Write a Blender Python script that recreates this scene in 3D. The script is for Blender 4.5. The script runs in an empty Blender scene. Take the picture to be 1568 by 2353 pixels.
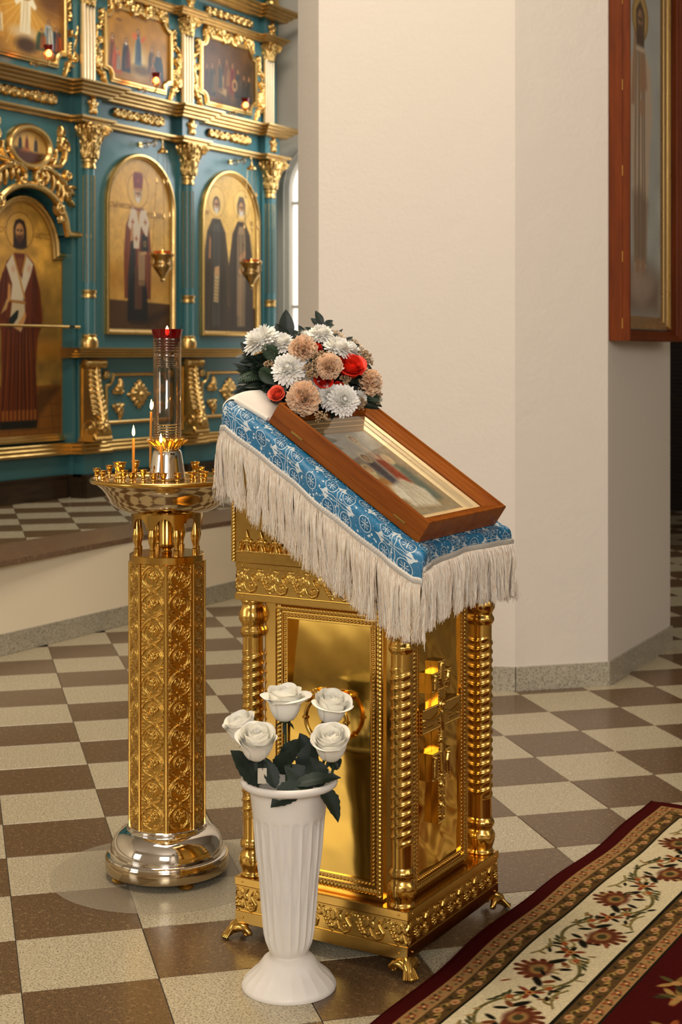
import bpy, bmesh, math, random
import numpy as np
from mathutils import Vector, Matrix

SC = bpy.context.scene
COL = SC.collection
PI = math.pi
rnd = random.Random(7)

# ------------------------------------------------------------------ camera
CAM_H, YAW, FPX, HORIZON = 1.394, math.radians(30.4), 3450.0, 812.0
cam_data = bpy.data.cameras.new('camera')
cam = bpy.data.objects.new('camera', cam_data)
COL.objects.link(cam)
cam.location = (0, 0, CAM_H)
cam.rotation_euler = (PI / 2, 0, YAW)
cam_data.sensor_fit = 'VERTICAL'
cam_data.sensor_height = 36.0
cam_data.lens = 36.0 * FPX / 2353.0
cam_data.shift_y = -(1176.5 - HORIZON) / 2353.0
cam_data.clip_start = 0.05
cam_data.dof.use_dof = True
cam_data.dof.focus_distance = 3.45
cam_data.dof.aperture_fstop = 7.0
SC.camera = cam

# ------------------------------------------------------------------ world, lamps, exposure
SC.view_settings.view_transform = 'Standard'
SC.view_settings.look = 'None'
SC.view_settings.gamma = 1.0
SC.view_settings.use_curve_mapping = False
SC.view_settings.exposure = 0.2
SC.cycles.use_denoising = True
SC.cycles.max_bounces = 8
SC.cycles.diffuse_bounces = 4
SC.cycles.glossy_bounces = 5
SC.cycles.transmission_bounces = 6
SC.cycles.transparent_max_bounces = 12
SC.cycles.caustics_reflective = False
SC.cycles.caustics_refractive = False
SC.cycles.sample_clamp_indirect = 6.0
world = bpy.data.worlds.new('world')
SC.world = world
world.use_nodes = True
world.node_tree.nodes['Background'].inputs[0].default_value = (1.0, 0.93, 0.84, 1)
world.node_tree.nodes['Background'].inputs[1].default_value = 0.15


def area(name, loc, target, sx, sy, power, color):
    l = bpy.data.lights.new(name, 'AREA')
    l.shape = 'RECTANGLE'
    l.size, l.size_y, l.energy, l.color = sx, sy, power, color
    o = bpy.data.objects.new(name, l)
    COL.objects.link(o)
    o.location = loc
    o.rotation_euler = (Vector(target) - Vector(loc)).to_track_quat('-Z', 'Y').to_euler()
    return o


# daylight through the tall windows in the wall behind the camera, the nave windows
# on the right, the altar-side window, and the warm chandelier under the ceiling; two fills are added
area('nave_window_light', (2.4, -4.85, 3.5), (-2.6, 5.2, 1.4), 3.0, 2.4, 345, (1.0, 0.955, 0.935))
area('aisle_fill_light', (-6.6, -4.85, 2.9), (-5.0, 5.0, 1.4), 2.4, 2.8, 90, (1.0, 0.955, 0.92))  # added fill standing for an invented window, brightens the icon screen side
area('side_window_light', (4.3, 3.0, 3.4), (-3.0, 4.6, 1.2), 3.0, 2.2, 28, (1.0, 0.97, 0.93))
area('chandelier_light', (-2.6, 3.0, 5.2), (-2.6, 3.0, 0), 1.8, 1.8, 150, (1.0, 0.87, 0.70))
area('icon_screen_fill', (-4.6, 7.2, 5.4), (-6.3, 8.4, 2.2), 1.2, 1.2, 60, (1.0, 0.90, 0.76))  # added fill that brightens the icon screen, no real lamp hangs here
area('altar_window_light', (-5.6, 10.0, 3.2), (-6.4, 8.0, 2.0), 0.8, 1.6, 26, (0.92, 0.96, 1.0))

# ------------------------------------------------------------------ helpers: objects


def lin(c):
    return tuple((x / 12.92 if x <= 0.04045 else ((x + 0.055) / 1.055) ** 2.4) for x in c)


def rgb(r, g, b):
    return lin((r / 255, g / 255, b / 255))


def tag(o, label=None, cat=None, group=None, kind=None):
    if label: o['label'] = label
    if cat: o['category'] = cat
    if group: o['group'] = group
    if kind: o['kind'] = kind
    return o


def empty(name, loc=(0, 0, 0), rz=0.0, label=None, cat=None, group=None):
    o = bpy.data.objects.new(name, None)
    COL.objects.link(o)
    o.location = loc
    o.rotation_euler = (0, 0, rz)
    o.empty_display_size = 0.1
    return tag(o, label, cat, group)


class MB:
    """collects vertices and faces; build() links them as one mesh object"""

    def __init__(s):
        s.v, s.f, s.mi, s.m = [], [], [], 0

    def add(s, vs, fs):
        n = len(s.v)
        s.v.extend([tuple(map(float, p)) for p in vs])
        s.f.extend([tuple(int(i) + n for i in f) for f in fs])
        s.mi.extend([s.m] * len(fs))
        return s

    def box(s, x0, x1, y0, y1, z0, z1, bev=0.0):
        if bev > 0:
            b = min(bev, (x1 - x0) * .45, (y1 - y0) * .45, (z1 - z0) * .45)
            vs, fs = [], []
            c = ((x0 + x1) / 2, (y0 + y1) / 2, (z0 + z1) / 2)
            h = ((x1 - x0) / 2, (y1 - y0) / 2, (z1 - z0) / 2)
            idx = {}
            for sx in (-1, 1):
                for sy in (-1, 1):
                    for sz in (-1, 1):
                        for a in range(3):
                            d = [h[k] - (b if k != a else 0) for k in range(3)]
                            idx[(sx, sy, sz, a)] = len(vs)
                            vs.append((c[0] + sx * d[0], c[1] + sy * d[1], c[2] + sz * d[2]))
            for a in range(3):
                o1, o2 = [k for k in range(3) if k != a]
                for sg in (-1, 1):
                    q = []
                    for (p, r) in ((-1, -1), (1, -1), (1, 1), (-1, 1)):
                        t = [0, 0, 0]; t[a] = sg; t[o1] = p; t[o2] = r
                        q.append(idx[(t[0], t[1], t[2], a)])
                    fs.append(q if (sg > 0) == (a != 1) else q[::-1])
            for a in range(3):  # edge bevels along axis a
                o1, o2 = [k for k in range(3) if k != a]
                for p in (-1, 1):
                    for r in (-1, 1):
                        q = []
                        for e in (-1, 1):
                            t = [0, 0, 0]; t[a] = e; t[o1] = p; t[o2] = r
                            q.append((idx[(t[0], t[1], t[2], o1)], idx[(t[0], t[1], t[2], o2)]))
                        fs.append((q[0][0], q[1][0], q[1][1], q[0][1]))
            for sx in (-1, 1):
                for sy in (-1, 1):
                    for sz in (-1, 1):
                        fs.append((idx[(sx, sy, sz, 0)], idx[(sx, sy, sz, 1)], idx[(sx, sy, sz, 2)]))
            return s.add(vs, fs)
        vs = [(x0, y0, z0), (x1, y0, z0), (x1, y1, z0), (x0, y1, z0), (x0, y0, z1), (x1, y0, z1), (x1, y1, z1), (x0, y1, z1)]
        fs = [(0, 3, 2, 1), (4, 5, 6, 7), (0, 1, 5, 4), (1, 2, 6, 5), (2, 3, 7, 6), (3, 0, 4, 7)]
        return s.add(vs, fs)

    def grid(s, P, closed_u=False, closed_v=False, mask=None):
        """P: array (nv, nu, 3)"""
        P = np.asarray(P, float)
        nv, nu = P.shape[:2]
        I = np.arange(nv * nu).reshape(nv, nu)
        J = I
        if closed_u: J = np.concatenate([J, J[:, :1]], 1)
        if closed_v: J = np.concatenate([J, J[:1]], 0)
        q = np.stack([J[:-1, :-1], J[:-1, 1:], J[1:, 1:], J[1:, :-1]], -1)
        q = q[mask] if mask is not None else q.reshape(-1, 4)
        V = P.reshape(-1, 3)
        if mask is not None:
            used = np.unique(q)
            mp = np.zeros(len(V), int); mp[used] = np.arange(len(used))
            V, q = V[used], mp[q]
        n = len(s.v)
        s.v.extend(map(tuple, V.tolist()))
        s.f.extend(map(tuple, (q + n).tolist()))
        s.mi.extend([s.m] * len(q))
        return s

    def lathe(s, prof, n=32, c=(0, 0, 0), fn=None, cap=True, a0=0.0):
        """prof: list of (r, z); fn(theta, z) -> radial offset"""
        pr = np.array(prof, float)
        th = np.linspace(0, 2 * PI, n, endpoint=False) + a0
        R = np.repeat(pr[:, :1], n, 1)
        Z = np.repeat(pr[:, 1:], n, 1)
        T = np.repeat(th[None], len(pr), 0)
        if fn is not None: R = R + fn(T, Z)
        P = np.stack([c[0] + R * np.cos(T), c[1] + R * np.sin(T), c[2] + Z], -1)
        base = len(s.v)
        s.grid(P, closed_u=True)
        if cap:
            if pr[0, 0] > 1e-5: s.f.append(tuple(base + i for i in range(n))[::-1]); s.mi.append(s.m)
            if pr[-1, 0] > 1e-5: s.f.append(tuple(base + (len(pr) - 1) * n + i for i in range(n))); s.mi.append(s.m)
        return s

    def tube(s, pts, r, n=8, closed=False, cap=True, flat=1.0, up=None):
        pts = np.array(pts, float)
        m = len(pts)
        r = np.broadcast_to(np.asarray(r, float), (m,))
        if closed:
            T = np.roll(pts, -1, 0) - np.roll(pts, 1, 0)
        else:
            T = np.gradient(pts, axis=0)
        T /= np.linalg.norm(T, axis=1, keepdims=True) + 1e-12
        ref = np.array(up if up is not None else (0.31, 0.17, 0.93), float)
        if up is None and abs(T[0] @ ref) > .95: ref = np.array((1., .1, .2))
        N = []
        v = ref - T[0] * (T[0] @ ref); v /= np.linalg.norm(v)
        for i in range(m):
            if up is not None:
                w = ref - T[i] * (T[i] @ ref)
                v = w / np.linalg.norm(w) if np.linalg.norm(w) > 1e-4 else v
            else:
                v = v - T[i] * (T[i] @ v); v /= np.linalg.norm(v)
            N.append(v)
        N = np.array(N); B = np.cross(T, N)
        a = np.linspace(0, 2 * PI, n, endpoint=False)
        P = pts[:, None] + r[:, None, None] * (np.cos(a)[None, :, None] * N[:, None] * flat + np.sin(a)[None, :, None] * B[:, None])
        base = len(s.v)
        s.grid(P, closed_u=True, closed_v=closed)
        if cap and not closed:
            s.f.append(tuple(base + i for i in range(n))[::-1]); s.mi.append(s.m)
            s.f.append(tuple(base + (m - 1) * n + i for i in range(n))); s.mi.append(s.m)
        return s

    def sphere(s, c, r, nu=12, nv=8):
        r = (r, r, r) if np.isscalar(r) else r
        ph = np.linspace(-PI / 2, PI / 2, nv + 1)
        th = np.linspace(0, 2 * PI, nu, endpoint=False)
        P = np.stack([c[0] + r[0] * np.cos(ph)[:, None] * np.cos(th)[None], c[1] + r[1] * np.cos(ph)[:, None] * np.sin(th)[None],
                      c[2] + r[2] * np.repeat(np.sin(ph)[:, None], nu, 1)], -1)
        return s.grid(P, closed_u=True)

    def prism(s, poly, z0, z1, fn=None):
        """poly in (x, y), extruded z0..z1; fn maps (x, y, z) to a point"""
        n = len(poly)
        vs = [(p[0], p[1], z0) for p in poly] + [(p[0], p[1], z1) for p in poly]
        if fn: vs = [fn(*v) for v in vs]
        fs = [tuple(range(n))[::-1], tuple(range(n, 2 * n))] + [(i, (i + 1) % n, n + (i + 1) % n, n + i) for i in range(n)]
        return s.add(vs, fs)

    def sweep(s, path, prof, closed=False, up=(0, 0, 1), cap=True):
        """path: 3D points; prof: (a, b) pairs, a along side = T x up, b along up; mitred"""
        path = np.array(path, float); m = len(path); up = np.array(up, float)
        P = []
        for i in range(m):
            a = path[i] - path[(i - 1) % m] if (i > 0 or closed) else path[1] - path[0]
            b = path[(i + 1) % m] - path[i] if (i < m - 1 or closed) else path[-1] - path[-2]
            a = a / np.linalg.norm(a); b = b / np.linalg.norm(b)
            sa = np.cross(a, up); sb = np.cross(b, up)
            sa /= np.linalg.norm(sa); sb /= np.linalg.norm(sb)
            sd = sa + sb; sd /= np.linalg.norm(sd)
            k = 1.0 / max(0.25, sd @ sa)
            P.append([path[i] + sd * k * p[0] + up * p[1] for p in prof])
        P = np.array(P)
        base = len(s.v); n = len(prof)
        s.grid(P, closed_u=True, closed_v=closed)
        if cap and not closed:
            s.f.append(tuple(base + i for i in range(n))); s.mi.append(s.m)
            s.f.append(tuple(base + (m - 1) * n + i for i in range(n))[::-1]); s.mi.append(s.m)
        return s

    def xf(s, M):
        s.v = [tuple(M @ Vector(p)) for p in s.v]
        return s

    def move(s, d):
        s.v = [(p[0] + d[0], p[1] + d[1], p[2] + d[2]) for p in s.v]
        return s

    def mesh(s, name, mats, smooth=True, angle=40):
        me = bpy.data.meshes.new(name)
        me.from_pydata(s.v, [], s.f)
        for m in (mats if isinstance(mats, (list, tuple)) else [mats]):
            me.materials.append(m)
        if any(s.mi): me.polygons.foreach_set('material_index', s.mi)
        if len(s.f) < 60000:
            bm = bmesh.new(); bm.from_mesh(me)
            bmesh.ops.recalc_face_normals(bm, faces=bm.faces)
            bm.to_mesh(me); bm.free()
        me.polygons.foreach_set('use_smooth', [bool(smooth)] * len(me.polygons))
        if smooth and angle < 179: me.set_sharp_from_angle(angle=math.radians(angle))
        return me

    def build(s, name, mats, parent=None, smooth=True, angle=40, loc=(0, 0, 0), **kw):
        o = bpy.data.objects.new(name, s.mesh(name, mats, smooth, angle))
        COL.objects.link(o)
        o.location = loc
        if parent: o.parent = parent
        tag(o, **kw)
        return o


def dup(o, parent=None, loc=None, rot=None, scale=None, **kw):
    c = o.copy(); COL.objects.link(c)
    if parent is not None: c.parent = parent
    if loc is not None: c.location = loc
    if rot is not None: c.rotation_euler = rot
    if scale is not None: c.scale = scale
    tag(c, **kw)
    return c


def dup_tree(o, parent=None, loc=None, rot=None, scale=None, **kw):
    c = dup(o, parent, loc, rot, scale, **kw)
    for ch in [x for x in COL.objects if x.parent == o]:
        dup_tree(ch, c)
    return c


def shared(me, name, parent=None, loc=(0, 0, 0), rot=(0, 0, 0), scale=(1, 1, 1), **kw):
    o = bpy.data.objects.new(name, me); COL.objects.link(o)
    o.location, o.rotation_euler, o.scale = loc, rot, scale
    if parent: o.parent = parent
    return tag(o, **kw)


# ------------------------------------------------------------------ helpers: node materials
class N:
    """a socket with arithmetic; makes Math nodes"""
    tree = None

    def __init__(s, sock): s.s = sock

    @staticmethod
    def op(o, *a, clamp=False):
        n = N.tree.nodes.new('ShaderNodeMath'); n.operation = o; n.use_clamp = clamp
        for i, x in enumerate(a):
            if isinstance(x, N): N.tree.links.new(x.s, n.inputs[i])
            else: n.inputs[i].default_value = float(x)
        return N(n.outputs[0])

    def __add__(s, o): return N.op('ADD', s, o)
    __radd__ = __add__
    def __sub__(s, o): return N.op('SUBTRACT', s, o)
    def __rsub__(s, o): return N.op('SUBTRACT', o, s)
    def __mul__(s, o): return N.op('MULTIPLY', s, o)
    __rmul__ = __mul__
    def __truediv__(s, o): return N.op('DIVIDE', s, o)


def nmin(a, b): return N.op('MINIMUM', a, b)
def nmax(a, b): return N.op('MAXIMUM', a, b)
def nabs(a): return N.op('ABSOLUTE', a)
def nlt(a, b): return N.op('LESS_THAN', a, b)
def nstep(a, b, x):
    n = N.tree.nodes.new('ShaderNodeMapRange'); n.interpolation_type = 'SMOOTHSTEP'
    for i, v in ((0, x), (1, a), (2, b)):
        if isinstance(v, N): N.tree.links.new(v.s, n.inputs[i])
        else: n.inputs[i].default_value = float(v)
    return N(n.outputs[0])


def nlen(x, y): return N.op('SQRT', x * x + y * y)


def new_mat(name):
    m = bpy.data.materials.new(name); m.use_nodes = True
    N.tree = m.node_tree
    return m, m.node_tree.nodes['Principled BSDF']


def link(a, b): N.tree.links.new(a.s if isinstance(a, N) else a, b)


def mixc(f, a, b):
    n = N.tree.nodes.new('ShaderNodeMix'); n.data_type = 'RGBA'
    for i, v in ((0, f), (6, a), (7, b)):
        if isinstance(v, N): N.tree.links.new(v.s, n.inputs[i])
        elif isinstance(v, (tuple, list)): n.inputs[i].default_value = (*v[:3], 1)
        elif hasattr(v, 'is_output'): N.tree.links.new(v, n.inputs[i])
        else: n.inputs[i].default_value = v
    return N(n.outputs[2])


def coord(kind='Object'):
    n = N.tree.nodes.new('ShaderNodeTexCoord')
    return n.outputs[kind]


def position():
    return N.tree.nodes.new('ShaderNodeNewGeometry').outputs['Position']


def sepxyz(sock):
    n = N.tree.nodes.new('ShaderNodeSeparateXYZ'); N.tree.links.new(sock, n.inputs[0])
    return N(n.outputs[0]), N(n.outputs[1]), N(n.outputs[2])


def mapping(sock, scale=(1, 1, 1), rot=(0, 0, 0), loc=(0, 0, 0)):
    n = N.tree.nodes.new('ShaderNodeMapping'); N.tree.links.new(sock, n.inputs[0])
    n.inputs['Scale'].default_value = scale; n.inputs['Rotation'].default_value = rot; n.inputs['Location'].default_value = loc
    return n.outputs[0]


def noise(vec, scale, detail=2.0, rough=0.5):
    n = N.tree.nodes.new('ShaderNodeTexNoise')
    if vec is not None: N.tree.links.new(vec, n.inputs['Vector'])
    n.inputs['Scale'].default_value = scale; n.inputs['Detail'].default_value = detail; n.inputs['Roughness'].default_value = rough
    return N(n.outputs['Fac'])


def voronoi(vec, scale):
    n = N.tree.nodes.new('ShaderNodeTexVoronoi'); N.tree.links.new(vec, n.inputs['Vector'])
    n.inputs['Scale'].default_value = scale
    return N(n.outputs['Distance']), N(n.outputs['Color'])


def bump(h, bsdf, strength=0.3, dist=0.01):
    n = N.tree.nodes.new('ShaderNodeBump')
    n.inputs['Strength'].default_value = strength; n.inputs['Distance'].default_value = dist
    link(h, n.inputs['Height']); N.tree.links.new(n.outputs[0], bsdf.inputs['Normal'])


def plain(name, col, rough=0.5, metal=0.0, spec=0.5, **kw):
    m, b = new_mat(name)
    b.inputs['Base Color'].default_value = (*col, 1)
    b.inputs['Roughness'].default_value = rough
    b.inputs['Metallic'].default_value = metal
    b.inputs['Specular IOR Level'].default_value = spec
    for k, v in kw.items():
        i = b.inputs[k.replace('_', ' ')]
        i.default_value = (v if len(i.default_value) == len(v) else (*v, 1)) if isinstance(v, tuple) else v
    return m


def metal(name, col, rough=0.2, var=0.08, dirt=0.25, scale=9.0, bumpy=0.0):
    m, b = new_mat(name)
    p = coord('Object')
    n = noise(p, scale, 3)
    n2 = noise(p, scale * 9, 2)
    link(mixc(n * dirt, col, tuple(c * .55 for c in col)), b.inputs['Base Color'])
    b.inputs['Metallic'].default_value = 1.0
    link(rough + (n - .5) * var * 2 + (n2 - .5) * var, b.inputs['Roughness'])
    if bumpy: bump(noise(p, scale * 1.2, 1.5), b, bumpy, 0.02)
    return m


def vcol_mat(name, rough=0.5, spec=0.4, coat=0.0, bscale=0, bstr=0.2):
    m, b = new_mat(name)
    a = N.tree.nodes.new('ShaderNodeVertexColor'); a.layer_name = 'Col'
    N.tree.links.new(a.outputs[0], b.inputs['Base Color'])
    b.inputs['Roughness'].default_value = rough
    b.inputs['Specular IOR Level'].default_value = spec
    b.inputs['Coat Weight'].default_value = coat
    b.inputs['Coat Roughness'].default_value = 0.06
    if bscale: bump(noise(coord('Object'), bscale, 3), b, bstr, 0.004)
    return m


def wood(name, c1, c2, axis=(1, 12, 12), scale=6, rough=0.3, coat=0.3):
    m, b = new_mat(name)
    p = mapping(coord('Object'), scale=axis)
    n = noise(p, scale, 4, .6); n2 = noise(p, scale * 5, 3)
    link(mixc(nstep(.3, .72, n * .75 + n2 * .25), c1, c2), b.inputs['Base Color'])
    b.inputs['Roughness'].default_value = rough
    b.inputs['Coat Weight'].default_value = coat
    b.inputs['Coat Roughness'].default_value = 0.15
    b.inputs['Specular IOR Level'].default_value = 0.16
    return m


def granite(name, base, dark, light, scale=260.0, rough=0.25, tint=0.0):
    m, b = new_mat(name)
    p = position()
    q = mapping(p, scale=(1, 1, 1))
    n1 = noise(q, scale * .8, 3, .7); n2 = noise(q, scale * .3, 2, .6); n3 = noise(q, 3.0, 2)
    c = mixc(nstep(.50, .62, n1), base, dark)
    c = mixc(nstep(.55, .70, n2) * .6, c, light)
    c = mixc(n3 * .35, c, tuple(x * .8 for x in base))
    link(c, b.inputs['Base Color'])
    b.inputs['Roughness'].default_value = rough
    b.inputs['Specular IOR Level'].default_value = 0.5
    return m


def plaster(name, col, bscale=55, bstr=0.25):
    m, b = new_mat(name)
    p = position()
    n = noise(p, 1.7, 3)
    link(mixc(n * .25, col, tuple(c * .93 for c in col)), b.inputs['Base Color'])
    b.inputs['Roughness'].default_value = 0.85
    b.inputs['Specular IOR Level'].default_value = 0.25
    bump(noise(p, bscale, 5, .55) + noise(p, 9, 3) * 1.5, b, bstr, 0.006)
    return m


M = {}
M['wall'] = plaster('white_plaster', rgb(219, 210, 198))
M['wall_smooth'] = plaster('smooth_white_plaster', rgb(242, 228, 200), 20, .08)
M['wall_grey'] = plaster('grey_plaster', rgb(206, 199, 184), 20, .05)
M['tile_light'] = granite('light_granite', rgb(190, 177, 147), rgb(94, 84, 62), rgb(212, 201, 174))
M['tile_dark'] = granite('brown_granite', rgb(104, 80, 54), rgb(58, 42, 26), rgb(150, 122, 86))
M['grout'] = plain('dark_grout', rgb(66, 54, 40), .9)
M['base_stone'] = granite('grey_granite', rgb(176, 168, 148), rgb(112, 104, 90), rgb(206, 198, 180), 170, .35)
M['edge_stone'] = granite('red_brown_granite', rgb(124, 98, 74), rgb(70, 54, 40), rgb(160, 130, 100), 170, .28)
M['gold'] = metal('polished_brass', (0.71, 0.435, 0.105), .19, .06, .35)
M['gold_relief'] = metal('embossed_brass', (0.70, 0.43, 0.10), .26, .07, .5, 14)
M['gold_panel'] = metal('rolled_brass_sheet', (0.80, 0.50, 0.10), .11, .05, .25, 5, .05)
M['gilt'] = metal('gilded_wood', (0.76, 0.50, 0.175), .30, .10, .45, 16)
M['gilt_cornice'] = metal('gilded_cornice', (0.58, 0.385, 0.15), .36, .10, .5, 12)
M['gilt_dark'] = metal('old_gilding', (0.62, 0.39, 0.12), .33, .10, .6, 12)
M['chrome'] = metal('polished_nickel', (0.78, 0.74, 0.67), .07, .03, .12)
M['blue'] = plain('blue_green_paint', rgb(62, 110, 113), .28, 0, .5)
M['blue_dark'] = plain('deep_blue_green_paint', rgb(22, 78, 88), .32, 0, .5)
M['dark_wood'] = wood('dark_brown_skirting', rgb(58, 42, 26), rgb(38, 27, 16), (1, 1, 10), 5)
M['wood'] = wood('honey_brown_wood', rgb(152, 82, 16), rgb(118, 56, 8), (1, 10, 10), 3, .4, .04)
M['wood_red'] = wood('red_brown_wood', rgb(112, 50, 10), rgb(88, 36, 5), (1, 10, 10), 3, .5, .0)
M['black'] = plain('black_paint', (.008, .008, .007), .6)


# ------------------------------------------------------------------ helpers: relief and painting on grids
def seg_dist(X, Y, a, b):
    dx, dy = b[0] - a[0], b[1] - a[1]
    L = dx * dx + dy * dy + 1e-18
    t = np.clip(((X - a[0]) * dx + (Y - a[1]) * dy) / L, 0, 1)
    return np.hypot(X - a[0] - t * dx, Y - a[1] - t * dy), t


class Relief:
    """a height field drawn with strokes and blobs"""

    def __init__(s, x0, x1, y0, y1, res):
        s.nx = max(3, int(round((x1 - x0) / res)) + 1); s.ny = max(3, int(round((y1 - y0) / res)) + 1)
        s.xs = np.linspace(x0, x1, s.nx); s.ys = np.linspace(y0, y1, s.ny)
        s.X, s.Y = np.meshgrid(s.xs, s.ys)
        s.H = np.zeros((s.ny, s.nx))

    def _win(s, xa, xb, ya, yb):
        i0, i1 = np.searchsorted(s.xs, [xa, xb]); j0, j1 = np.searchsorted(s.ys, [ya, yb])
        return slice(max(j0 - 1, 0), j1 + 1), slice(max(i0 - 1, 0), i1 + 1)

    def stroke(s, pts, w, h, groove=0.0):
        pts = np.asarray(pts, float); n = len(pts)
        w = np.broadcast_to(np.asarray(w, float), (n,)); h = np.broadcast_to(np.asarray(h, float), (n,))
        for i in range(n - 1):
            a, b = pts[i], pts[i + 1]; wm = max(w[i], w[i + 1])
            if wm <= 1e-6: continue
            W = s._win(min(a[0], b[0]) - wm, max(a[0], b[0]) + wm, min(a[1], b[1]) - wm, max(a[1], b[1]) + wm)
            X, Y = s.X[W], s.Y[W]
            if X.size == 0: continue
            d, t = seg_dist(X, Y, a, b)
            ww = np.maximum(w[i] + (w[i + 1] - w[i]) * t, 1e-6); hh = h[i] + (h[i + 1] - h[i]) * t
            q = np.clip(1 - (d / ww) ** 2, 0, 1)
            v = hh * np.sqrt(q)
            if groove: v = v - groove * hh * np.exp(-(d / (ww * .22)) ** 2) * (q > 0)
            s.H[W] = np.maximum(s.H[W], v)
        return s

    def blob(s, x, y, rx, ry, h, rot=0.0):
        r = max(rx, ry)
        W = s._win(x - r, x + r, y - r, y + r)
        c, sn = math.cos(rot), math.sin(rot)
        dx, dy = s.X[W] - x, s.Y[W] - y
        q = np.clip(1 - ((dx * c + dy * sn) / rx) ** 2 - ((-dx * sn + dy * c) / ry) ** 2, 0, 1)
        s.H[W] = np.maximum(s.H[W], h * np.sqrt(q))
        return s

    def leaf(s, x, y, ang, L, w, h, curl=0.0, n=9, groove=.5):
        t = np.linspace(0, 1, n)
        a = ang + curl * t
        px = x + np.concatenate([[0], np.cumsum(np.cos(a[:-1]) * L / (n - 1))])
        py = y + np.concatenate([[0], np.cumsum(np.sin(a[:-1]) * L / (n - 1))])
        ww = w * np.sin(PI * np.clip(t * .9 + .08, 0, 1)) ** .8 + w * .06
        return s.stroke(np.stack([px, py], 1), ww, h * (0.55 + .45 * np.sin(PI * t)), groove)

    def spiral(s, cx, cy, r0, r1, a0, turns, w0, w1, h0, h1=None, n=40):
        t = np.linspace(0, 1, n)
        r = r0 + (r1 - r0) * t; a = a0 + turns * 2 * PI * t
        h1 = h0 if h1 is None else h1
        return s.stroke(np.stack([cx + r * np.cos(a), cy + r * np.sin(a)], 1), w0 + (w1 - w0) * t, h0 + (h1 - h0) * t)

    def acanthus(s, pts, w, h, lobes=7, side=0):
        """a curling leaf: a spine with lobes leaving it on both sides"""
        pts = np.asarray(pts, float)
        n = len(pts)
        t = np.linspace(0, 1, n)
        s.stroke(pts, w * .22 * (1 - .7 * t), h)
        T = np.gradient(pts, axis=0)
        for k in range(lobes):
            u = (k + .3) / lobes; i = min(n - 1, int(u * (n - 1)))
            a = math.atan2(T[i, 1], T[i, 0])
            L = w * (1.25 - .75 * u)
            for sg in (-1, 1):
                if side and sg != side: continue
                s.leaf(pts[i, 0], pts[i, 1], a + sg * .95, L, w * .26, h * (.95 - .3 * u), curl=-sg * .7, groove=.25)
        return s

    def mirror_x(s):
        s.H = np.maximum(s.H, s.H[:, ::-1]); return s

    def mirror_y(s):
        s.H = np.maximum(s.H, s.H[::-1]); return s

    def put(s, mb, fn=None, cut=True, back=None, skirt=0.0):
        """adds the surface; fn(X, Y, H) -> points array; cut keeps only what stands out"""
        H = s.H
        if fn is None: fn = lambda X, Y, H: np.stack([X, -H, Y], -1)
        P = fn(s.X, s.Y, H)
        if cut:
            m = np.maximum.reduce([H[:-1, :-1], H[1:, :-1], H[:-1, 1:], H[1:, 1:]]) > 1e-6
            mb.grid(P, mask=m)
        else:
            mb.grid(P)
        return mb


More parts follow.
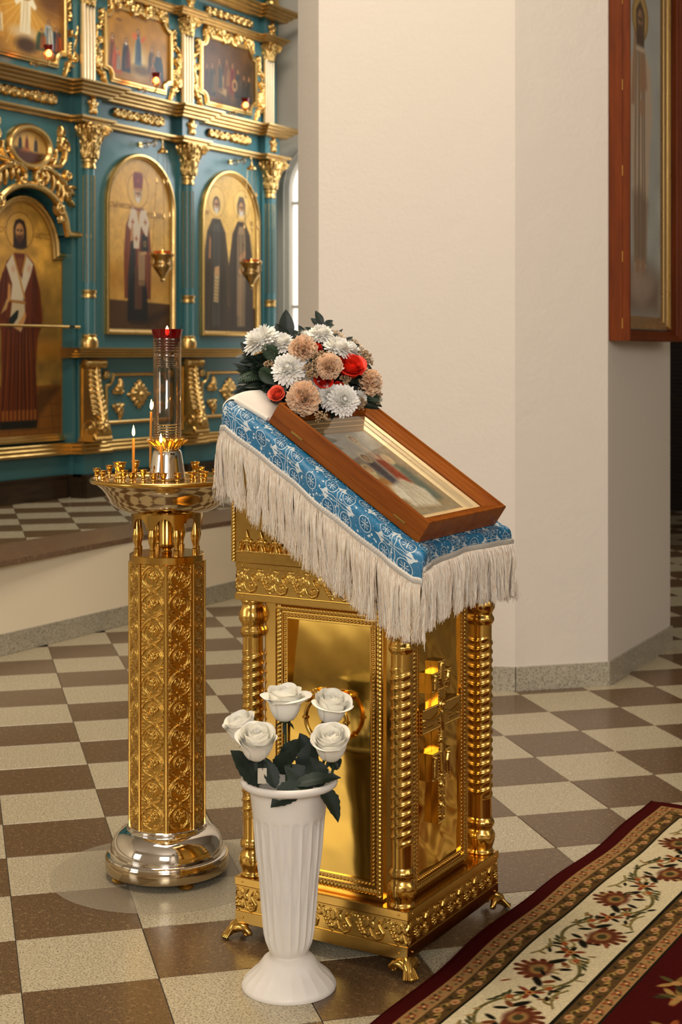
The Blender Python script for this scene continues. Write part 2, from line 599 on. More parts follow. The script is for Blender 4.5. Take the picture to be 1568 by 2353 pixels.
class Paint:
    """flat colours painted on a grid of points, kept in a colour attribute"""

    def __init__(s, w, h, res, bg):
        s.w, s.h = w, h
        s.nx = int(w / res) + 1; s.ny = int(h / res) + 1
        s.X, s.Y = np.meshgrid(np.linspace(0, w, s.nx), np.linspace(0, h, s.ny))
        s.C = np.zeros((s.ny, s.nx, 3)); s.C[:] = np.array(bg) / 255.
        s.res = res

    def over(s, a, col):
        a = np.clip(a, 0, 1)[..., None]
        s.C = s.C * (1 - a) + np.array(col) / 255. * a
        return s

    def ell(s, x, y, rx, ry, col, al=1.0, soft=.15, rot=0):
        c, sn = math.cos(rot), math.sin(rot)
        dx, dy = s.X - x, s.Y - y
        d = np.hypot((dx * c + dy * sn) / rx, (-dx * sn + dy * c) / ry)
        return s.over(al * (1 - np.clip((d - 1 + soft) / (2 * soft), 0, 1)), col)

    def ring(s, x, y, rx, ry, wd, col, al=1.0):
        d = np.abs(np.hypot((s.X - x) / rx, (s.Y - y) / ry) - 1) * min(rx, ry)
        return s.over(al * (1 - np.clip((d - wd) / (wd + s.res), 0, 1)), col)

    def poly(s, pts, col, al=1.0, soft=None):
        soft = soft or s.res * .8
        pts = np.asarray(pts, float); n = len(pts)
        D = np.full(s.X.shape, 1e9); inside = np.zeros(s.X.shape, bool)
        for i in range(n):
            a, b = pts[i], pts[(i + 1) % n]
            d, _ = seg_dist(s.X, s.Y, a, b); D = np.minimum(D, d)
            if a[1] != b[1]:
                c = (a[1] > s.Y) != (b[1] > s.Y)
                xi = (b[0] - a[0]) * (s.Y - a[1]) / (b[1] - a[1]) + a[0]
                inside ^= c & (s.X < xi)
        sd = np.where(inside, D, -D)
        return s.over(al * np.clip(sd / soft * .5 + .5, 0, 1), col)

    def line(s, pts, wd, col, al=1.0):
        D = np.full(s.X.shape, 1e9)
        for a, b in zip(pts[:-1], pts[1:]):
            d, _ = seg_dist(s.X, s.Y, a, b); D = np.minimum(D, d)
        return s.over(al * (1 - np.clip((D - wd) / (s.res), 0, 1)), col)

    def fade(s, y0, y1, col, al=1.0):
        return s.over(al * np.clip((s.Y - y0) / (y1 - y0), 0, 1), col)

    def mottle(s, amp, cells, seed=0):
        r = np.random.RandomState(seed)
        g = r.rand(max(2, int(s.h * cells)) + 2, max(2, int(s.w * cells)) + 2)
        v = bilerp(g, s.X / s.w * (g.shape[1] - 1.001), s.Y / s.h * (g.shape[0] - 1.001))
        s.C = np.clip(s.C * (1 + amp * (v[..., None] - .5) * 2), 0, 1); return s

    def folds(s, pts, n, col, al=.5, seed=0, wd=.004):
        """dark folds running down inside a robe: pts left/right top, left/right bottom"""
        r = random.Random(seed); (a, b, c, d) = pts
        for k in range(n):
            u = (k + .5 + r.uniform(-.3, .3)) / n
            x0, y0 = a[0] + (b[0] - a[0]) * u, a[1] + (b[1] - a[1]) * u
            x1, y1 = c[0] + (d[0] - c[0]) * u, c[1] + (d[1] - c[1]) * u
            s.line([(x0, y0), ((x0 + x1) / 2 + r.uniform(-wd, wd) * 2, (y0 + y1) / 2), (x1, y1)], wd * r.uniform(.5, 1.2), col, al)
        return s

    def head(s, x, y, r, hair, skin, beard=None, hat=None, halo=None):
        if halo: s.ell(x, y + r * .1, r * 2.3, r * 2.45, halo[0], .35, .05); s.ring(x, y + r * .1, r * 2.3, r * 2.45, s.res * .6, halo[1], .8)
        s.ell(x, y + r * .12, r * 1.02, r * 1.3, hair, 1, .1)
        s.ell(x, y - r * .05, r * .74, r * 1.08, skin, 1, .12)
        s.ell(x + r * .35, y - r * .1, r * .38, r * .8, [c * .72 for c in skin], .5, .5)
        for sg in (-1, 1):
            s.ell(x + sg * r * .3, y + r * .08, r * .17, r * .09, (46, 30, 18), .85, .3)
            s.line([(x + sg * r * .12, y + r * .24), (x + sg * r * .52, y + r * .22)], r * .04, (60, 38, 22), .7)
        s.line([(x, y + r * .12), (x + r * .04, y - r * .32)], r * .05, [c * .65 for c in skin], .7)
        s.ell(x, y - r * .55, r * .24, r * .06, (120, 60, 40), .8, .4)
        if beard:
            s.poly([(x - r * .62, y - r * .3), (x - r * .25, y - r * .42), (x + r * .25, y - r * .42), (x + r * .62, y - r * .3), (x + r * .48, y - r * 1.0), (x, y - r * 1.55), (x - r * .48, y - r * 1.0)], beard, .95, r * .15)
            s.ell(x, y - r * .55, r * .2, r * .05, (110, 60, 44), .6, .4)
        return s

    def put(s, mb_obj_name, mat, parent, fn, mask=None, **kw):
        P = fn(s.X, s.Y)
        mb = MB()
        m = None
        keep = np.ones(s.X.shape, bool) if mask is None else mask(s.X, s.Y)
        q = keep[:-1, :-1] & keep[1:, :-1] & keep[:-1, 1:] & keep[1:, 1:]
        V = P.reshape(-1, 3); I = np.arange(len(V)).reshape(s.X.shape)
        F = np.stack([I[:-1, :-1], I[:-1, 1:], I[1:, 1:], I[1:, :-1]], -1)[q]
        me = bpy.data.meshes.new(mb_obj_name)
        me.from_pydata(V.tolist(), [], F.tolist())
        C = s.C.reshape(-1, 3)
        L = np.where(C <= .04045, C / 12.92, ((C + .055) / 1.055) ** 2.4)
        at = me.color_attributes.new('Col', 'FLOAT_COLOR', 'POINT')
        at.data.foreach_set('color', np.concatenate([L, np.ones((len(L), 1))], 1).astype(np.float32).ravel())
        me.materials.append(mat)
        me.polygons.foreach_set('use_smooth', [True] * len(me.polygons))
        o = bpy.data.objects.new(mb_obj_name, me); COL.objects.link(o)
        if parent: o.parent = parent
        return tag(o, **kw)


def bilerp(g, u, v):
    i = np.clip(u.astype(int), 0, g.shape[1] - 2); j = np.clip(v.astype(int), 0, g.shape[0] - 2)
    a, b = u - i, v - j
    a = a * a * (3 - 2 * a); b = b * b * (3 - 2 * b)
    return (g[j, i] * (1 - a) + g[j, i + 1] * a) * (1 - b) + (g[j + 1, i] * (1 - a) + g[j + 1, i + 1] * a) * b


# ------------------------------------------------------------------ the setting
R2 = math.sqrt(.5)
CY, SY = math.cos(YAW), math.sin(YAW)


def in_view(x, y, z, m=30):
    xc = CY * x + SY * y; yc = -SY * x + CY * y
    if yc < .3: return None
    u = 784 + FPX * xc / yc; v = HORIZON - FPX * (z - CAM_H) / yc
    return (u, v, yc) if -m < u < 1568 + m and -m < v < 2353 + m else None


def clip_poly(poly, a, b, c):
    """keep a*x + b*y + c >= 0"""
    out = []
    for i in range(len(poly)):
        p, q = poly[i], poly[(i + 1) % len(poly)]
        dp, dq = a * p[0] + b * p[1] + c, a * q[0] + b * q[1] + c
        if dp >= 0: out.append(p)
        if dp * dq < 0:
            t = dp / (dp - dq); out.append((p[0] + t * (q[0] - p[0]), p[1] + t * (q[1] - p[1])))
    return out


def tile_floor(parent, phase, z, parity, region, view_max, th=.008, clips=(), skip=lambda x, y: False):
    """granite tiles on a 45 degree grid; those in view are single objects, the others two joined parts"""
    T = .3008; g = .0011
    rest = [MB(), MB()]
    cells = []
    for a in range(-60, 70):
        for b in range(-60, 70):
            ca, cb = a + .5 + phase[0], b + .5 + phase[1]
            x, y = (-ca + cb) * R2 * T, (ca + cb) * R2 * T
            if region[0] < x < region[1] and region[2] < y < region[3]:
                v = None
                for da, db in ((0, 0), (.48, .48), (-.48, .48), (.48, -.48), (-.48, -.48)):
                    px, py = x + (-da + db) * R2 * T, y + (da + db) * R2 * T
                    w = in_view(px, py, z, 0)
                    if w and not skip(px, py): v = w
                cells.append((v[2] if v else 1e9, a, b, x, y))
    cells.sort()
    h = T / 2 - g
    base = [(-h, -h), (h, -h), (h, h), (-h, h)]
    rr = random.Random(3)
    whole = {}
    n = 0
    for d, a, b, x, y in cells:
        k = (a + b + parity) % 2
        poly = [(x + (-p[0] + p[1]) * R2, y + (p[0] + p[1]) * R2) for p in base]
        cut = poly
        for c in clips: cut = clip_poly(cut, *c)
        if len(cut) < 3: continue
        mat = M['tile_dark'] if k else M['tile_light']
        if d < 1e8 and n < view_max:
            n += 1
            if cut == poly:
                if k not in whole:
                    mb = MB(); mb.box(-h, h, -h, h, -th, 0, .0009); whole[k] = mb.mesh('tile', mat, smooth=False)
                shared(whole[k], 'tile', parent, (x, y, z + rr.uniform(-.0003, .0003)), (0, 0, PI / 4 + rr.uniform(-.0012, .0012)))
            else:
                MB().prism([(p[0] - x, p[1] - y) for p in cut], -th, 0).build('tile', mat, parent, smooth=False, loc=(x, y, z))
        else:
            rest[k].prism(cut, z - th, z)
    for k in (0, 1):
        if rest[k].v: rest[k].build('tile_field', M['tile_dark'] if k else M['tile_light'], parent, smooth=False, kind='stuff')


floor = MB().box(-10.5, 4.6, -5.1, 16.2, -.25, -.0045).build('floor', M['grout'], smooth=False, kind='structure')


def hidden_floor(x, y):
    return x < -4.85 and y < 10.3 or (y > 5.75 and x < -2.24 and x > -3.5 and y < 7.2) or (x < -3.4 and y > 7.2 and x > -4.85)


tile_floor(floor, (.119, -.499), 0.0, 0, (-4.95, 4.6, -5.0, 16.0), 230, skip=hidden_floor, clips=[(1, 0, 4.85)])

# raised step in front of the icon screen
step = empty('step_platform', (-4.9, 6.5, 0)); tag(step, kind='structure')


def rel(o, mb):  # mesh given in world coordinates, kept relative to its parent
    return mb.move((-o.location[0], -o.location[1], -o.location[2]))


rel(step, MB().box(-8.6, -4.86, -1.0, 10.28, -.001, .418)).build('riser', M['wall_smooth'], step, smooth=False)
for i, (a, b) in enumerate([(-1, 2.1), (2.104, 4.1), (4.104, 6.1), (6.104, 8.1), (8.104, 10.2)]):
    rel(step, MB().box(-4.8595, -4.848, a, b, 0, .099, .002)).build('skirting_stone', M['base_stone'], step, smooth=False)
edge_pts = [(-4.80, -1.0), (-4.80, 5.1), (-4.852, 6.0), (-4.866, 6.6), (-4.852, 7.2), (-4.83, 10.2)]
for (a, b) in zip(edge_pts[:-1], edge_pts[1:]):
    rel(step, MB().prism([(a[0], a[1]), (b[0], b[1]), (-5.243, b[1]), (-5.243, a[1])], .4185, .445)).build('edge_stone', M['edge_stone'], step, smooth=False)
slab = rel(step, MB().box(-8.6, -5.245, -1.0, 10.28, .4185, .4405)).build('platform_bed', M['grout'], step, smooth=False)


class _Off:  # tiles of the platform are parts of it
    pass


n0 = set(COL.objects)
tile_floor(None, (.247, .253), .445, 0, (-8.2, -5.1, -1.0, 10.2), 60, th=.0045, clips=[(-1, 0, -5.246), (1, 0, 6.6), (0, -1, 10.27)],
           skip=lambda x, y: x < -6.6 or x > -5.2)
for o in set(COL.objects) - n0:
    o.parent = step
    o.location = (o.location[0] + 4.9, o.location[1] - 6.5, o.location[2]) if o.location.length > .01 else (4.9, -6.5, 0)

# walls: the faceted pier, back walls, ceiling
P0, P1, P2, P3, P4 = (-2.262, 6.95), (-2.224, 6.008), (-2.516, 5.709), (-3.274, 5.395), (-3.55, 5.672)
pier = [P0, P1, P2, P3, P4, (-3.60, 7.1)]
H = 6.2
w = MB().prism([(p[0] - P1[0], p[1] - P1[1]) for p in pier[::-1]], 0, H).build('wall_pier', M['wall'], smooth=False, loc=(P1[0], P1[1], 0), kind='structure')


def skirting(name, a, b, joints=(), h=.1, t=.013):
    d = Vector((b[0] - a[0], b[1] - a[1])); L = d.length; d /= L; nrm = Vector((d[1], -d[0]))
    root = empty(name, (a[0], a[1], 0)); tag(root, kind='structure')
    cuts = [0] + list(joints) + [L]
    for u, v in zip(cuts[:-1], cuts[1:]):
        v2 = v - .003 if v < L else v
        p = [d * u, d * v2, d * v2 + nrm * t, d * u + nrm * t]
        MB().prism([(q[0], q[1]) for q in p], 0.0005, h).build('skirting_stone', M['base_stone'], root, smooth=False)
    return root


skirting('baseboard_front', P2, P1)
skirting('baseboard_left', P3, P2, (.4,))
skirting('baseboard_right', (P1[0] - .001, P1[1] - .005), P0, (.5,))

# grey side wall behind the screen with its arched window
wy = 10.3
ax0, ax1, aspring, ar = -6.51, -5.858, 2.72, .326


def arch_outline(x0, x1, z0, zs, n=20, grow=0.0):
    c = (x0 + x1) / 2; r = (x1 - x0) / 2 + grow
    return [(c + r, z0)] + [(c + r * math.cos(PI * k / n), zs + r * math.sin(PI * k / n)) for k in range(n + 1)] + [(c - r, z0)]


side = MB()
ao = arch_outline(ax0, ax1, .9, aspring)
outer = [(-3.5, 0.0), (-3.5, H)] + [(-3.5 + (-8.6 + 3.5) * k / 18, H) for k in range(1, 19)] + [(-8.6, 0.0)]
# wall as front ring of quads round the arch plus a sill block
ring_in = [(p[0], wy, p[1]) for p in ao]
ring_out = []
for p in ao:
    x = max(-8.6, min(-3.5, -6.184 + (p[0] + 6.184) * 8)); z = .9 if p[1] <= .9 else min(H, max(.9, aspring + (p[1] - aspring) * 12))
    ring_out.append((x, wy, z))
ring_out = [(-3.5, wy, .9)] + [(-3.5 - 5.1 * k / 20, wy, H if 0 < k < 20 else H) for k in range(21)] + [(-8.6, wy, .9)]
n = len(ring_in)
vs = ring_in + ring_out + [(p[0], wy + .05, p[2]) for p in ring_in]
fs = [(i, i + 1, n + i + 1, n + i) for i in range(n - 1)] + [(i, i + 1, 2 * n + i + 1, 2 * n + i) for i in range(n - 1)]
side.add(vs, fs)
side.box(-8.6, -3.5, wy, wy + .3, 0, .9)
side.build('wall_side', M['wall_grey'], smooth=False, kind='structure')
tr = empty('trim_1', (-6.184, wy, .9)); tag(tr, kind='structure')
mb = MB()
for k, (gr, ww, pp) in enumerate([(.066, .016, .03), (.040, .012, .045), (.016, .014, .03)]):
    mb.tube([(p[0] + 6.184, -.006, p[1] - .9) for p in arch_outline(ax0, ax1, .9, aspring, 28, gr)], ww, 8, flat=1.0)
mb.build('arch_moulding', M['wall_grey'], tr)
win = empty('window_1', (-6.184, wy + .035, .9)); tag(win, kind='structure')
m, b = new_mat('bright_daylight_pane')
b.inputs['Base Color'].default_value = (.9, .88, .85, 1)
b.inputs['Emission Color'].default_value = (1.0, .93, .88, 1); b.inputs['Emission Strength'].default_value = .95
M['pane'] = m
pp = [(p[0] + 6.184, p[1] - .9) for p in ao]
MB().prism(pp, -.005, .005, fn=lambda x, y, z: (x, z, y)).build('pane', M['pane'], win, smooth=False)
mb = MB()
mb.box(-.012, .012, -.03, 0, 0, 2.15); mb.box(-.32, .32, -.03, 0, .86, .884); mb.box(-.32, .32, -.03, 0, 1.7, 1.724)
mb.build('window_frame', M['wall_grey'], win, smooth=False)

# the rest of the room, seen only in reflections
MB().box(-10.7, 4.8, -5.2, 16.3, H, H + .2).build('ceiling', M['wall'], smooth=False, kind='structure')


def wall_with_window(name, wname, axis, at, a0, a1, w0, w1, z0, z1, sgn, glass):
    mb = MB()
    def bx(p, q, r, s_):
        if axis == 'y': mb.box(p, q, min(at, at + .3 * sgn), max(at, at + .3 * sgn), r, s_)
        else: mb.box(min(at, at + .3 * sgn), max(at, at + .3 * sgn), p, q, r, s_)
    bx(a0, w0, 0, H); bx(w1, a1, 0, H); bx(w0, w1, 0, z0); bx(w0, w1, z1, H)
    mb.build(name, M['wall'], smooth=False, kind='structure')
    loc = ((w0 + w1) / 2, at + .15 * sgn, z0) if axis == 'y' else (at + .15 * sgn, (w0 + w1) / 2, z0)
    r = empty(wname, loc); tag(r, kind='structure')
    hw = (w1 - w0) / 2; hh = z1 - z0
    g, f = MB(), MB()
    sw = (lambda x0, x1, y0, y1, q0, q1, m: m.box(x0, x1, y0, y1, q0, q1)) if axis == 'y' else (lambda x0, x1, y0, y1, q0, q1, m: m.box(y0, y1, x0, x1, q0, q1))
    sw(-hw, hw, -.006, .006, 0, hh, g)
    for k in range(5):
        x = -hw + (2 * hw - .06) * k / 4; sw(x, x + .06, -.03, .03, 0, hh, f)
    for k in range(4):
        z = (hh - .06) * k / 3; sw(-hw, hw, -.03, .03, z, z + .06, f)
    g.build('pane', glass, r, smooth=False); f.build('window_frame', M['wall'], r, smooth=False)


m, b = new_mat('daylight_window_glass')
b.inputs['Emission Color'].default_value = (1.0, .95, .9, 1); b.inputs['Emission Strength'].default_value = .8
M['pane_day'] = m
m, b = new_mat('added_glow_glass')
b.inputs['Emission Color'].default_value = (1.0, .94, .86, 1); b.inputs['Emission Strength'].default_value = .40
M['pane_added'] = m  # glowing pane of the added back window
wall_with_window('wall_back', 'window_2', 'y', -5.0, -3.4, 4.6, .8, 4.0, 2.2, 4.9, -1, M['pane_day'])
wall_with_window('wall_back_aisle', 'added_window', 'y', -5.0, -10.5, -3.4, -8.0, -5.2, .9, 4.6, -1, M['pane_added'])  # window added to give the lectern's door panel a bright reflection
wall_with_window('wall_right', 'window_3', 'x', 4.5, -5.0, 16.0, 1.4, 4.6, 2.2, 4.6, 1, M['pane_day'])
MB().box(-10.6, -8.6, -5.1, 10.6, 0, H).build('wall_left', M['wall_smooth'], smooth=False, kind='structure')
MB().box(-10.5, 4.6, 15.9, 16.2, 0, H).build('wall_far', M['wall_grey'], smooth=False, kind='structure')
# dark slatted screen far behind, right of the pier
sc = empty('slatted_screen', (-3.6, 13.0, 0), label='dark brown slatted wooden screen in the shade far behind the pier', cat='screen')
mb = MB().box(-.9, 1.2, .03, .08, 0, 2.6); mb.build('backing', M['black'], sc, smooth=False)
mb = MB()
for k in range(72): mb.box(-.9, 1.2, 0, .03, .02 + k * .0355, .02 + k * .0355 + .017)
mb.build('slat_field', M['dark_wood'], sc, smooth=False, kind='stuff')
MB().box(-.96, -.9, -.01, .09, 0, 2.62).build('post', M['dark_wood'], sc, smooth=False)
MB().box(1.2, 1.26, -.01, .09, 0, 2.62).build('post', M['dark_wood'], sc, smooth=False)


# ------------------------------------------------------------------ the lectern
LX, LY = -1.80, 3.2085
lec = empty('lectern', (LX, LY, 0), label='tall gold brass church lectern with spiral corner columns and a blue cloth on top', cat='lectern')
HW, HD = .233, .2435


def vine(width, height, period, res=.0012, hgt=.006, phase=0.0):
    """a grape vine frieze: S scrolls, leaves and grape clusters"""
    R = Relief(-width / 2, width / 2, -height / 2, height / 2, res)
    n = int(width / period) + 2
    k = height / .062
    for i in range(-n, n + 1):
        x = (i + phase) * period
        if abs(x) > width / 2 + period: continue
        # scroll
        R.stroke([(x - .040 * k, -.004 * k), (x - .034 * k, -.020 * k), (x - .020 * k, -.027 * k), (x - .007 * k, -.022 * k), (x - .003 * k, -.009 * k), (x - .012 * k, .002 * k), (x - .017 * k, .012 * k), (x - .012 * k, .022 * k)],
                 [.002 * k, .004 * k, .0048 * k, .005 * k, .0048 * k, .004 * k, .003 * k, .0022 * k], hgt * .9)
        R.spiral(x - .017 * k, -.010 * k, .010 * k, .002 * k, -.6, 1.2, .0034 * k, .0028 * k, hgt * .8, n=18)
        # big veined leaf
        for a in (-.9, -.3, .3, .9, 1.5):
            R.leaf(x + .008 * k, .006 * k, PI / 2 + a - .3, .020 * k, .0062 * k, hgt * .75)
        R.leaf(x - .042 * k, .016 * k, -1.0, .022 * k, .008 * k, hgt * .6); R.leaf(x - .046 * k, .012 * k, -2.2, .018 * k, .008 * k, hgt * .6)
        R.blob(x - .046 * k, -.016 * k, .010 * k, .011 * k, hgt * .45)
        for (lx, ly, la) in ((.030, -.022, .4), (-.028, .022, 2.6), (.040, .006, 1.2), (-.052, .004, 2.2), (.0, .026, .2)):
            R.leaf(x + lx * k, ly * k, la, .018 * k, .0055 * k, hgt * .6); R.leaf(x + lx * k, ly * k, la + 1.0, .014 * k, .0045 * k, hgt * .55); R.leaf(x + lx * k, ly * k, la - 1.0, .014 * k, .0045 * k, hgt * .55)
        # grapes
        for (gx, gy) in ((0, 0), (.008, .002), (-.004, .008), (.005, .009), (.012, -.006), (.004, -.008), (.017, -.013), (.010, -.014)):
            R.blob(x + (.020 + gx) * k, (-.004 + gy) * k, .0048 * k, .0048 * k, hgt)
        R.stroke([(x + .012 * k, .006 * k), (x + .022 * k, .018 * k), (x + .036 * k, .020 * k)], .0022 * k, hgt * .6)
        R.blob(x + .034 * k, .022 * k, .004 * k, .004 * k, hgt * .8)
    nz = np.random.RandomState(4).rand(R.ny, R.nx)
    return R


FACES = [(0.0, 1), (PI / 2, 0), (PI, 1), (-PI / 2, 0)]  # rotations that carry the -Y face to +X, +Y, -X


def frame_panel(z0, z1, depth_y, parent, half):
    pass


# plinth
mb = MB()
mb.box(-HW, HW, -HD, HD, .036, .066, .0015)
mb.box(-HW + .003, HW - .003, -HD + .003, HD - .003, .066, .126)
mb.box(-HW - .001, HW + .001, -HD - .001, HD + .001, .126, .146, .0015)
mb.box(-HW + .001, HW - .001, -HD + .001, HD - .001, .1215, .1260, .001)
pl = mb.build('plinth', M['gold'], lec, smooth=False)
fw = vine(2 * HW - .004, .057, .086)
mb = MB(); fw.put(mb, cut=False)
fr_a = mb.mesh('frieze_front', M['gold_relief'], angle=180)
fw2 = vine(2 * HD - .004, .057, .086, phase=.4)
mb = MB(); fw2.put(mb, cut=False)
fr_b = mb.mesh('frieze_side', M['gold_relief'], angle=180)
for zc in (.0945, .853):
    shared(fr_a, 'vine_frieze', lec, (0, -HD + .0035 + .0006, zc))
    shared(fr_a, 'vine_frieze', lec, (0, HD - .0041, zc), (0, 0, PI))
    shared(fr_b, 'vine_frieze', lec, (HW - .0041, 0, zc), (0, 0, PI / 2))
    shared(fr_b, 'vine_frieze', lec, (-HW + .0041, 0, zc), (0, 0, -PI / 2))
riv = MB()
for z in (.051, .137, .815, .889):
    for sx in (-1, 1):
        riv.sphere((sx * (HW - .022), -HD - .001, z), .0026, 8, 6); riv.sphere((HW + .001, sx * (HD - .022), z), .0026, 8, 6)
riv.build('rivets', M['gold'], lec, kind='stuff')


def paw():
    """a splayed acanthus foot at a corner pointing to (+x, -y)"""
    mb = MB()
    d = Vector((R2, -R2, 0))
    P = lambda a, z: (d.x * a, d.y * a, z)
    mb.tube([P(-.03, .037), P(-.006, .035), P(.010, .026), P(.017, .015), P(.028, .007), P(.038, .006)], [.012, .014, .013, .0095, .0085, .004], 10, flat=.9)
    for sg in (-1, 1):  # side leaves along the two faces
        e = Vector((-1, 0, 0)) if sg < 0 else Vector((0, 1, 0))
        o = Vector((0, -.004, 0)) if sg < 0 else Vector((.004, 0, 0))
        pts = [Vector(P(.004, .026)) + e * t + o + Vector((0, 0, z)) for t, z in ((0, -.004), (.016, .003), (.030, .002), (.042, -.008), (.048, -.010))]
        mb.tube(pts, [.011, .011, .009, .007, .003], 9)
        c = Vector(P(.004, .016)) + e * .034 + o
        pts = [c + e * (.010 * math.cos(t) * (1 - t / 9)) + Vector((0, 0, .009 * math.sin(t) * (1 - t / 9))) for t in np.linspace(.6, 6.5, 16)]
        mb.tube(pts, np.linspace(.0055, .0025, 16), 7)
        for k in range(3):  # ribs of the claw
            q = Vector((-d.y, d.x, 0)) * sg * (.004 + .004 * k)
            mb.tube([Vector(P(.008, .030)) + q * .5, Vector(P(.019, .019)) + q, Vector(P(.036 - .003 * k, .0055)) + q * 1.4], [.0035, .0038, .003], 6)
    return mb


pm = paw().mesh('foot', M['gold'], angle=70)
for k, (sx, sy) in enumerate(((1, -1), (1, 1), (-1, 1), (-1, -1))):
    shared(pm, 'foot', lec, (sx * (HW - .004), sy * (HD - .004), 0), (0, 0, k * PI / 2))

# body with mirror panels
BX0, BX1, BY0, BY1 = -.172, .196, -.207, .182
mb = MB().box(BX0, BX1, BY0 + .027, BY1, .146, .812)
mb.box(BX0, -.139, BY0, BY0 + .0275, .146, .812); mb.box(.155, BX1, BY0, BY0 + .0275, .146, .812); mb.box(-.14, .156, BY0, BY0 + .0275, .803, .812); mb.box(-.14, .156, BY0, BY0 + .0275, .146, .152)
mb.build('body', M['gold'], lec, smooth=False)


def rope(mb, a, b, w, h, pitch, nrm, twist=1):
    """half round twisted rope from a to b lying on a face with normal nrm"""
    a, b, nrm = Vector(a), Vector(b), Vector(nrm)
    L = (b - a).length; T = (b - a) / L; S = T.cross(nrm)
    nu = max(4, int(L / pitch * 7)); nv = 9
    t = np.linspace(0, L, nu); al = np.linspace(0, PI, nv)
    TT, AA = np.meshgrid(t, al)
    ph = (TT / pitch + twist * AA / PI * .9) % 1.0
    k = .55 + .45 * np.sqrt(np.clip(np.sin(PI * ph), 0, 1))
    s_ = np.cos(AA) * w / 2; z_ = np.sin(AA) * h * k
    P = np.array(a)[None, None] + TT[..., None] * np.array(T) + s_[..., None] * np.array(S) + z_[..., None] * np.array(nrm)
    mb.grid(P)


def rect_frame(parent, cx, z0, z1, hw, rot, off, wavy=0, bow=0.0):
    """rope and bead border round a mirror panel; built facing -Y then turned"""
    root_loc = off
    f = MB()
    # raised flat board with mitred rails
    def rail(i0, i1, y):
        f.box(cx - hw + i0, cx - hw + i1, y, bow, z0 + i0, z1 - i0); f.box(cx + hw - i1, cx + hw - i0, y, bow, z0 + i0, z1 - i0)
        f.box(cx - hw + i1, cx + hw - i1, y, bow, z0 + i0, z0 + i1); f.box(cx - hw + i1, cx + hw - i1, y, bow, z1 - i1, z1 - i0)
    rail(0, .003, -.008); rail(.003, .0195, -.005); rail(.0195, .022, -.008); rail(.022, .033, -.0045); rail(.033, .0355, -.0065)
    fo = f.build('panel_frame', M['gold'], parent, smooth=False, loc=root_loc); fo.rotation_euler = (0, 0, rot)
    r = MB()
    i = .0113
    for (a, b, tw) in (((cx - hw + i, -.005, z0 + .004), (cx - hw + i, -.005, z1 - .004), 1), ((cx + hw - i, -.005, z0 + .004), (cx + hw - i, -.005, z1 - .004), -1),
                       ((cx - hw + .004, -.005, z1 - i), (cx + hw - .004, -.005, z1 - i), 1), ((cx - hw + .004, -.005, z0 + i), (cx + hw - .004, -.005, z0 + i), -1)):
        rope(r, a, b, .0155, .0065, .0098, (0, -1, 0), tw)
    ro = r.build('rope_border', M['gold_relief'], parent, loc=root_loc, angle=180); ro.rotation_euler = (0, 0, rot)
    bd = MB()
    j = .0275
    def bead(x, z): bd.sphere((x, -.0048, z), (.0036, .0036, .0036), 8, 5)
    nz = int((z1 - z0 - 2 * j) / .0092); nx = int((2 * hw - 2 * j) / .0092)
    for k in range(nz + 1):
        z = z0 + j + (z1 - z0 - 2 * j) * k / nz; bead(cx - hw + j, z); bead(cx + hw - j, z)
    for k in range(1, nx):
        x = cx - hw + j + (2 * hw - 2 * j) * k / nx; bead(x, z0 + j); bead(x, z1 - j)
    bo = bd.build('bead_border', M['gold_relief'], parent, loc=root_loc, kind='stuff'); bo.rotation_euler = (0, 0, rot)
    i = .034
    xs, zs = np.meshgrid(np.linspace(cx - hw + i, cx + hw - i, 40), np.linspace(z0 + i, z1 - i, 90))
    y = -.0015 + .0009 * wavy * (np.sin(xs * 26 + 2 * np.sin(zs * 9)) * np.sin(zs * 17 + 1.3) + .6 * np.sin(xs * 60 + zs * 33) * np.sin(zs * 41))
    y = y + bow * .9 * np.clip((zs - .42) / .36, 0, 1) ** 2
    p = MB().grid(np.stack([xs, y, zs], -1)).build('mirror_panel', M['gold_panel'], parent, loc=root_loc, angle=180); p.rotation_euler = (0, 0, rot)


rect_frame(lec, .008, .152, .803, .147, 0, (0, BY0, 0), .25, .0268)
rect_frame(lec, -.020, .152, .803, .145, PI / 2, (BX1, 0, 0), 1.6)
rect_frame(lec, 0, .152, .803, .145, PI, (0, BY1, 0), .4)


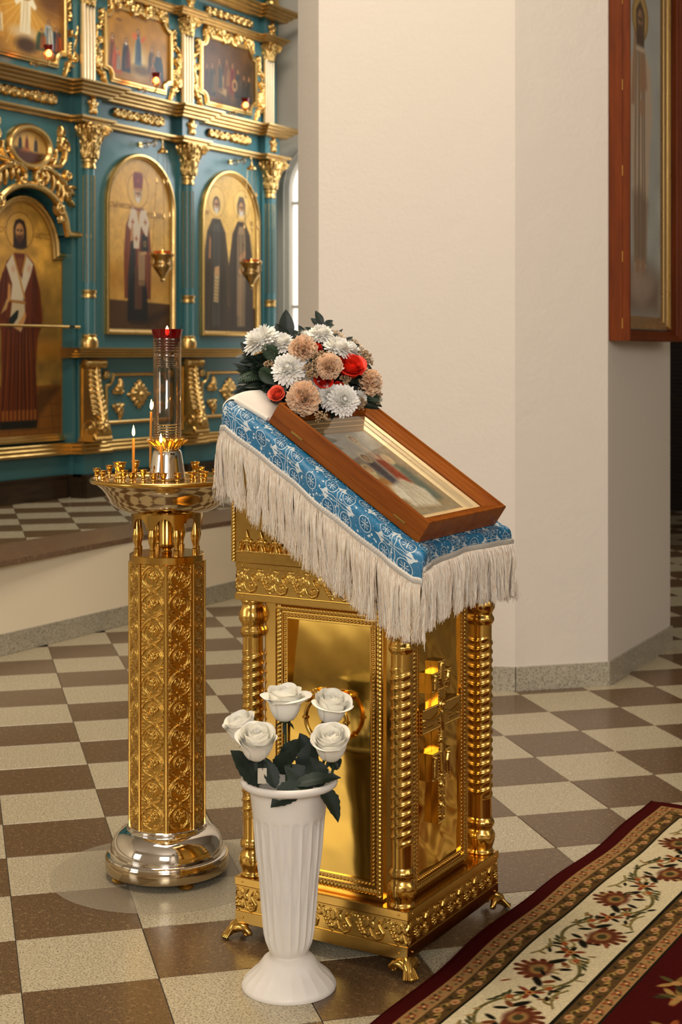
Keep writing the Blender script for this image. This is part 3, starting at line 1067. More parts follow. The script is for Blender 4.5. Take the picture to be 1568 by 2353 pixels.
# corner columns
def column():
    mb = MB()
    n = 48

    def aca(T, Z):
        z = Z
        out = np.zeros_like(T)
        for z0, z1, up in ((.150, .205, 1), (.741, .800, 1)):
            m = (z > z0) & (z < z1); u = np.clip((z - z0) / (z1 - z0), 0, 1)
            if z0 > .5: u = 1 - u
            a = (T * 5 / PI) % 2 - 1  # ten leaf halves
            leaf_ = np.clip(1 - np.abs(a) / (.35 + .6 * np.sin(PI * np.clip(u, 0, 1))), 0, 1)
            vein = np.abs(np.sin(T * 20 + np.sign(np.sin(T * 5)) * u * 5.5))
            out += m * np.sin(PI * u) * (.0032 * np.sqrt(leaf_) + .0016 * vein * leaf_ - .0006)
        for z0, z1 in ((.211, .233), (.716, .738)):
            m = (z >= z0) & (z <= z1); u = np.clip((z - z0) / (z1 - z0), 0, 1)
            out += m * np.sin(PI * u) * .0026 * np.abs(np.sin(T * 9))
        return out

    prof = [(.0, .1465), (.029, .1465), (.030, .150), (.0255, .157), (.0265, .165), (.0295, .176), (.0315, .187), (.0305, .197), (.027, .205), (.0262, .208),
            (.0262, .211), (.0275, .214), (.029, .219), (.0285, .226), (.0262, .233), (.0252, .236)]
    dense = []
    for a, b in zip(prof[:-1], prof[1:]):
        for t in np.linspace(0, 1, 4, endpoint=False): dense.append((a[0] + (b[0] - a[0]) * t, a[1] + (b[1] - a[1]) * t))
    dense.append(prof[-1])
    mb.lathe(dense, n, fn=aca, cap=False)
    top = [(r, .953 - z) for r, z in dense]  # mirror: .147 <-> .806
    top = [(r, min(z, .8065)) for r, z in top][::-1]
    cp = MB().lathe(top, n, fn=aca, cap=False)
    sh = MB()
    z = np.linspace(.234, .719, 300); th = np.linspace(0, 2 * PI, 40, endpoint=False)
    TH, Z = np.meshgrid(th, z)
    ph = ((Z / .0222) - TH / PI + 50) % 1.0
    rid = np.exp(-((ph - .5) / .15) ** 2) + .25 * np.exp(-((ph - .5) / .4) ** 2)
    env = np.clip((Z - .283) / .012, 0, 1) * np.clip((.688 - Z) / .012, 0, 1)
    r = .0246 + .0026 * rid * env
    sh.grid(np.stack([r * np.cos(TH), r * np.sin(TH), Z], -1), closed_u=True)
    return mb, cp, sh


cb, cp_, cs = column()
mb_b = cb.mesh('column_base', M['gold'], angle=180); mb_c = cp_.mesh('column_capital', M['gold'], angle=180); ms_b = cs.mesh('twisted_column', M['gold'], angle=180)
for k, (sx, sy) in enumerate(((1, -1), (1, 1), (-1, 1), (-1, -1))):
    c = shared(ms_b, 'twisted_column', lec, (sx * (HW - .031), sy * (HD - .031), 0), (0, 0, .4 + k))
    shared(mb_b, 'column_base', c); shared(mb_c, 'column_capital', c)

# upper board with vine frieze, upper box, cresting
mb = MB()
mb.box(-HW - .001, HW + .001, -HD - .001, HD + .001, .8065, .8225, .0012)
mb.box(-HW + .003, HW - .003, -HD + .003, HD - .003, .8225, .8835)
mb.box(-HW, HW, -HD, HD, .8835, .896, .0012)
mb.build('upper_board', M['gold'], lec, smooth=False)
SLOPE = .583
TS = math.tan(SLOPE)
ZTOP = lambda x: .966 - .0045 + (-1.561 - (x + LX)) * TS  # wood under the cloth, x local


UX0, UX1, UY = -.242, .236, .2425
mb = MB()
prof = [(UX0, .8965), (UX1, .8965), (UX1, ZTOP(UX1) - .012), (UX0 + .02, ZTOP(UX0 + .02) - .012), (UX0, ZTOP(UX0) - .035)]
mb.prism(prof, -UY, UY, fn=lambda x, y, z: (x, z, y))
mb.build('upper_box', M['gold'], lec, smooth=False)
mb = MB()
d = Vector((math.cos(SLOPE), 0, -math.sin(SLOPE))); nn = Vector((math.sin(SLOPE), 0, math.cos(SLOPE)))
a = Vector((UX0 + .005, 0, ZTOP(UX0 + .005))); L = .585
pts = [a - nn * .012, a + d * L - nn * .012, a + d * L, a]
mb.prism([(p.x, p.z) for p in pts], -UY - .002, UY + .002, fn=lambda x, y, z: (x, z, y))
mb.build('tabletop', M['gold'], lec, smooth=False)
# rope strips at the corner of the upper box and bead line under the cresting
r = MB()
rope(r, (UX0 + .005, -UY, .898), (UX0 + .005, -UY, 1.21), .010, .006, .008, (0, -1, 0))
rope(r, (UX0, -UY + .005, .898), (UX0, -UY + .005, 1.21), .010, .006, .008, (-1, 0, 0))
rope(r, (UX0 + .012, -UY, .9215), (UX1, -UY, .9215), .005, .004, .006, (0, -1, 0))
rope(r, (UX1, -UY, .9215), (UX1, UY, .9215), .005, .004, .006, (1, 0, 0))
r.build('rope_edging', M['gold_relief'], lec, angle=180)
R = Relief(-.02, .02, 0, .052, .0008)
h = .006
R.stroke([(0, 0), (0, .012), (0, .02)], [.0085, .005, .0045], h)
R.stroke([(-.0125, 0), (-.0125, .004), (-.010, .012), (-.0065, .017)], [.0016, .0022, .002, .0015], h)
for x, y in ((-.0085, .0235), (.0085, .0235), (0, .0335)): R.blob(x, y, .0068, .0068, h)
R.blob(0, .025, .006, .007, h * 1.3)
R.stroke([(0, .036), (0, .044), (0, .0505)], [.0062, .0036, .0005], h)
for x, y in ((-.0085, .0235), (.0085, .0235), (0, .0345)): R.blob(x, y, .0025, .0025, h * 1.6)
R.blob(-.0198, .015, .0048, .0075, h); R.blob(-.0198, .008, .003, .004, h); R.blob(-.0198, .018, .002, .003, h * 1.5)
R.stroke([(-.02, 0), (.02, 0)], .0032, h)
R.mirror_x()
mb = MB(); R.put(mb)
cm = mb.mesh('cresting_finial', M['gold_relief'], angle=180)
for k in range(11):
    shared(cm, 'cresting_finial', lec, (UX0 + .044 + .0404 * k, -UY, .924))

# ring handle on the door: two turned posts with a pair of collared rings
door_handle = empty('door_handle', (.020, BY0, .55)); door_handle.parent = lec
for x in (-.026, .044):
    hd = MB().lathe([(.0, -.001), (.013, 0), (.0135, .006), (.0105, .008), (.0125, .012), (.013, .017), (.010, .020), (.0118, .024), (.0125, .029), (.0095, .032), (.011, .036), (.0105, .043), (.006, .048), (0, .049)], 20)
    hd.v = [(p[0] + x - .020, -.004 - p[2], p[1] + .048) for p in hd.v]
    hd.build('handle_post', M['gold'], door_handle)
for yy, rr in ((-.036, .0545),):
    t = np.linspace(0, 2 * PI, 49)[:-1]
    rg = MB()
    rg.tube(np.stack([.020 + rr * np.cos(t), np.full_like(t, BY0 + yy), .550 + rr * np.sin(t)], 1), .0052, 10, closed=True)
    for a in (PI, 0.0, -PI / 2 - .7, -PI / 2 + .7):
        c = np.array((.020 + rr * math.cos(a), BY0 + yy, .550 + rr * math.sin(a))); tt = np.array((-math.sin(a), 0, math.cos(a)))
        rg.tube([c - tt * .004, c - tt * .002, c + tt * .002, c + tt * .004], [.006, .0085, .0085, .006], 12)
    rg.move((-.020, -BY0, -.55)).build('handle_ring', M['gold'], door_handle)

# three barred cross on the right face
cz, cyy = .48, -.040
cr = MB()


def cross_poly(g):
    return [(-.017, -.19), (.017, -.19), (.017, -.085), (.048, -.085), (.048, -.02), (.017, -.02), (.017, .035), (.098, .035), (.098, .093), (.019, .093), (.019, .122), (.050, .122), (.050, .168), (.019, .168), (.019, .192),
            (-.019, .192), (-.019, .168), (-.050, .168), (-.050, .122), (-.019, .122), (-.019, .093), (-.098, .093), (-.098, .035), (-.017, .035), (-.017, -.02), (-.048, -.02), (-.048, -.085), (-.017, -.085)]


cr.prism(cross_poly(0), 0, .018, fn=lambda x, y, z: (x, -z, y))
cross = cr.build('crucifix', M['gold'], lec, smooth=False, loc=(BX1 + .002, cyy, cz))
cross.rotation_euler = (0, 0, PI / 2)
R = Relief(-.1, .1, -.192, .195, .0009)
h = .007
R.stroke([(-.094, .068), (-.088, .066), (-.070, .062), (-.045, .060), (-.022, .066), (-.012, .068)], [.006, .0045, .0042, .0045, .0052, .007], h)
R.stroke([(.094, .068), (.088, .066), (.070, .062), (.045, .060), (.022, .066), (.012, .068)], [.006, .0045, .0042, .0045, .0052, .007], h)
R.stroke([(0, .068), (0, .05), (.001, .03), (.001, .012)], [.012, .011, .0085, .0095], h * 1.1)
R.stroke([(-.009, .008), (.001, .002), (.010, .004)], [.006, .009, .006], h * 1.2)
R.stroke([(-.003, .004), (-.005, -.022), (-.003, -.05), (-.003, -.068)], [.006, .005, .0042, .003], h)
R.stroke([(.005, .004), (.006, -.022), (.004, -.05), (.004, -.068)], [.006, .005, .0042, .003], h)
R.blob(0, .088, .0075, .0095, h * 1.5)
R.spiral(0, .089, .0125, .0125, 0, 1, .0018, .0018, h * .8)
for (x0, x1, y0, y1) in ((-.096, .096, .038, .090), (-.047, .047, -.082, -.023), (-.048, .048, .125, .165), (-.0155, .0155, -.188, -.09), (-.017, .017, .17, .19)):
    for k in range(int((x1 - x0) / .005) + 1):
        R.blob(x0 + .005 * k, y0, .0018, .0018, h * .35); R.blob(x0 + .005 * k, y1, .0018, .0018, h * .35)
for k in range(46):
    R.blob(-.0155, -.188 + .0077 * k, .0016, .0016, h * .35); R.blob(.0155, -.188 + .0077 * k, .0016, .0016, h * .35)
for sx in (-1, 1):
    R.stroke([(sx * .034, .158), (sx * .033, .145), (sx * .034, .130)], [.004, .007, .006], h * .8); R.blob(sx * .034, .160, .0045, .005, h)
    R.leaf(sx * .02, .142, PI / 2 + sx * -1.3, .022, .004, h * .7); R.leaf(sx * .02, .138, PI / 2 + sx * -1.9, .02, .004, h * .7)
    R.stroke([(sx * .034, -.033), (sx * .032, -.05), (sx * .034, -.075)], [.0045, .008, .007], h * .8); R.blob(sx * .034, -.031, .0045, .005, h)
    R.blob(sx * .086, .052, .006, .004, h * .6); R.leaf(sx * .035, .046, 0 if sx > 0 else PI, .05, .003, h * .4)
R.stroke([(0, .186), (0, .178), (0, .15), (0, .135)], [.006, .008, .011, .008], h * .7); R.blob(0, .184, .0055, .006, h)
for k in range(4):
    R.spiral(0, -.10 - .024 * k, .010, .002, k * PI, 1.4, .0024, .002, h * .7); R.leaf(0, -.098 - .024 * k, .6 + 2 * (k % 2), .014, .003, h * .6)
R.blob(0, -.077, .006, .005, h * .8)
mb = MB(); R.put(mb)
co = mb.build('crucifix_relief', M['gold_relief'], cross, angle=180, loc=(0, -.0182, 0))

# ------------------------------------------------------------------ the brocade cloth with its fringe
SL = .585 - .006
N_IN = (-.0055, .0)


def roll(d, r=.02, flare=.06):
    d = np.maximum(d, 0)
    a = np.minimum(d / r, PI / 2)
    ex = np.maximum(d - r * PI / 2, 0)
    return r * np.sin(a) + flare * ex, r * (1 - np.cos(a)) + ex


CW = 2 * UY + .004


def cloth_pt(u, v, lift=0.0):
    """u: along the slope from the back edge, v: across from the near edge; world coordinates"""
    u = np.asarray(u, float); v = np.asarray(v, float)
    uc = np.clip(u, 0, SL); vc = np.clip(v, 0, CW)
    ob, zb = roll(-u); of, zf = roll(u - SL, .016); on, zn = roll(-v, .022, .10); oo, zo = roll(v - CW)
    x = LX + UX0 + .002 + uc * math.cos(SLOPE) + of * .9 - ob * .75
    y = LY - CW / 2 + vc - on + oo
    drop = np.sqrt((zb * .95) ** 2 + (zn) ** 2 + zo ** 2 + (zf * .92) ** 2)
    z = ZTOP(UX0 + .002) + .004 - uc * math.sin(SLOPE) + lift - drop
    # soft folds on the hanging sides
    hang = np.clip(-v / .05, 0, 1); y = y - hang * (.0045 * np.sin(u * 21 + 1) + .003 * np.sin(u * 47))
    hang = np.clip((u - SL) / .04, 0, 1); x = x + hang * (.006 * np.sin(v * 17 + .6) + .003 * np.sin(v * 41))
    # lifted fold and pointed corner near the viewer
    cc = np.clip((u - SL + .05) / .07, 0, 1) * np.clip((.05 - v) / .07, 0, 1)
    x = x + .030 * cc; z = z - .004 * cc; y = y - .004 * cc
    fold = np.exp(-((u - SL - .004) / .02) ** 2 - ((v - .025) / .03) ** 2)
    z = z + .002 * fold; x = x + .006 * fold
    z = z - np.clip((u - SL) / .04, 0, 1) * .003 * np.sin(v * 12.5 + .9)
    return np.stack([x, y, z], -1)


U0, U1, V0, V1 = -.082, SL + .055, -.083, CW + .06
cl_m, b = new_mat('blue_brocade')
uv = N.tree.nodes.new('ShaderNodeUVMap'); uv.uv_map = 'UVMap'
ux, vy, _ = sepxyz(uv.outputs[0])
LAT = .168
# the motif is drawn twice: at the lattice corners and at its centres
white = None


def ringed_star(qx, qy):
    r = nlen(qx, qy)
    ang = N.op('ARCTAN2', qy, qx)
    ring = nstep(.0011, .0004, nabs(r - .0168))
    d4 = nabs(N.op('SINE', ang * 2)) * r      # long points on the axes
    star = nstep(.0026, .0008, d4) * nstep(.0112, .0102, r) * nstep(.0006, .0012, r)
    d8 = nabs(N.op('COSINE', ang * 2)) * r
    star2 = nstep(.0022, .0008, d8) * nstep(.0125, .0115, r) * nstep(.0050, .0058, r)
    return nmax(ring, nmax(star, star2)), r


def motif(px, py):
    fx = N.op('WRAP', px, LAT / 2, -LAT / 2); fy = N.op('WRAP', py, LAT / 2, -LAT / 2)
    ax, ay = nabs(fx), nabs(fy)
    lo, hi = nmin(ax, ay), nmax(ax, ay)
    gap = .0008 + .0030 * nstep(.0, .018, hi) * nstep(.036, .018, hi)        # spindle between twin lines
    arm = nstep(.0011, .0004, nabs(lo - gap - .0010)) * nstep(.034, .032, hi)
    wdt = .0028 + .0085 * nstep(.026, .036, hi) * nstep(.047, .037, hi)
    wdt = wdt * nstep(.056, .046, hi)
    fl = nstep(.0005, -.0005, lo - wdt) * nstep(.027, .029, hi)
    slit = nstep(.0016, .0008, lo) * nstep(.042, .038, hi)
    cross_ = nmax(arm, fl * (1 - slit))
    st, r = ringed_star(ax - .0265, ay - .0265)
    st = st * nstep(.0, .0006, lo - .0040)
    return nmax(cross_, st), r


m1, r1 = motif(ux, vy)
m2, r2 = motif(ux + LAT / 2, vy + LAT / 2)
h1x = N.op('WRAP', ux + LAT / 2, LAT / 2, -LAT / 2); h1y = N.op('WRAP', vy, LAT / 2, -LAT / 2)
h2x = N.op('WRAP', ux, LAT / 2, -LAT / 2); h2y = N.op('WRAP', vy + LAT / 2, LAT / 2, -LAT / 2)
m3, r3 = ringed_star(h1x, h1y)
m4, r4 = ringed_star(h2x, h2y)
rm = nmin(nmin(r1, r2), nmin(r3, r4))
w_ = nmax(nmax(m1, m2), nmax(m3, m4))
# curling sprigs in the ground between the rings
nz_ = noise(uv.outputs[0], 48, 1)
sp, _c = voronoi(uv.outputs[0], 95)
sprig = nstep(.30, .25, sp) * nstep(.0182, .0192, rm) * nstep(.48, .52, nz_)
sprig2 = nstep(.05, .02, nabs(N.op('FRACT', nz_ * 9) - .5)) * nstep(.0182, .0192, rm)
w_ = nmax(w_, nmax(sprig, sprig2 * .35))
blue = mixc(nstep(.0165, .0172, rm), rgb(4, 92, 132), rgb(5, 104, 146))
col = mixc(w_, blue, rgb(204, 212, 212))
link(col, b.inputs['Base Color'])
link(.42 - w_ * .1, b.inputs['Roughness'])
bump(w_ * .5 + noise(uv.outputs[0], 900, 1) * .4, b, .35, .0015)
M['brocade'] = cl_m

nu, nv = 150, 130
us = np.linspace(U0, U1, nu); vs_ = np.linspace(V0, V1, nv)
UU, VV = np.meshgrid(us, vs_)
mb = MB().grid(cloth_pt(UU, VV))
cloth = mb.build('lectern_cloth', M['brocade'], angle=180, loc=(0, 0, 0), label='blue brocade cloth with white crosses and a long pale fringe over the lectern', cat='cloth')
uvl = cloth.data.uv_layers.new(name='UVMap')
vi = np.zeros(len(cloth.data.loops), int); cloth.data.loops.foreach_get('vertex_index', vi)
uvc = np.stack([UU.ravel() - .03, VV.ravel() + .036], 1)[vi]
uvl.data.foreach_set('uv', uvc.astype(np.float32).ravel())


def edge_path(n=400):
    """walk round the hanging edge: near side (back to front), front, then far side; and the back"""
    P = []
    for t in np.linspace(.62, 0, int(n * .28)): P.append((U0, V0 + (V1 - V0) * t, -1, 0))
    for t in np.linspace(0, 1, n)[1:]: P.append((U0 + (U1 - U0) * t, V0, 0, -1))
    for t in np.linspace(0, 1, int(n * .85))[1:]: P.append((U1, V0 + (V1 - V0) * t, 1, 0))
    for t in np.linspace(1, .3, int(n * .6))[1:]: P.append((U0 + (U1 - U0) * t, V1, 0, 1))
    return np.array(P)


EP = edge_path()
k = 14
sm = EP[:, 2:].copy()
for i in range(len(EP)):
    q = EP[max(0, i - k):i + k + 1, 2:].mean(0); sm[i] = q / (np.linalg.norm(q) + 1e-9)
bw = .0135
rows = []
for j, t in enumerate(np.linspace(-bw, .002, 7)):
    off = sm * t
    p = cloth_pt(EP[:, 0] + off[:, 0], EP[:, 1] + off[:, 1])
    rows.append(p)
rows = np.array(rows)
tu = np.gradient(rows[3], axis=0); tv = rows[-1] - rows[0]
nr = np.cross(tu, tv); nr /= np.linalg.norm(nr, axis=1, keepdims=True)
out = np.array((.3, -.2, .6))
cen = rows[3].mean(0)
sgn = np.sign((nr * (rows[3] - np.array((LX, LY, 1.0)))).sum(1)); nr *= sgn[:, None]
s_arc = np.concatenate([[0], np.cumsum(np.linalg.norm(np.diff(rows[3], axis=0), axis=1))])
hgt = np.array([.0006, .003, .0042, .0034, .0042, .003, .0006])
dia = .0012 * np.sin(s_arc * 2 * PI / .008)
rows = rows + nr[None] * (hgt[:, None, None] + (dia[None, :, None] * np.array([0, .6, 1, -1, 1, .6, 0])[:, None, None]))
M['braid'] = plain('silver_white_braid', rgb(196, 190, 178), .5, .15)
MB().grid(rows).build('braid', M['braid'], cloth, angle=180)

# fringe strands
m, b = new_mat('cream_silk_fringe')
nf = noise(mapping(coord('Object'), scale=(420, 420, 3)), 1, 2)
link(mixc(nstep(.38, .62, nf), rgb(255, 247, 230), rgb(238, 216, 186)), b.inputs['Base Color'])
b.inputs['Roughness'].default_value = .36; b.inputs['Sheen Weight'].default_value = .4
M['fringe'] = m
rs = np.random.RandomState(5)
root_line = cloth_pt(EP[:, 0] + sm[:, 0] * .001, EP[:, 1] + sm[:, 1] * .001)
tot = s_arc[-1]
NS = 6400
ss = np.sort(rs.rand(NS)) * tot
i0 = np.clip(np.searchsorted(s_arc, ss) - 1, 0, len(s_arc) - 2)
f = (ss - s_arc[i0]) / (s_arc[i0 + 1] - s_arc[i0] + 1e-9)
rp = root_line[i0] * (1 - f[:, None]) + root_line[i0 + 1] * f[:, None]
rn = nr[i0]
part = EP[i0, 2:]
Ln = np.where(part[:, 1] < 0, .150, .128); Ln = np.where(part[:, 0] < 0, .112, Ln)
near_corner = np.clip((EP[i0, 0] - SL + .06) / .1, 0, 1) * (part[:, 1] < 0); Ln = Ln - .035 * near_corner
Ln = Ln * (1 + rs.randn(NS) * .035)
# strands fall in small locks that share a drift
lock = (ss / .011).astype(int); nl = lock.max() + 2
ldx, ldn = rs.randn(nl) * .010, rs.randn(nl) * .005
tang = np.gradient(root_line, axis=0)[i0]; tang /= np.linalg.norm(tang, axis=1, keepdims=True)
tang[:, 2] = 0; tang /= np.linalg.norm(tang, axis=1, keepdims=True) + 1e-9
rn2 = rn.copy(); rn2[:, 2] = 0; rn2 /= np.linalg.norm(rn2, axis=1, keepdims=True) + 1e-9
K = 8
ts = np.linspace(0, 1, K)
lay = rs.rand(NS)
wav = rs.rand(NS, 2) * 6.28
drift = ldx[lock] + rs.randn(NS) * .006
PTS = np.zeros((NS, K, 3))
for k_, t in enumerate(ts):
    bulge = (.004 + .007 * lay) * math.sin(min(1, t * 3) * PI / 2) * (1 - .55 * t) + .001
    sw = drift * t ** 1.5 + .0014 * np.sin(wav[:, 0] + t * 9) * t
    nn_ = bulge + (ldn[lock] + .002 * np.sin(wav[:, 1] + t * 8)) * t
    PTS[:, k_] = rp + tang * sw[:, None] + rn2 * nn_[:, None] - np.array((0, 0, 1.0)) * (Ln * t)[:, None] * (1 - .06 * np.abs(ldx[lock] * 20))[:, None]
rad = .00052
ang3 = np.array([0, 2 * PI / 3, 4 * PI / 3])
Vv = PTS[:, :, None, :] + rad * (np.cos(ang3)[None, None, :, None] * tang[:, None, None, :] + np.sin(ang3)[None, None, :, None] * rn2[:, None, None, :])
I = np.arange(NS * K * 3).reshape(NS, K, 3); J = np.concatenate([I, I[:, :, :1]], 2)
Q = np.stack([J[:, :-1, :-1], J[:, :-1, 1:], J[:, 1:, 1:], J[:, 1:, :-1]], -1).reshape(-1, 4)
me = bpy.data.meshes.new('fringe')
me.from_pydata(Vv.reshape(-1, 3).tolist(), [], Q.tolist()); me.materials.append(M['fringe'])
me.polygons.foreach_set('use_smooth', [True] * len(me.polygons))
shared(me, 'fringe', cloth, kind='stuff')

# ------------------------------------------------------------------ folded white towel at the top of the cloth
M['towel'] = plain('white_cotton', rgb(232, 224, 208), .9, 0, .2, Sheen_Weight=.4)
nu, nv = 46, 22
su = np.linspace(-.060, .092, nu); sv = np.linspace(0, 1, nv)
SU, SV = np.meshgrid(su, sv)
near = -.004 + .040 * np.clip((SU + .01) / .1, 0, 1) - .018 * np.clip(-SU / .06, 0, 1)
VV2 = near + (.30 - near) * SV
base = cloth_pt(SU, VV2 * 1.0 + 0)
th = .024 * np.clip(np.sin(PI * np.clip((SU + .060) / .152, 0, 1)) ** .35, 0.0, 1)
th = th * np.clip(np.sqrt(np.clip(SV / .16, 0, 1)), 0, 1) + .002
th = th + .003 * np.sin(SU * 60 + SV * 5) * SV
nrm = np.array((math.sin(SLOPE), -.1, math.cos(SLOPE)))
back = np.clip((-SU) / .03, 0, 1)[..., None]
nb = np.array((-.9, -.1, .45))
dirn = nrm * (1 - back) + nb * back
top = base + dirn * (th + .002)[..., None]; bot = base + dirn * .0015
mb = MB().grid(top).grid(bot[:, ::-1])
mb.tube(np.stack([base[0, 20:, 0] * 1, base[0, 20:, 1], base[0, 20:, 2]], 1) + np.array((.0, -.001, .0055)), .0065, 10)
mb.build('folded_towel', M['towel'], angle=180, label='folded white towel lying over the high back end of the blue cloth', cat='towel')

# ------------------------------------------------------------------ the icon in its wooden case
case = empty('icon_case', (-1.76, LY, 1.0995), 0, label='flat brown wooden icon case with glass lid lying on the blue cloth', cat='icon')
case.rotation_euler = (0, SLOPE, .004)
CL, CWd, CT = .239, .2105, .056
mb = MB().box(-CL + .003, CL - .003, -CWd + .003, CWd - .003, 0, .003)
rect = [(-CL, -CWd, 0), (-CL, CWd, 0), (CL, CWd, 0), (CL, -CWd, 0)]
mb.sweep(rect, [(0, 0), (0, .0172), (.0008, .0178), (.036, .0178), (.036, 0)], closed=True)
mb.build('case_back', M['wood'], case, smooth=False)
mb = MB()
pr = [(0, .0185), (0, CT - .002), (.0015, CT), (.007, CT), (.0085, CT - .0055), (.014, CT - .0045), (.018, CT - .0095), (.0195, CT - .0125), (.0245, CT - .0110), (.029, CT - .0165), (.0305, CT - .0200), (.0345, CT - .0185), (.040, CT - .0245), (.040, .0185)]
mb.sweep(rect, pr, closed=True)
mb.build('lid_frame', M['wood'], case, angle=25)
mb = MB()
for x, z in ((-.155, .0178), (.172, .0178)):
    mb.box(x - .018, x + .018, -CWd - .0012, -CWd + .002, z - .0022, z + .0022)
    mb.tube([(x - .018, -CWd - .001, z), (x + .018, -CWd - .001, z)], .0016, 8)
mb.build('hinge', M['gold'], case, smooth=False)
gi = .0415
M['gilt_pale'] = metal('pale_gilding', (0.95, 0.76, 0.46), .38, .06, .2, 10)
mb = MB()
pr = [(0, .0035), (0, .0285), (.002, .0288), (.009, .0235), (.010, .0215), (.018, .0165), (.019, .0145), (.027, .0095), (.028, .0080), (.033, .0062), (.033, .0035)]
mb.sweep([(-CL + gi, -CWd + gi, 0), (-CL + gi, CWd - gi, 0), (CL - gi, CWd - gi, 0), (CL - gi, -CWd + gi, 0)], pr, closed=True)
mb.build('inner_frame', M['gilt_pale'], case, angle=25)
pw, ph = 2 * (CWd - gi - .032), 2 * (CL - gi - .032)
p = Paint(pw, ph, .0011, (168, 162, 142))
p.mottle(.12, 60, 1)
W_, H_ = pw, ph
p.fade(H_ * .55, H_ * 1.0, (176, 172, 158), .7)
p.poly([(0, 0), (W_, 0), (W_, H_ * .30), (W_ * .7, H_ * .36), (W_ * .3, H_ * .3), (0, H_ * .36)], (150, 128, 88), .9, .03)
p.poly([(0, H_ * .3), (W_ * .35, H_ * .42), (W_ * .3, H_ * .66), (0, H_ * .62)], (112, 106, 82), .85, .03)
p.poly([(W_ * .7, H_ * .2), (W_, H_ * .2), (W_, H_ * .86), (W_ * .82, H_ * .7)], (146, 124, 92), .8, .03)
p.ell(W_ * .30, H_ * .36, W_ * .10, H_ * .10, (176, 118, 54), .9, .3); p.ell(W_ * .27, H_ * .5, .017, .020, (206, 186, 130), .8)
p.poly([(W_ * .40, H_ * .34), (W_ * .52, H_ * .34), (W_ * .54, H_ * .62), (W_ * .46, H_ * .66), (W_ * .38, H_ * .6)], (62, 64, 74), .95, .008)
p.poly([(W_ * .56, H_ * .36), (W_ * .74, H_ * .34), (W_ * .72, H_ * .70), (W_ * .60, H_ * .74)], (150, 58, 32), .95, .008)
p.poly([(W_ * .58, H_ * .66), (W_ * .70, H_ * .64), (W_ * .68, H_ * .86), (W_ * .60, H_ * .88)], (216, 196, 166), .9, .006)
p.poly([(W_ * .72, H_ * .12), (W_ * .92, H_ * .14), (W_ * .9, H_ * .52), (W_ * .78, H_ * .60)], (88, 104, 92), .9, .01)
p.poly([(W_ * .30, H_ * .10), (W_ * .74, H_ * .07), (W_ * .80, H_ * .26), (W_ * .62, H_ * .42), (W_ * .42, H_ * .36), (W_ * .30, H_ * .24)], (216, 206, 180), .95, .008)
p.poly([(W_ * .22, H_ * .20), (W_ * .42, H_ * .18), (W_ * .46, H_ * .36), (W_ * .3, H_ * .36)], (222, 214, 190), .9, .008)
p.folds([(W_ * .42, H_ * .38), (W_ * .66, H_ * .38), (W_ * .34, H_ * .1), (W_ * .76, H_ * .1)], 9, (168, 152, 120), .6, 2, .0015)
for (x, y, hr) in ((.47, .69, (90, 78, 74)), (.64, .91, (120, 84, 50)), (.30, .56, (150, 120, 70)), (.80, .64, (196, 176, 140))):
    p.ell(W_ * x, H_ * y, .0205, .023, (222, 202, 150), .75, .1)
    p.ell(W_ * x, H_ * y, .011, .0135, hr, 1, .2); p.ell(W_ * x, H_ * y - .002, .0078, .0105, (208, 168, 128), 1, .2)
p.mottle(.07, 140, 3)
M['paint_matt'] = vcol_mat('painted_panel', .45, .4)
p.put('painting', M['paint_matt'], case, lambda X, Y: np.stack([H_ / 2 - Y, X - W_ / 2, np.full_like(X, .0058)], -1))
m, b = new_mat('clear_glass_sheet')
b.inputs['Base Color'].default_value = (.97, .98, .97, 1); b.inputs['Roughness'].default_value = .01; b.inputs['IOR'].default_value = 1.5
tr_ = N.tree.nodes.new('ShaderNodeBsdfTransparent'); gl = N.tree.nodes.new('ShaderNodeBsdfGlossy'); fr = N.tree.nodes.new('ShaderNodeFresnel'); mx = N.tree.nodes.new('ShaderNodeMixShader')
fr.inputs[0].default_value = 1.5; gl.inputs['Roughness'].default_value = .01
ge = N.tree.nodes.new('ShaderNodeNewGeometry')
link(N(fr.outputs[0]) * (1 - N(ge.outputs['Backfacing'])), mx.inputs[0]); N.tree.links.new(tr_.outputs[0], mx.inputs[1]); N.tree.links.new(gl.outputs[0], mx.inputs[2])
N.tree.links.new(mx.outputs[0], N.tree.nodes['Material Output'].inputs[0])
M['glass_sheet'] = m
MB().box(-CL + .0385, CL - .0385, -CWd + .0385, CWd - .0385, .0298, .0312).build('glass', M['glass_sheet'], case, smooth=False)


# ------------------------------------------------------------------ the icon screen (iconostasis)
# built in facade coordinates: s along the wall, p towards the nave, z up
IS0, IZ0 = 8.0, .445
ico = empty('icon_screen', (-6.5, IS0, IZ0), PI / 2, label='tall blue-green icon screen with gilded carving, columns and cornices at the back', cat='icon screen')
COLS = [7.722, 8.826, 9.91]
BAYS = [8.285, 9.385]


def fbox(mb, s0, s1, p0, p1, z0, z1, bev=0.0):
    return mb.box(s0 - IS0, s1 - IS0, -p1, -p0, z0 - IZ0, z1 - IZ0, bev)


def fpt(s, p, z):
    return (s - IS0, -p, z - IZ0)


def on_ico(root, s, p, z):
    return fpt(s, p, z)


def world_of(s, p, z):
    return (-6.5 + p, s, z)


# blue carcass
mb = MB()
fbox(mb, 7.60, 10.06, -.30, 0, .60, 5.4)            # right part
fbox(mb, 5.4, 7.60, -.30, -.14, .60, 5.4)           # back of the left bay
fbox(mb, 5.4, 7.60, -.14, -.03, 2.95, 5.4)
fbox(mb, 5.4, 7.62, -.2, -.045, .60, .80)
fbox(mb, 7.665, 10.06, 0, .03, .60, .745)
mb.build('blue_carcass', M['blue'], ico, smooth=False)
# left bay: blue board with the big arched opening round its icon
SC_ = 7.19


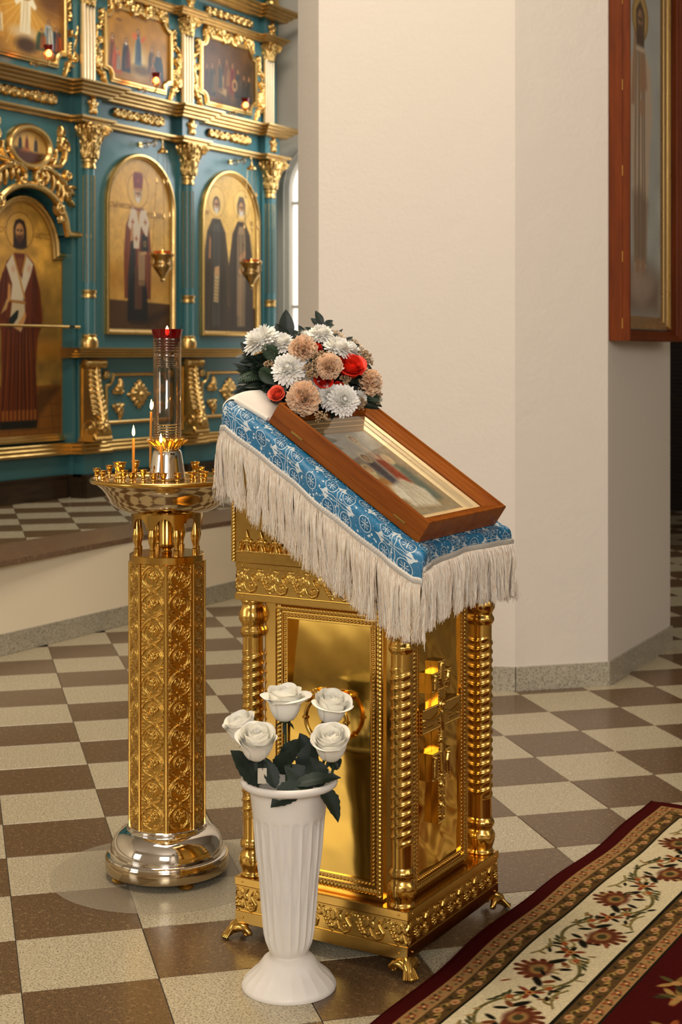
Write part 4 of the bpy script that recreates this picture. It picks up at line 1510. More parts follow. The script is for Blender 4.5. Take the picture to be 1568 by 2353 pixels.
def shoulder(hw_r, hw_a, z0, zs, ztop, n=18, c=SC_):
    """outline of a rectangle that steps in to an arch"""
    pts = [(c + hw_r, z0), (c + hw_r, zs), (c + hw_a, zs)]
    for k in range(1, n):
        a = PI * k / n; pts.append((c + hw_a * math.cos(a), zs + (ztop - zs) * math.sin(a)))
    return pts + [(c - hw_a, zs), (c - hw_r, zs), (c - hw_r, z0)]


arch_o = [(SC_ + .345, 2.172)] + [(SC_ + .335 * math.cos(PI * k / 24), 2.172 + .273 * math.sin(PI * k / 24)) for k in range(1, 24)] + [(SC_ - .345, 2.172)]
mb = MB()
n = len(arch_o)
ringo = [(7.66, 2.172)] + [((7.66 if k < 9 else (5.4 if k > 15 else SC_ + (SC_ - 5.4) * (9 - k) / 6 + (7.66 - SC_) * (15 - k) / 6 * (1 if k < 12 else 0) )), 2.96) for k in range(1, 24)] + [(5.4, 2.172)]
ringo = [(7.66, 2.172)] + [(7.66 + (5.4 - 7.66) * (k - 1) / 22, 2.96) for k in range(1, 24)] + [(5.4, 2.172)]
vs = [fpt(s, -.01, z) for s, z in arch_o] + [fpt(s, -.01, z) for s, z in ringo] + [fpt(s, -.14, z) for s, z in arch_o]
mb.add(vs, [(i, i + 1, n + i + 1, n + i) for i in range(n - 1)] + [(i, i + 1, 2 * n + i + 1, 2 * n + i) for i in range(n - 1)])
fbox(mb, SC_ + .345, 7.66, -.14, -.01, 2.165, 2.172); fbox(mb, 5.4, SC_ - .345, -.14, -.01, 2.165, 2.172)
mb.build('arched_board', M['blue'], ico, smooth=False)
mb = MB()
path = [fpt(7.66, -.005, 2.172), fpt(SC_ + .357, -.005, 2.172)] + [fpt(SC_ + .345 * math.cos(PI * k / 28), -.005, 2.185 + .275 * math.sin(PI * k / 28)) for k in range(1, 28)] + [fpt(SC_ - .357, -.005, 2.172), fpt(SC_ - .70, -.005, 2.172)]
mb.sweep(path, [(-.02, 0), (-.02, .022), (-.008, .034), (.008, .034), (.02, .022), (.02, 0)], up=(0, -1, 0))
mb.build('arch_moulding', M['gilt'], ico, angle=30)

# plinth and skirting
mb = MB(); fbox(mb, 7.60, 10.06, -.02, .075, .446, .60); fbox(mb, 5.4, 7.60, -.2, -.035, .446, .60); fbox(mb, COLS[0] - .115, COLS[0] + .10, .07, .115, .446, .60); fbox(mb, COLS[1] - .105, COLS[1] + .105, .07, .115, .446, .60); fbox(mb, COLS[2] - .105, 10.06, .07, .115, .446, .60)
fbox(mb, 7.60, 10.06, 0, .085, .585, .60); fbox(mb, 5.4, 7.60, -.1, -.025, .585, .60)
mb.build('skirting', M['dark_wood'], ico, smooth=False)
mb = MB()
for c in COLS: fbox(mb, c - .09, min(c + .09, 10.06), 0, .07, .60, .745)
for c in COLS: fbox(mb, c - .085, min(c + .085, 10.06), 0, .022, .60, 3.15)
for c in COLS: fbox(mb, c - .10, min(c + .10, 10.06), 0, .06, 2.92, 3.10)
for c in COLS: fbox(mb, c - .10, min(c + .10, 10.06), 0, .05, 3.86, 4.02)
fbox(mb, 7.637, 7.66, -.14, .005, .60, 2.95)
mb.build('pilaster_blocks', M['blue'], ico, smooth=False)


def moulding(name, z0, h, proj, breaks, s0=5.4, s1=10.06, mat='gilt', left_p=-.03, base=0.0, brk=.055, steps=4, inv=False, left=None):
    """a stepped cornice running along the wall with forward breaks at the columns"""
    left = s0 < 7.3
    line = [(s0, left_p), (7.60, left_p)] if left else [(s0, base)]
    for c in breaks:
        a, b = c - .105, min(c + .105, s1)
        if line[-1][0] < a - .01: line.append((a, line[-1][1] if line[-1][0] < 7.61 and left and len(line) == 2 else base))
        if len(line) == 3 and line[1][0] == 7.60 and line[2][0] > 7.6: line[2] = (a, left_p)
        line += [(a, base + brk), (b, base + brk)]
        if b < s1: line.append((b, base))
    if line[-1][0] < s1: line.append((s1, base))
    cl = [line[0]]
    for q in line[1:]:
        if abs(q[0] - cl[-1][0]) + abs(q[1] - cl[-1][1]) > 1e-4: cl.append(q)
    pr = [(-.02, 0)]
    for k in range(steps):
        u0, u1 = k / steps, (k + 1) / steps
        q = proj * (.25 + .75 * u1 ** 1.2)
        pr += [(q - proj * .10, h * u0 + h * .03), (q, h * (u0 + .35 / steps)), (q, h * u1 - h * .02)]
    pr += [(-.02, h)]
    if inv: pr = [(a, h - b) for a, b in pr[::-1]]
    mb = MB().sweep([fpt(s, p, z0) for s, p in cl], pr, up=(0, 0, 1))
    return mb.build(name, M[mat], ico, smooth=False)


moulding('lower_ledge', .735, .075, .055, COLS, mat='gilt_dark', steps=3, inv=True)
moulding('column_shelf', 1.362, .07, .13, COLS, s0=7.50, mat='gilt_dark', steps=4, brk=.03)
moulding('architrave', 2.905, .042, .07, COLS, mat='gilt_cornice', steps=2, brk=.06)
moulding('main_cornice', 3.085, .082, .14, COLS, mat='gilt_cornice', steps=4, brk=.055)
moulding('upper_architrave', 3.825, .052, .07, COLS, mat='gilt_cornice', steps=3, brk=.055)
moulding('upper_cornice', 4.005, .085, .14, COLS, mat='gilt_cornice', steps=4, brk=.055)

# columns with capitals
shaft = MB()
shaft.lathe([(.046, 1.512), (.046, 1.76)], 28, cap=False); shaft.lathe([(.0445, 1.81), (.043, 2.63)], 28, cap=False)
shaft.move((0, 0, -IZ0))
ring = MB().lathe([(.046, 1.758), (.052, 1.761), (.053, 1.772), (.050, 1.779), (.049, 1.788), (.055, 1.798), (.055, 1.811), (.045, 1.815)], 28, cap=False)
ring.move((0, 0, -IZ0))
collar = MB().lathe([(.044, 2.612), (.050, 2.615), (.052, 2.630), (.046, 2.640), (.047, 2.652), (.055, 2.660), (.055, 2.676), (.047, 2.682)], 28, cap=False)
collar.move((0, 0, -IZ0))
basem = MB().lathe([(.064, 1.434), (.066, 1.450), (.066, 1.470), (.060, 1.490), (.052, 1.500), (.055, 1.506), (.055, 1.516), (.046, 1.522)], 28, cap=False).move((0, 0, -IZ0))
flute = MB()
for k in range(6):
    a = PI + PI * k / 5 - .12
    flute.tube([(.0435 * math.cos(a), .0435 * math.sin(a), z) for z in (1.865 - IZ0, 1.87 - IZ0, 2.565 - IZ0, 2.57 - IZ0)], [.002, .0032, .0032, .002], 6)


def capital(r0, r1, z0, z1, volutes=True):
    mb = MB()
    Rl = Relief(0, 2 * PI, 0, 1, .03)
    for row, (zz, hh, off) in enumerate(((0.0, .52, 0), (.22, .58, PI / 8), (.45, .5, 0))):
        for k in range(8):
            x = off + k * PI / 4 + PI / 8
            for xx in (x, x - 2 * PI):
                Rl.stroke([(xx, zz), (xx, zz + hh * .5), (xx, zz + hh)], [.26, .36, .17], .55 + .2 * row, .5)
                Rl.blob(xx, zz + hh * .93, .20, .09, 1.15)
    z = np.linspace(0, 1, Rl.ny)
    U, V = Rl.X, Rl.Y
    bell = r0 + (r1 - r0) * V ** 2.2
    r = bell + Rl.H * .020 * (r0 / .046)
    P = np.stack([r * np.cos(U), r * np.sin(U), z0 + (z1 - z0) * V], -1)
    mb.grid(P)
    h = z1 - z0
    w = r1 * 1.32
    if volutes:
        for k in range(4):
            a = PI / 4 + k * PI / 2
            c = np.array((math.cos(a), math.sin(a))) * w * 1.0
            tng = np.array((-math.sin(a), math.cos(a)))
            t = np.linspace(0, 4.6 * PI, 46); rr = .030 * (1 - t / (5.2 * PI)) * (r0 / .046)
            for side in (-1, 1):
                off = tng * side * .012
                pts = np.stack([c[0] + off[0] + math.cos(a) * rr * np.cos(t), c[1] + off[1] + math.sin(a) * rr * np.cos(t), z1 - .028 * (r0 / .046) + rr * np.sin(t)], 1)
                mb.tube(pts, np.linspace(.009, .004, 46) * (r0 / .046), 6)
            mb.tube([(c[0] - math.cos(a) * .03, c[1] - math.sin(a) * .03, z1 - h * .5), (c[0] - math.cos(a) * .012, c[1] - math.sin(a) * .012, z1 - h * .25), (c[0], c[1], z1 - .01)], [.010, .013, .011], 7)
    # concave abacus
    pts = []
    for k in range(4):
        a0 = PI / 4 + k * PI / 2; a1 = a0 + PI / 2
        for u in np.linspace(0, 1, 7)[:-1]:
            aa = a0 + (a1 - a0) * u; rad = w * (1.10 - .30 * math.sin(PI * u)); pts.append((rad * math.cos(aa), rad * math.sin(aa)))
    mb.prism(pts, z1 - .004, z1 + .016 * (r0 / .046))
    for k in range(4):
        a = k * PI / 2; mb.sphere((r1 * 1.05 * math.cos(a), r1 * 1.05 * math.sin(a), z1), .014 * (r0 / .046), 8, 6)
    return mb


cap_me = capital(.046, .070, 2.682 - IZ0, 2.892 - IZ0).mesh('capital', M['gilt'], angle=180)
sh_me = shaft.mesh('column_shaft', M['blue']); rg_me = ring.mesh('column_ring', M['gilt']); co_me = collar.mesh('column_collar', M['gilt']); bs_me = basem.mesh('column_base', M['gilt']); fl_me = flute.mesh('flute_rods', M['gilt'])
for c in COLS:
    o = shared(sh_me, 'column', ico, (c - IS0, -.03, 0))
    shared(rg_me, 'column_ring', o); shared(co_me, 'column_collar', o); shared(bs_me, 'column_base', o); shared(fl_me, 'gilt_fillets', o); shared(cap_me, 'capital', o, scale=(1.22, 1.22, 1))
# fluted pilasters of the upper tier
m, b = new_mat('cream_gilding'); M['cream_gilt'] = metal('cream_gilding', (0.86, 0.70, 0.44), .4, .05, .3, 20)
pil = MB()
for k in range(4):
    x = -.048 + .032 * k; pil.tube([(x, -.006, 3.185 - IZ0), (x, -.006, 3.70 - IZ0)], .0125, 8, flat=1)
pil.box(-.066, .066, -.004, .012, 3.17 - IZ0, 3.70 - IZ0); pil.box(-.075, .075, -.03, .012, 3.165 - IZ0, 3.19 - IZ0)
pil_me = pil.mesh('fluted_pilaster', M['cream_gilt'])
cap2 = capital(.044, .060, 3.69 - IZ0, 3.815 - IZ0, True).mesh('pilaster_capital', M['gilt'], angle=180)
for c in COLS:
    shared(pil_me, 'fluted_pilaster', ico, (c - IS0, -.028, 0)); shared(cap2, 'pilaster_capital', ico, (c - IS0, -.02, 0))
bulb = MB().lathe([(.05, 0), (.062, .02), (.066, .05), (.055, .08), (.046, .09), (.046, .7)], 20).mesh('upper_column', M['gilt'])
for c in COLS: shared(bulb, 'upper_column', ico, (c - IS0, -.05, 4.09 - IZ0))

# carved scroll strips and small leaves in the friezes
def carve(R, name, mat, s, p, z, kind=None, me=None):
    mb = MB(); R.put(mb)
    return mb.mesh(name, M[mat], angle=180)


R = Relief(-.28, .28, -.046, .046, .004)
for sg in (-1, 1):
    for k, (x, r, a) in enumerate(((.045, .030, 0), (.115, .033, PI), (.185, .033, 0), (.248, .028, PI))):
        R.spiral(sg * x, 0, r, .006, a if sg > 0 else PI - a, 1.6 * (1 if k % 2 else -1) * sg, .0125, .009, .030, .024, 30)
        R.blob(sg * x, 0, .011, .011, .034)
        for q in (-1, 1):
            R.leaf(sg * (x + .03), q * .012, (0 if sg > 0 else PI) + q * .9, .045, .011, .026, curl=-q * 1.1)
R.blob(0, 0, .02, .03, .034)
strip = carve(R, 'carved_scroll', 'gilt', 0, 0, 0)
for s in (7.18, BAYS[0], BAYS[1]): shared(strip, 'carved_scroll', ico, fpt(s, .002 if s > 7.6 else -.028, 3.038))
for s in (7.18, BAYS[0], BAYS[1]): shared(strip, 'carved_scroll', ico, fpt(s, .002 if s > 7.6 else -.028, 3.945), (0, 0, 0), (1.1, 1, .95))
R = Relief(-.05, .05, -.06, .06, .003)
for a, L in ((PI / 2, .07), (PI / 2 + .9, .055), (PI / 2 - .9, .055), (-PI / 2 - .5, .055), (-PI / 2 + .5, .055)):
    R.leaf(0, -.01, a, L, .018, .026)
R.blob(0, -.012, .016, .016, .034)
lf = carve(R, 'leaf_ornament', 'gilt', 0, 0, 0)
for c in COLS:
    shared(lf, 'leaf_ornament', ico, fpt(c + .005, .061, 3.035)); shared(lf, 'leaf_ornament', ico, fpt(c + .005, .051, 3.94))

# carving round the upper icons
R = Relief(-.14, .02, 3.20, 3.76, .0045)
R.acanthus([(-.035, 3.71), (-.045, 3.66), (-.05, 3.61), (-.042, 3.57)], .035, .03, 4)
R.stroke([(-.05, 3.60), (-.085, 3.58), (-.10, 3.555)], [.012, .018, .004], .026)
R.stroke([(-.105, 3.55), (-.108, 3.50), (-.085, 3.475), (-.06, 3.485), (-.055, 3.505), (-.068, 3.512)], [.004, .017, .017, .014, .012, .009], .032)
R.stroke([(-.10, 3.50), (-.102, 3.46), (-.085, 3.42), (-.075, 3.38)], [.016, .018, .019, .021], .032, .3)
for k in range(4):
    R.leaf(-.088 + .003 * k, 3.44 - .02 * k, -2.4, .05, .011, .024); R.leaf(-.078, 3.44 - .02 * k, -.6, .05, .011, .024)
R.spiral(-.080, 3.335, .030, .008, 1.6, 1.4, .017, .014, .036)
R.stroke([(-.085, 3.29), (-.06, 3.275), (-.03, 3.285), (-.02, 3.262), (-.03, 3.24)], [.004, .014, .018, .014, .009], .03)
R.stroke([(-.02, 3.26), (-.004, 3.225), (.006, 3.205)], [.012, .012, .008], .028)
R.leaf(-.03, 3.28, 2.6, .06, .014, .026)
side_me = carve(R, 'carved_border', 'gilt', 0, 0, 0)
R = Relief(-.35, .35, -.06, .09, .0045)
for k in range(7):
    a = PI / 2 + (k - 3) * .36; R.leaf(0, -.03, a, .085 - .008 * abs(k - 3), .015, .036)
R.blob(0, -.025, .022, .018, .042)
for sg in (-1, 1):
    b0 = 0 if sg > 0 else PI
    R.stroke([(sg * .03, -.03), (sg * .07, -.035), (sg * .11, -.01), (sg * .13, .02)], [.012, .018, .018, .012], .034, .25)
    R.spiral(sg * .105, .012, .038, .008, b0, sg * 1.4, .018, .012, .036)
    R.acanthus([(sg * .12, .03), (sg * .17, .045), (sg * .22, .03), (sg * .25, 0)], .034, .034, 5)
    R.spiral(sg * .245, .0, .036, .010, PI / 2, -sg * 1.3, .017, .013, .038)
    R.stroke([(sg * .26, .035), (sg * .295, .04), (sg * .315, .01), (sg * .31, -.03), (sg * .325, -.055)], [.010, .014, .016, .012, .006], .03)
top_me = carve(R, 'carved_crest', 'gilt', 0, 0, 0)


def notched(w, h, r, n=6, c=(0, 0)):
    pts = []
    for (sx, sy, a0) in ((1, 1, PI * 1.5), (-1, 1, 0), (-1, -1, PI / 2), (1, -1, PI)):
        cx_, cy_ = sx * w / 2, sy * h / 2
        st = {(1, 1): (1, 0), (-1, 1): (0, 1), (-1, -1): (1, 0), (1, -1): (0, 1)}[(sx, sy)]
        # concave quarter circle centred on the corner, walked counter clockwise
        for k in range(n + 1):
            a = {(1, 1): PI * 1.5 - PI / 2 * k / n, (-1, 1): 0 - PI / 2 * k / n, (-1, -1): PI / 2 - PI / 2 * k / n, (1, -1): PI - PI / 2 * k / n}[(sx, sy)]
            pts.append((cx_ + r * math.cos(a), cy_ + r * math.sin(a)))
    return [(c[0] + x, c[1] + y) for x, y in pts]


def in_notched(X, Y, w, h, r):
    x, y = np.abs(X - w / 2), np.abs(Y - h / 2)
    return (x <= w / 2) & (y <= h / 2) & (np.hypot(x - w / 2, y - h / 2) >= r)


M['paint'] = vcol_mat('icon_paint', .42, .3, 0)
FR_PROF = [(-.0, 0), (-.0, .016), (.008, .024), (.020, .024), (.026, .014), (.034, .014), (.038, .006), (.038, 0)]


def notch_icon(s, z, w, h, r, label, painter, p0=.0):
    root = empty('framed_icon', world_of(s, p0, z - h / 2), PI / 2, label=label, cat='icon', group='framed scene icons of the upper row')
    ol = notched(w, h, r)
    mb = MB().sweep([(x, -.002, y + h / 2) for x, y in ol][::-1], [(b_, a_) for b_, a_ in [(-a, b) for a, b in FR_PROF]], closed=True, up=(0, -1, 0))
    mb.build('frame', M['gilt'], root, angle=30)
    pt = painter(w, h)
    pt.put('painting', M['paint'], root, lambda X, Y: np.stack([X - w / 2, np.full_like(X, -.004), Y], -1), mask=lambda X, Y: in_notched(X, Y, w, h, r * .9))
    return root


def robe(p, x, y, w, h, col, col2=None, seed=0, head=(200, 150, 100), hair=(70, 44, 24), hal=None, beard=None, lean=0):
    """a standing figure, feet at (x, y)"""
    p.poly([(x - w * .5, y), (x + w * .5, y), (x + w * .42 + lean, y + h * .55), (x + w * .26 + lean, y + h * .80), (x - w * .26 + lean, y + h * .80), (x - w * .42 + lean, y + h * .55)], col, .97, .006)
    if col2: p.poly([(x - w * .1, y + h * .08), (x + w * .45, y + h * .15), (x + w * .38 + lean, y + h * .6), (x + lean, y + h * .78)], col2, .9, .008)
    p.folds([(x - w * .2, y + h * .7), (x + w * .2, y + h * .7), (x - w * .45, y + h * .03), (x + w * .45, y + h * .03)], 5, [c * .5 for c in col], .5, seed, .003)
    p.head(x + lean, y + h * .88, h * .075, hair, head, beard, None, hal)


def paint_a(w, h):  # radiant white figure above two groups
    p = Paint(w, h, .0035, (150, 100, 44)); p.mottle(.2, 14, 1)
    p.poly([(0, 0), (w, 0), (w, h * .28), (w * .6, h * .22), (0, h * .3)], (132, 88, 36), .9, .03)
    p.ell(w * .58, h * .62, .26, .42, (206, 150, 58), .9, .35)
    for k in range(26):
        a = k * PI / 13 + .1
        p.line([(w * .58 + .06 * math.cos(a), h * .66 + .06 * math.sin(a)), (w * .58 + .34 * math.cos(a), h * .66 + .34 * math.sin(a))], .003, (236, 196, 110), .35)
    p.ell(w * .85, h * .80, .16, .14, (84, 50, 26), .8, .5); p.ell(w * .12, h * .8, .13, .16, (92, 58, 32), .7, .5)
    p.ell(w * .58, h * .26, .13, .045, (206, 180, 140), .8, .4)
    p.poly([(w * .53, h * .26), (w * .64, h * .26), (w * .645, h * .60), (w * .69, h * .56), (w * .71, h * .60), (w * .64, h * .76), (w * .55, h * .76), (w * .47, h * .62), (w * .49, h * .57), (w * .54, h * .62)], (236, 224, 190), .97, .006)
    p.folds([(w * .57, h * .7), (w * .62, h * .7), (w * .54, h * .27), (w * .63, h * .27)], 5, (196, 170, 120), .6, 1, .003)
    p.head(w * .595, h * .82, .036, (90, 52, 26), (214, 168, 112), (90, 52, 26), None, ((236, 190, 90), (150, 90, 30)))
    robe(p, w * .30, h * .16, .10, .42 * h, (214, 150, 60), (230, 214, 176), 2, beard=(220, 210, 190))
    robe(p, w * .17, h * .12, .10, .40 * h, (38, 62, 40), None, 3)
    robe(p, w * .93, h * .10, .13, .34 * h, (44, 60, 70), (196, 84, 30), 4); robe(p, w * .84, h * .14, .10, .36 * h, (150, 160, 160), (214, 200, 170), 5)
    robe(p, w * .76, h * .10, .11, .28 * h, (64, 84, 50), (206, 92, 26), 6)
    p.ell(w * .6, h * .12, .10, .05, (58, 36, 20), .9, .4)
    return p


def paint_b(w, h):  # a blue figure raised before two groups on gold
    p = Paint(w, h, .0035, (168, 116, 38)); p.mottle(.12, 16, 4); p.poly([(0, 0), (w, 0), (w, h * .18), (0, h * .24)], (150, 104, 44), .9, .03)
    p.ell(w * .52, h * .30, .10, .10, (214, 190, 140), .8, .5); p.ell(w * .55, h * .2, .1, .035, (60, 40, 20), .7, .5)
    robe(p, w * .50, h * .26, .075, .54 * h, (84, 110, 122), (54, 76, 96), 1, beard=(80, 50, 30))
    p.poly([(w * .40, h * .70), (w * .47, h * .73), (w * .49, h * .64), (w * .43, h * .62)], (206, 96, 26), .95, .006); p.poly([(w * .55, h * .66), (w * .62, h * .72), (w * .60, h * .64), (w * .55, h * .60)], (196, 84, 24), .95, .006)
    robe(p, w * .10, h * .14, .08, .50 * h, (120, 74, 40), (206, 90, 30), 2); robe(p, w * .17, h * .08, .10, .38 * h, (196, 78, 24), (150, 160, 140), 3)
    robe(p, w * .31, h * .12, .10, .50 * h, (34, 44, 54), (140, 50, 26), 4, beard=(224, 214, 196))
    robe(p, w * .72, h * .18, .09, .42 * h, (76, 66, 50), (180, 120, 60), 5); robe(p, w * .83, h * .10, .12, .46 * h, (30, 48, 56), (44, 66, 66), 6, hair=(160, 160, 150)); robe(p, w * .74, h * .06, .08, .3 * h, (150, 90, 44), None, 7)
    p.ell(w * .2, h * .85, .035, .012, (110, 70, 30), .8, .4)
    return p


def paint_c(w, h):  # a dark crowd with a pale altar
    p = Paint(w, h, .0035, (74, 46, 16)); p.mottle(.3, 14, 8); p.fade(h * .55, h, (96, 62, 22), .5)
    p.poly([(w * .3, h * .2), (w * .46, h * .14), (w * .48, h * .42), (w * .34, h * .50)], (150, 118, 66), .9, .01)
    for k, (x, y, hh, c, c2) in enumerate(((.2, .1, .55, (40, 36, 22), (120, 84, 36)), (.33, .2, .56, (110, 76, 30), (30, 44, 44)), (.47, .26, .52, (96, 52, 22), (150, 104, 50)), (.58, .2, .54, (110, 40, 20), None), (.68, .16, .5, (40, 40, 34), (90, 60, 30)), (.8, .12, .46, (60, 44, 22), None), (.9, .1, .48, (34, 30, 20), (90, 62, 28)), (.1, .12, .5, (66, 40, 18), None))):
        robe(p, w * x, h * y, .09, hh * h / .42 * .42, c, c2, 20 + k, head=(150, 100, 54), hair=(50, 30, 14))
    p.ring(w * .62, h * .36, .028, .036, .005, (150, 110, 56), .9)
    p.poly([(w * .6, 0), (w, 0), (w, h * .3), (w * .7, h * .3)], (26, 22, 12), .7, .05)
    return p


icons_up = []
notch_icon(7.10, 3.545, .86, .53, .085, 'framed icon of a radiant white figure, leftmost of the upper row', paint_a, -.028)
notch_icon(BAYS[0], 3.508, .70, .475, .075, 'framed icon of a blue-robed figure between two groups, middle of the upper row', paint_b)
notch_icon(BAYS[1], 3.502, .70, .465, .075, 'dark framed icon of a crowd, rightmost of the upper row', paint_c)
for s, w, p in ((BAYS[0], .70, .002), (BAYS[1], .70, .002), (7.10, .86, -.026)):
    for sg in (-1, 1):
        shared(side_me, 'carved_border', ico, (s + sg * (w / 2 + .012) - IS0, -p, -IZ0), (0, 0, 0), (-sg, 1, 1))
    shared(top_me, 'carved_crest', ico, fpt(s, p, 3.775 if s > 7.2 else 3.865))


# lower row icons
def arch_mask(w, h, zs):
    def f(X, Y):
        x = X - w / 2; a = w / 2
        return (np.abs(x) <= a) & ((Y <= zs) | ((x / a) ** 2 + (np.maximum(Y - zs, 0) / (h - zs)) ** 2 <= 1))
    return f


def arch_icon(s, z0, w, h, zs, label, painter, p0=.0, outline=None, mask=None, prof=None, texts=()):
    root = empty('framed_icon', world_of(s, p0, z0), PI / 2, label=label, cat='icon', group='arched saint icons of the lower row')
    ol = outline or ([(w / 2, 0)] + [(w / 2 * math.cos(PI * k / 26), zs + (h - zs) * math.sin(PI * k / 26)) for k in range(27)] + [(-w / 2, 0)])
    mb = MB().sweep([(x, -.002, y) for x, y in ol], [(-b, a) for a, b in [(q[1] * 0 + q[1], q[0]) for q in (prof or FR2)]][::1], closed=True, up=(0, -1, 0))
    mb.build('frame', M['gilt'], root, angle=35)
    pt = painter(w, h)
    pt.put('painting', M['paint'], root, lambda X, Y: np.stack([X - w / 2, np.full_like(X, -.005), Y], -1), mask=mask or arch_mask(w, h, zs))
    for (txt, x, z, size) in texts:
        cu = bpy.data.curves.new('lettering', 'FONT'); cu.body = txt; cu.size = size; cu.align_x = 'CENTER'; cu.space_character = .9
        cu.materials.append(M['letter'])
        tmp = bpy.data.objects.new('tmp', cu); COL.objects.link(tmp); bpy.context.view_layer.update()
        me = bpy.data.meshes.new_from_object(tmp); me.name = 'lettering'
        bpy.data.objects.remove(tmp)
        if not me.materials: me.materials.append(M['letter'])
        o = bpy.data.objects.new('lettering', me); COL.objects.link(o); o.parent = root; o.location = (x, -.0062, z); o.rotation_euler = (PI / 2, 0, 0); o.scale = (.8, 1.25, 1)
        o['kind'] = 'stuff'
    return root


FR2 = [(0.0, 0.0), (0.0, .020), (.006, .030), (.018, .032), (.026, .024), (.030, .016), (.036, .014), (.040, .006), (.040, 0.0)]
M['letter'] = plain('umber_lettering', rgb(120, 78, 32), .5)


def gold_ground(w, h, seed, dark_from=0, base=(206, 158, 72)):
    p = Paint(w, h, .0036, base); p.mottle(.06, 10, seed); p.mottle(.05, 45, seed + 1)
    return p


def paint_nich(w, h):
    p = gold_ground(w, h, 3)
    p.poly([(0, h * .2), (w, h * .2), (w, h * .42), (w * .5, h * .36), (0, h * .40)], (166, 112, 36), .55, .08)
    p.mottle(.04, 22, 9)
    p.poly([(0, 0), (w, 0), (w, h * .175), (0, h * .19)], (70, 44, 16), .96, .005)
    for k in range(4): p.line([(w * .25 * k, 0), (w * (.1 + .22 * k), h * .18)], .001, (50, 30, 12), .6)
    p.poly([(w * .6, h * .05), (w * .95, h * .12), (w * .9, h * .15), (w * .6, h * .1)], (40, 24, 10), .6, .02)
    c = w * .475
    # phelonion (outer robe), brown red with dark lining
    p.poly([(c - .150, h * .20), (c - .158, h * .44), (c - .135, h * .60), (c - .06, h * .70), (c + .06, h * .70), (c + .12, h * .62), (c + .150, h * .45), (c + .140, h * .20)], (112, 52, 18), .98, .006)
    p.folds([(c - .06, h * .66), (c + .06, h * .66), (c - .15, h * .2), (c + .14, h * .2)], 11, (60, 24, 10), .6, 5, .004)
    p.folds([(c - .1, h * .6), (c + .1, h * .6), (c - .14, h * .22), (c + .13, h * .22)], 7, (160, 84, 30), .5, 8, .003)
    p.poly([(c - .105, h * .10), (c - .115, h * .3), (c - .075, h * .52), (c - .03, h * .5), (c - .02, h * .1)], (28, 30, 26), .9, .012)
    p.poly([(c - .12, h * .07), (c + .11, h * .07), (c + .10, h * .24), (c + .06, h * .34), (c - .06, h * .34), (c - .11, h * .24)], (20, 20, 16), .96, .01)
    p.poly([(c - .04, h * .14), (c + .045, h * .14), (c + .05, h * .38), (c - .04, h * .38)], (86, 52, 30), .9, .006)
    p.poly([(c + .005, h * .27), (c + .075, h * .27), (c + .08, h * .46), (c, h * .46)], (150, 118, 80), .95, .005)
    for k in range(3): p.line([(c + .01, h * (.275 + .012 * k)), (c + .07, h * (.275 + .012 * k))], .002, (80, 50, 24), .8)
    # omophorion, white with crosses
    p.poly([(c - .115, h * .60), (c - .075, h * .70), (c - .01, h * .685), (c + .0, h * .64), (c + .03, h * .69), (c + .085, h * .695), (c + .125, h * .62), (c + .10, h * .535), (c + .03, h * .60), (c + .01, h * .475), (c - .05, h * .475), (c - .06, h * .60), (c - .09, h * .575)], (206, 186, 156), .97, .005)
    p.poly([(c - .02, h * .685), (c + .02, h * .685), (c + .006, h * .61)], (168, 116, 46), .95, .004)
    for x, z in ((-.06, .62), (.08, .625), (-.02, .53)):
        p.line([(c + x - .014, h * z), (c + x + .014, h * z)], .0035, (150, 74, 34), .9); p.line([(c + x, h * z - .018), (c + x, h * z + .018)], .0035, (150, 74, 34), .9)
    # book in the left hand, blessing right hand
    p.poly([(c + .035, h * .455), (c + .115, h * .465), (c + .105, h * .545), (c + .045, h * .56)], (30, 30, 20), .97, .004); p.ring(c + .075, h * .505, .012, .016, .003, (130, 100, 50), .9)
    p.poly([(c - .085, h * .51), (c - .06, h * .52), (c - .062, h * .60), (c - .075, h * .61)], (196, 146, 92), .95, .004)
    p.poly([(c + .03, h * .44), (c + .10, h * .45), (c + .09, h * .465), (c + .03, h * .46)], (190, 140, 90), .9, .004)
    # head with tall red mitre
    p.ell(c, h * .80, .115, .125, (214, 168, 82), .7, .06); p.ring(c, h * .80, .115, .125, .0016, (150, 104, 44), .8)
    p.head(c - .002, h * .775, .043, (150, 136, 112), (192, 142, 92), (206, 196, 176))
    p.poly([(c - .048, h * .80), (c + .045, h * .80), (c + .055, h * .875), (c + .035, h * .895), (c - .04, h * .895), (c - .058, h * .875)], (112, 36, 22), .97, .005)
    p.line([(c - .05, h * .805), (c + .046, h * .805)], .005, (176, 122, 56), .9); p.ell(c, h * .85, .012, .014, (150, 70, 40), .9)
    p.poly([(c - .09, h * .055), (c + .08, h * .055), (c + .085, h * .08), (c - .09, h * .08)], (40, 26, 14), .9, .006)
    return p


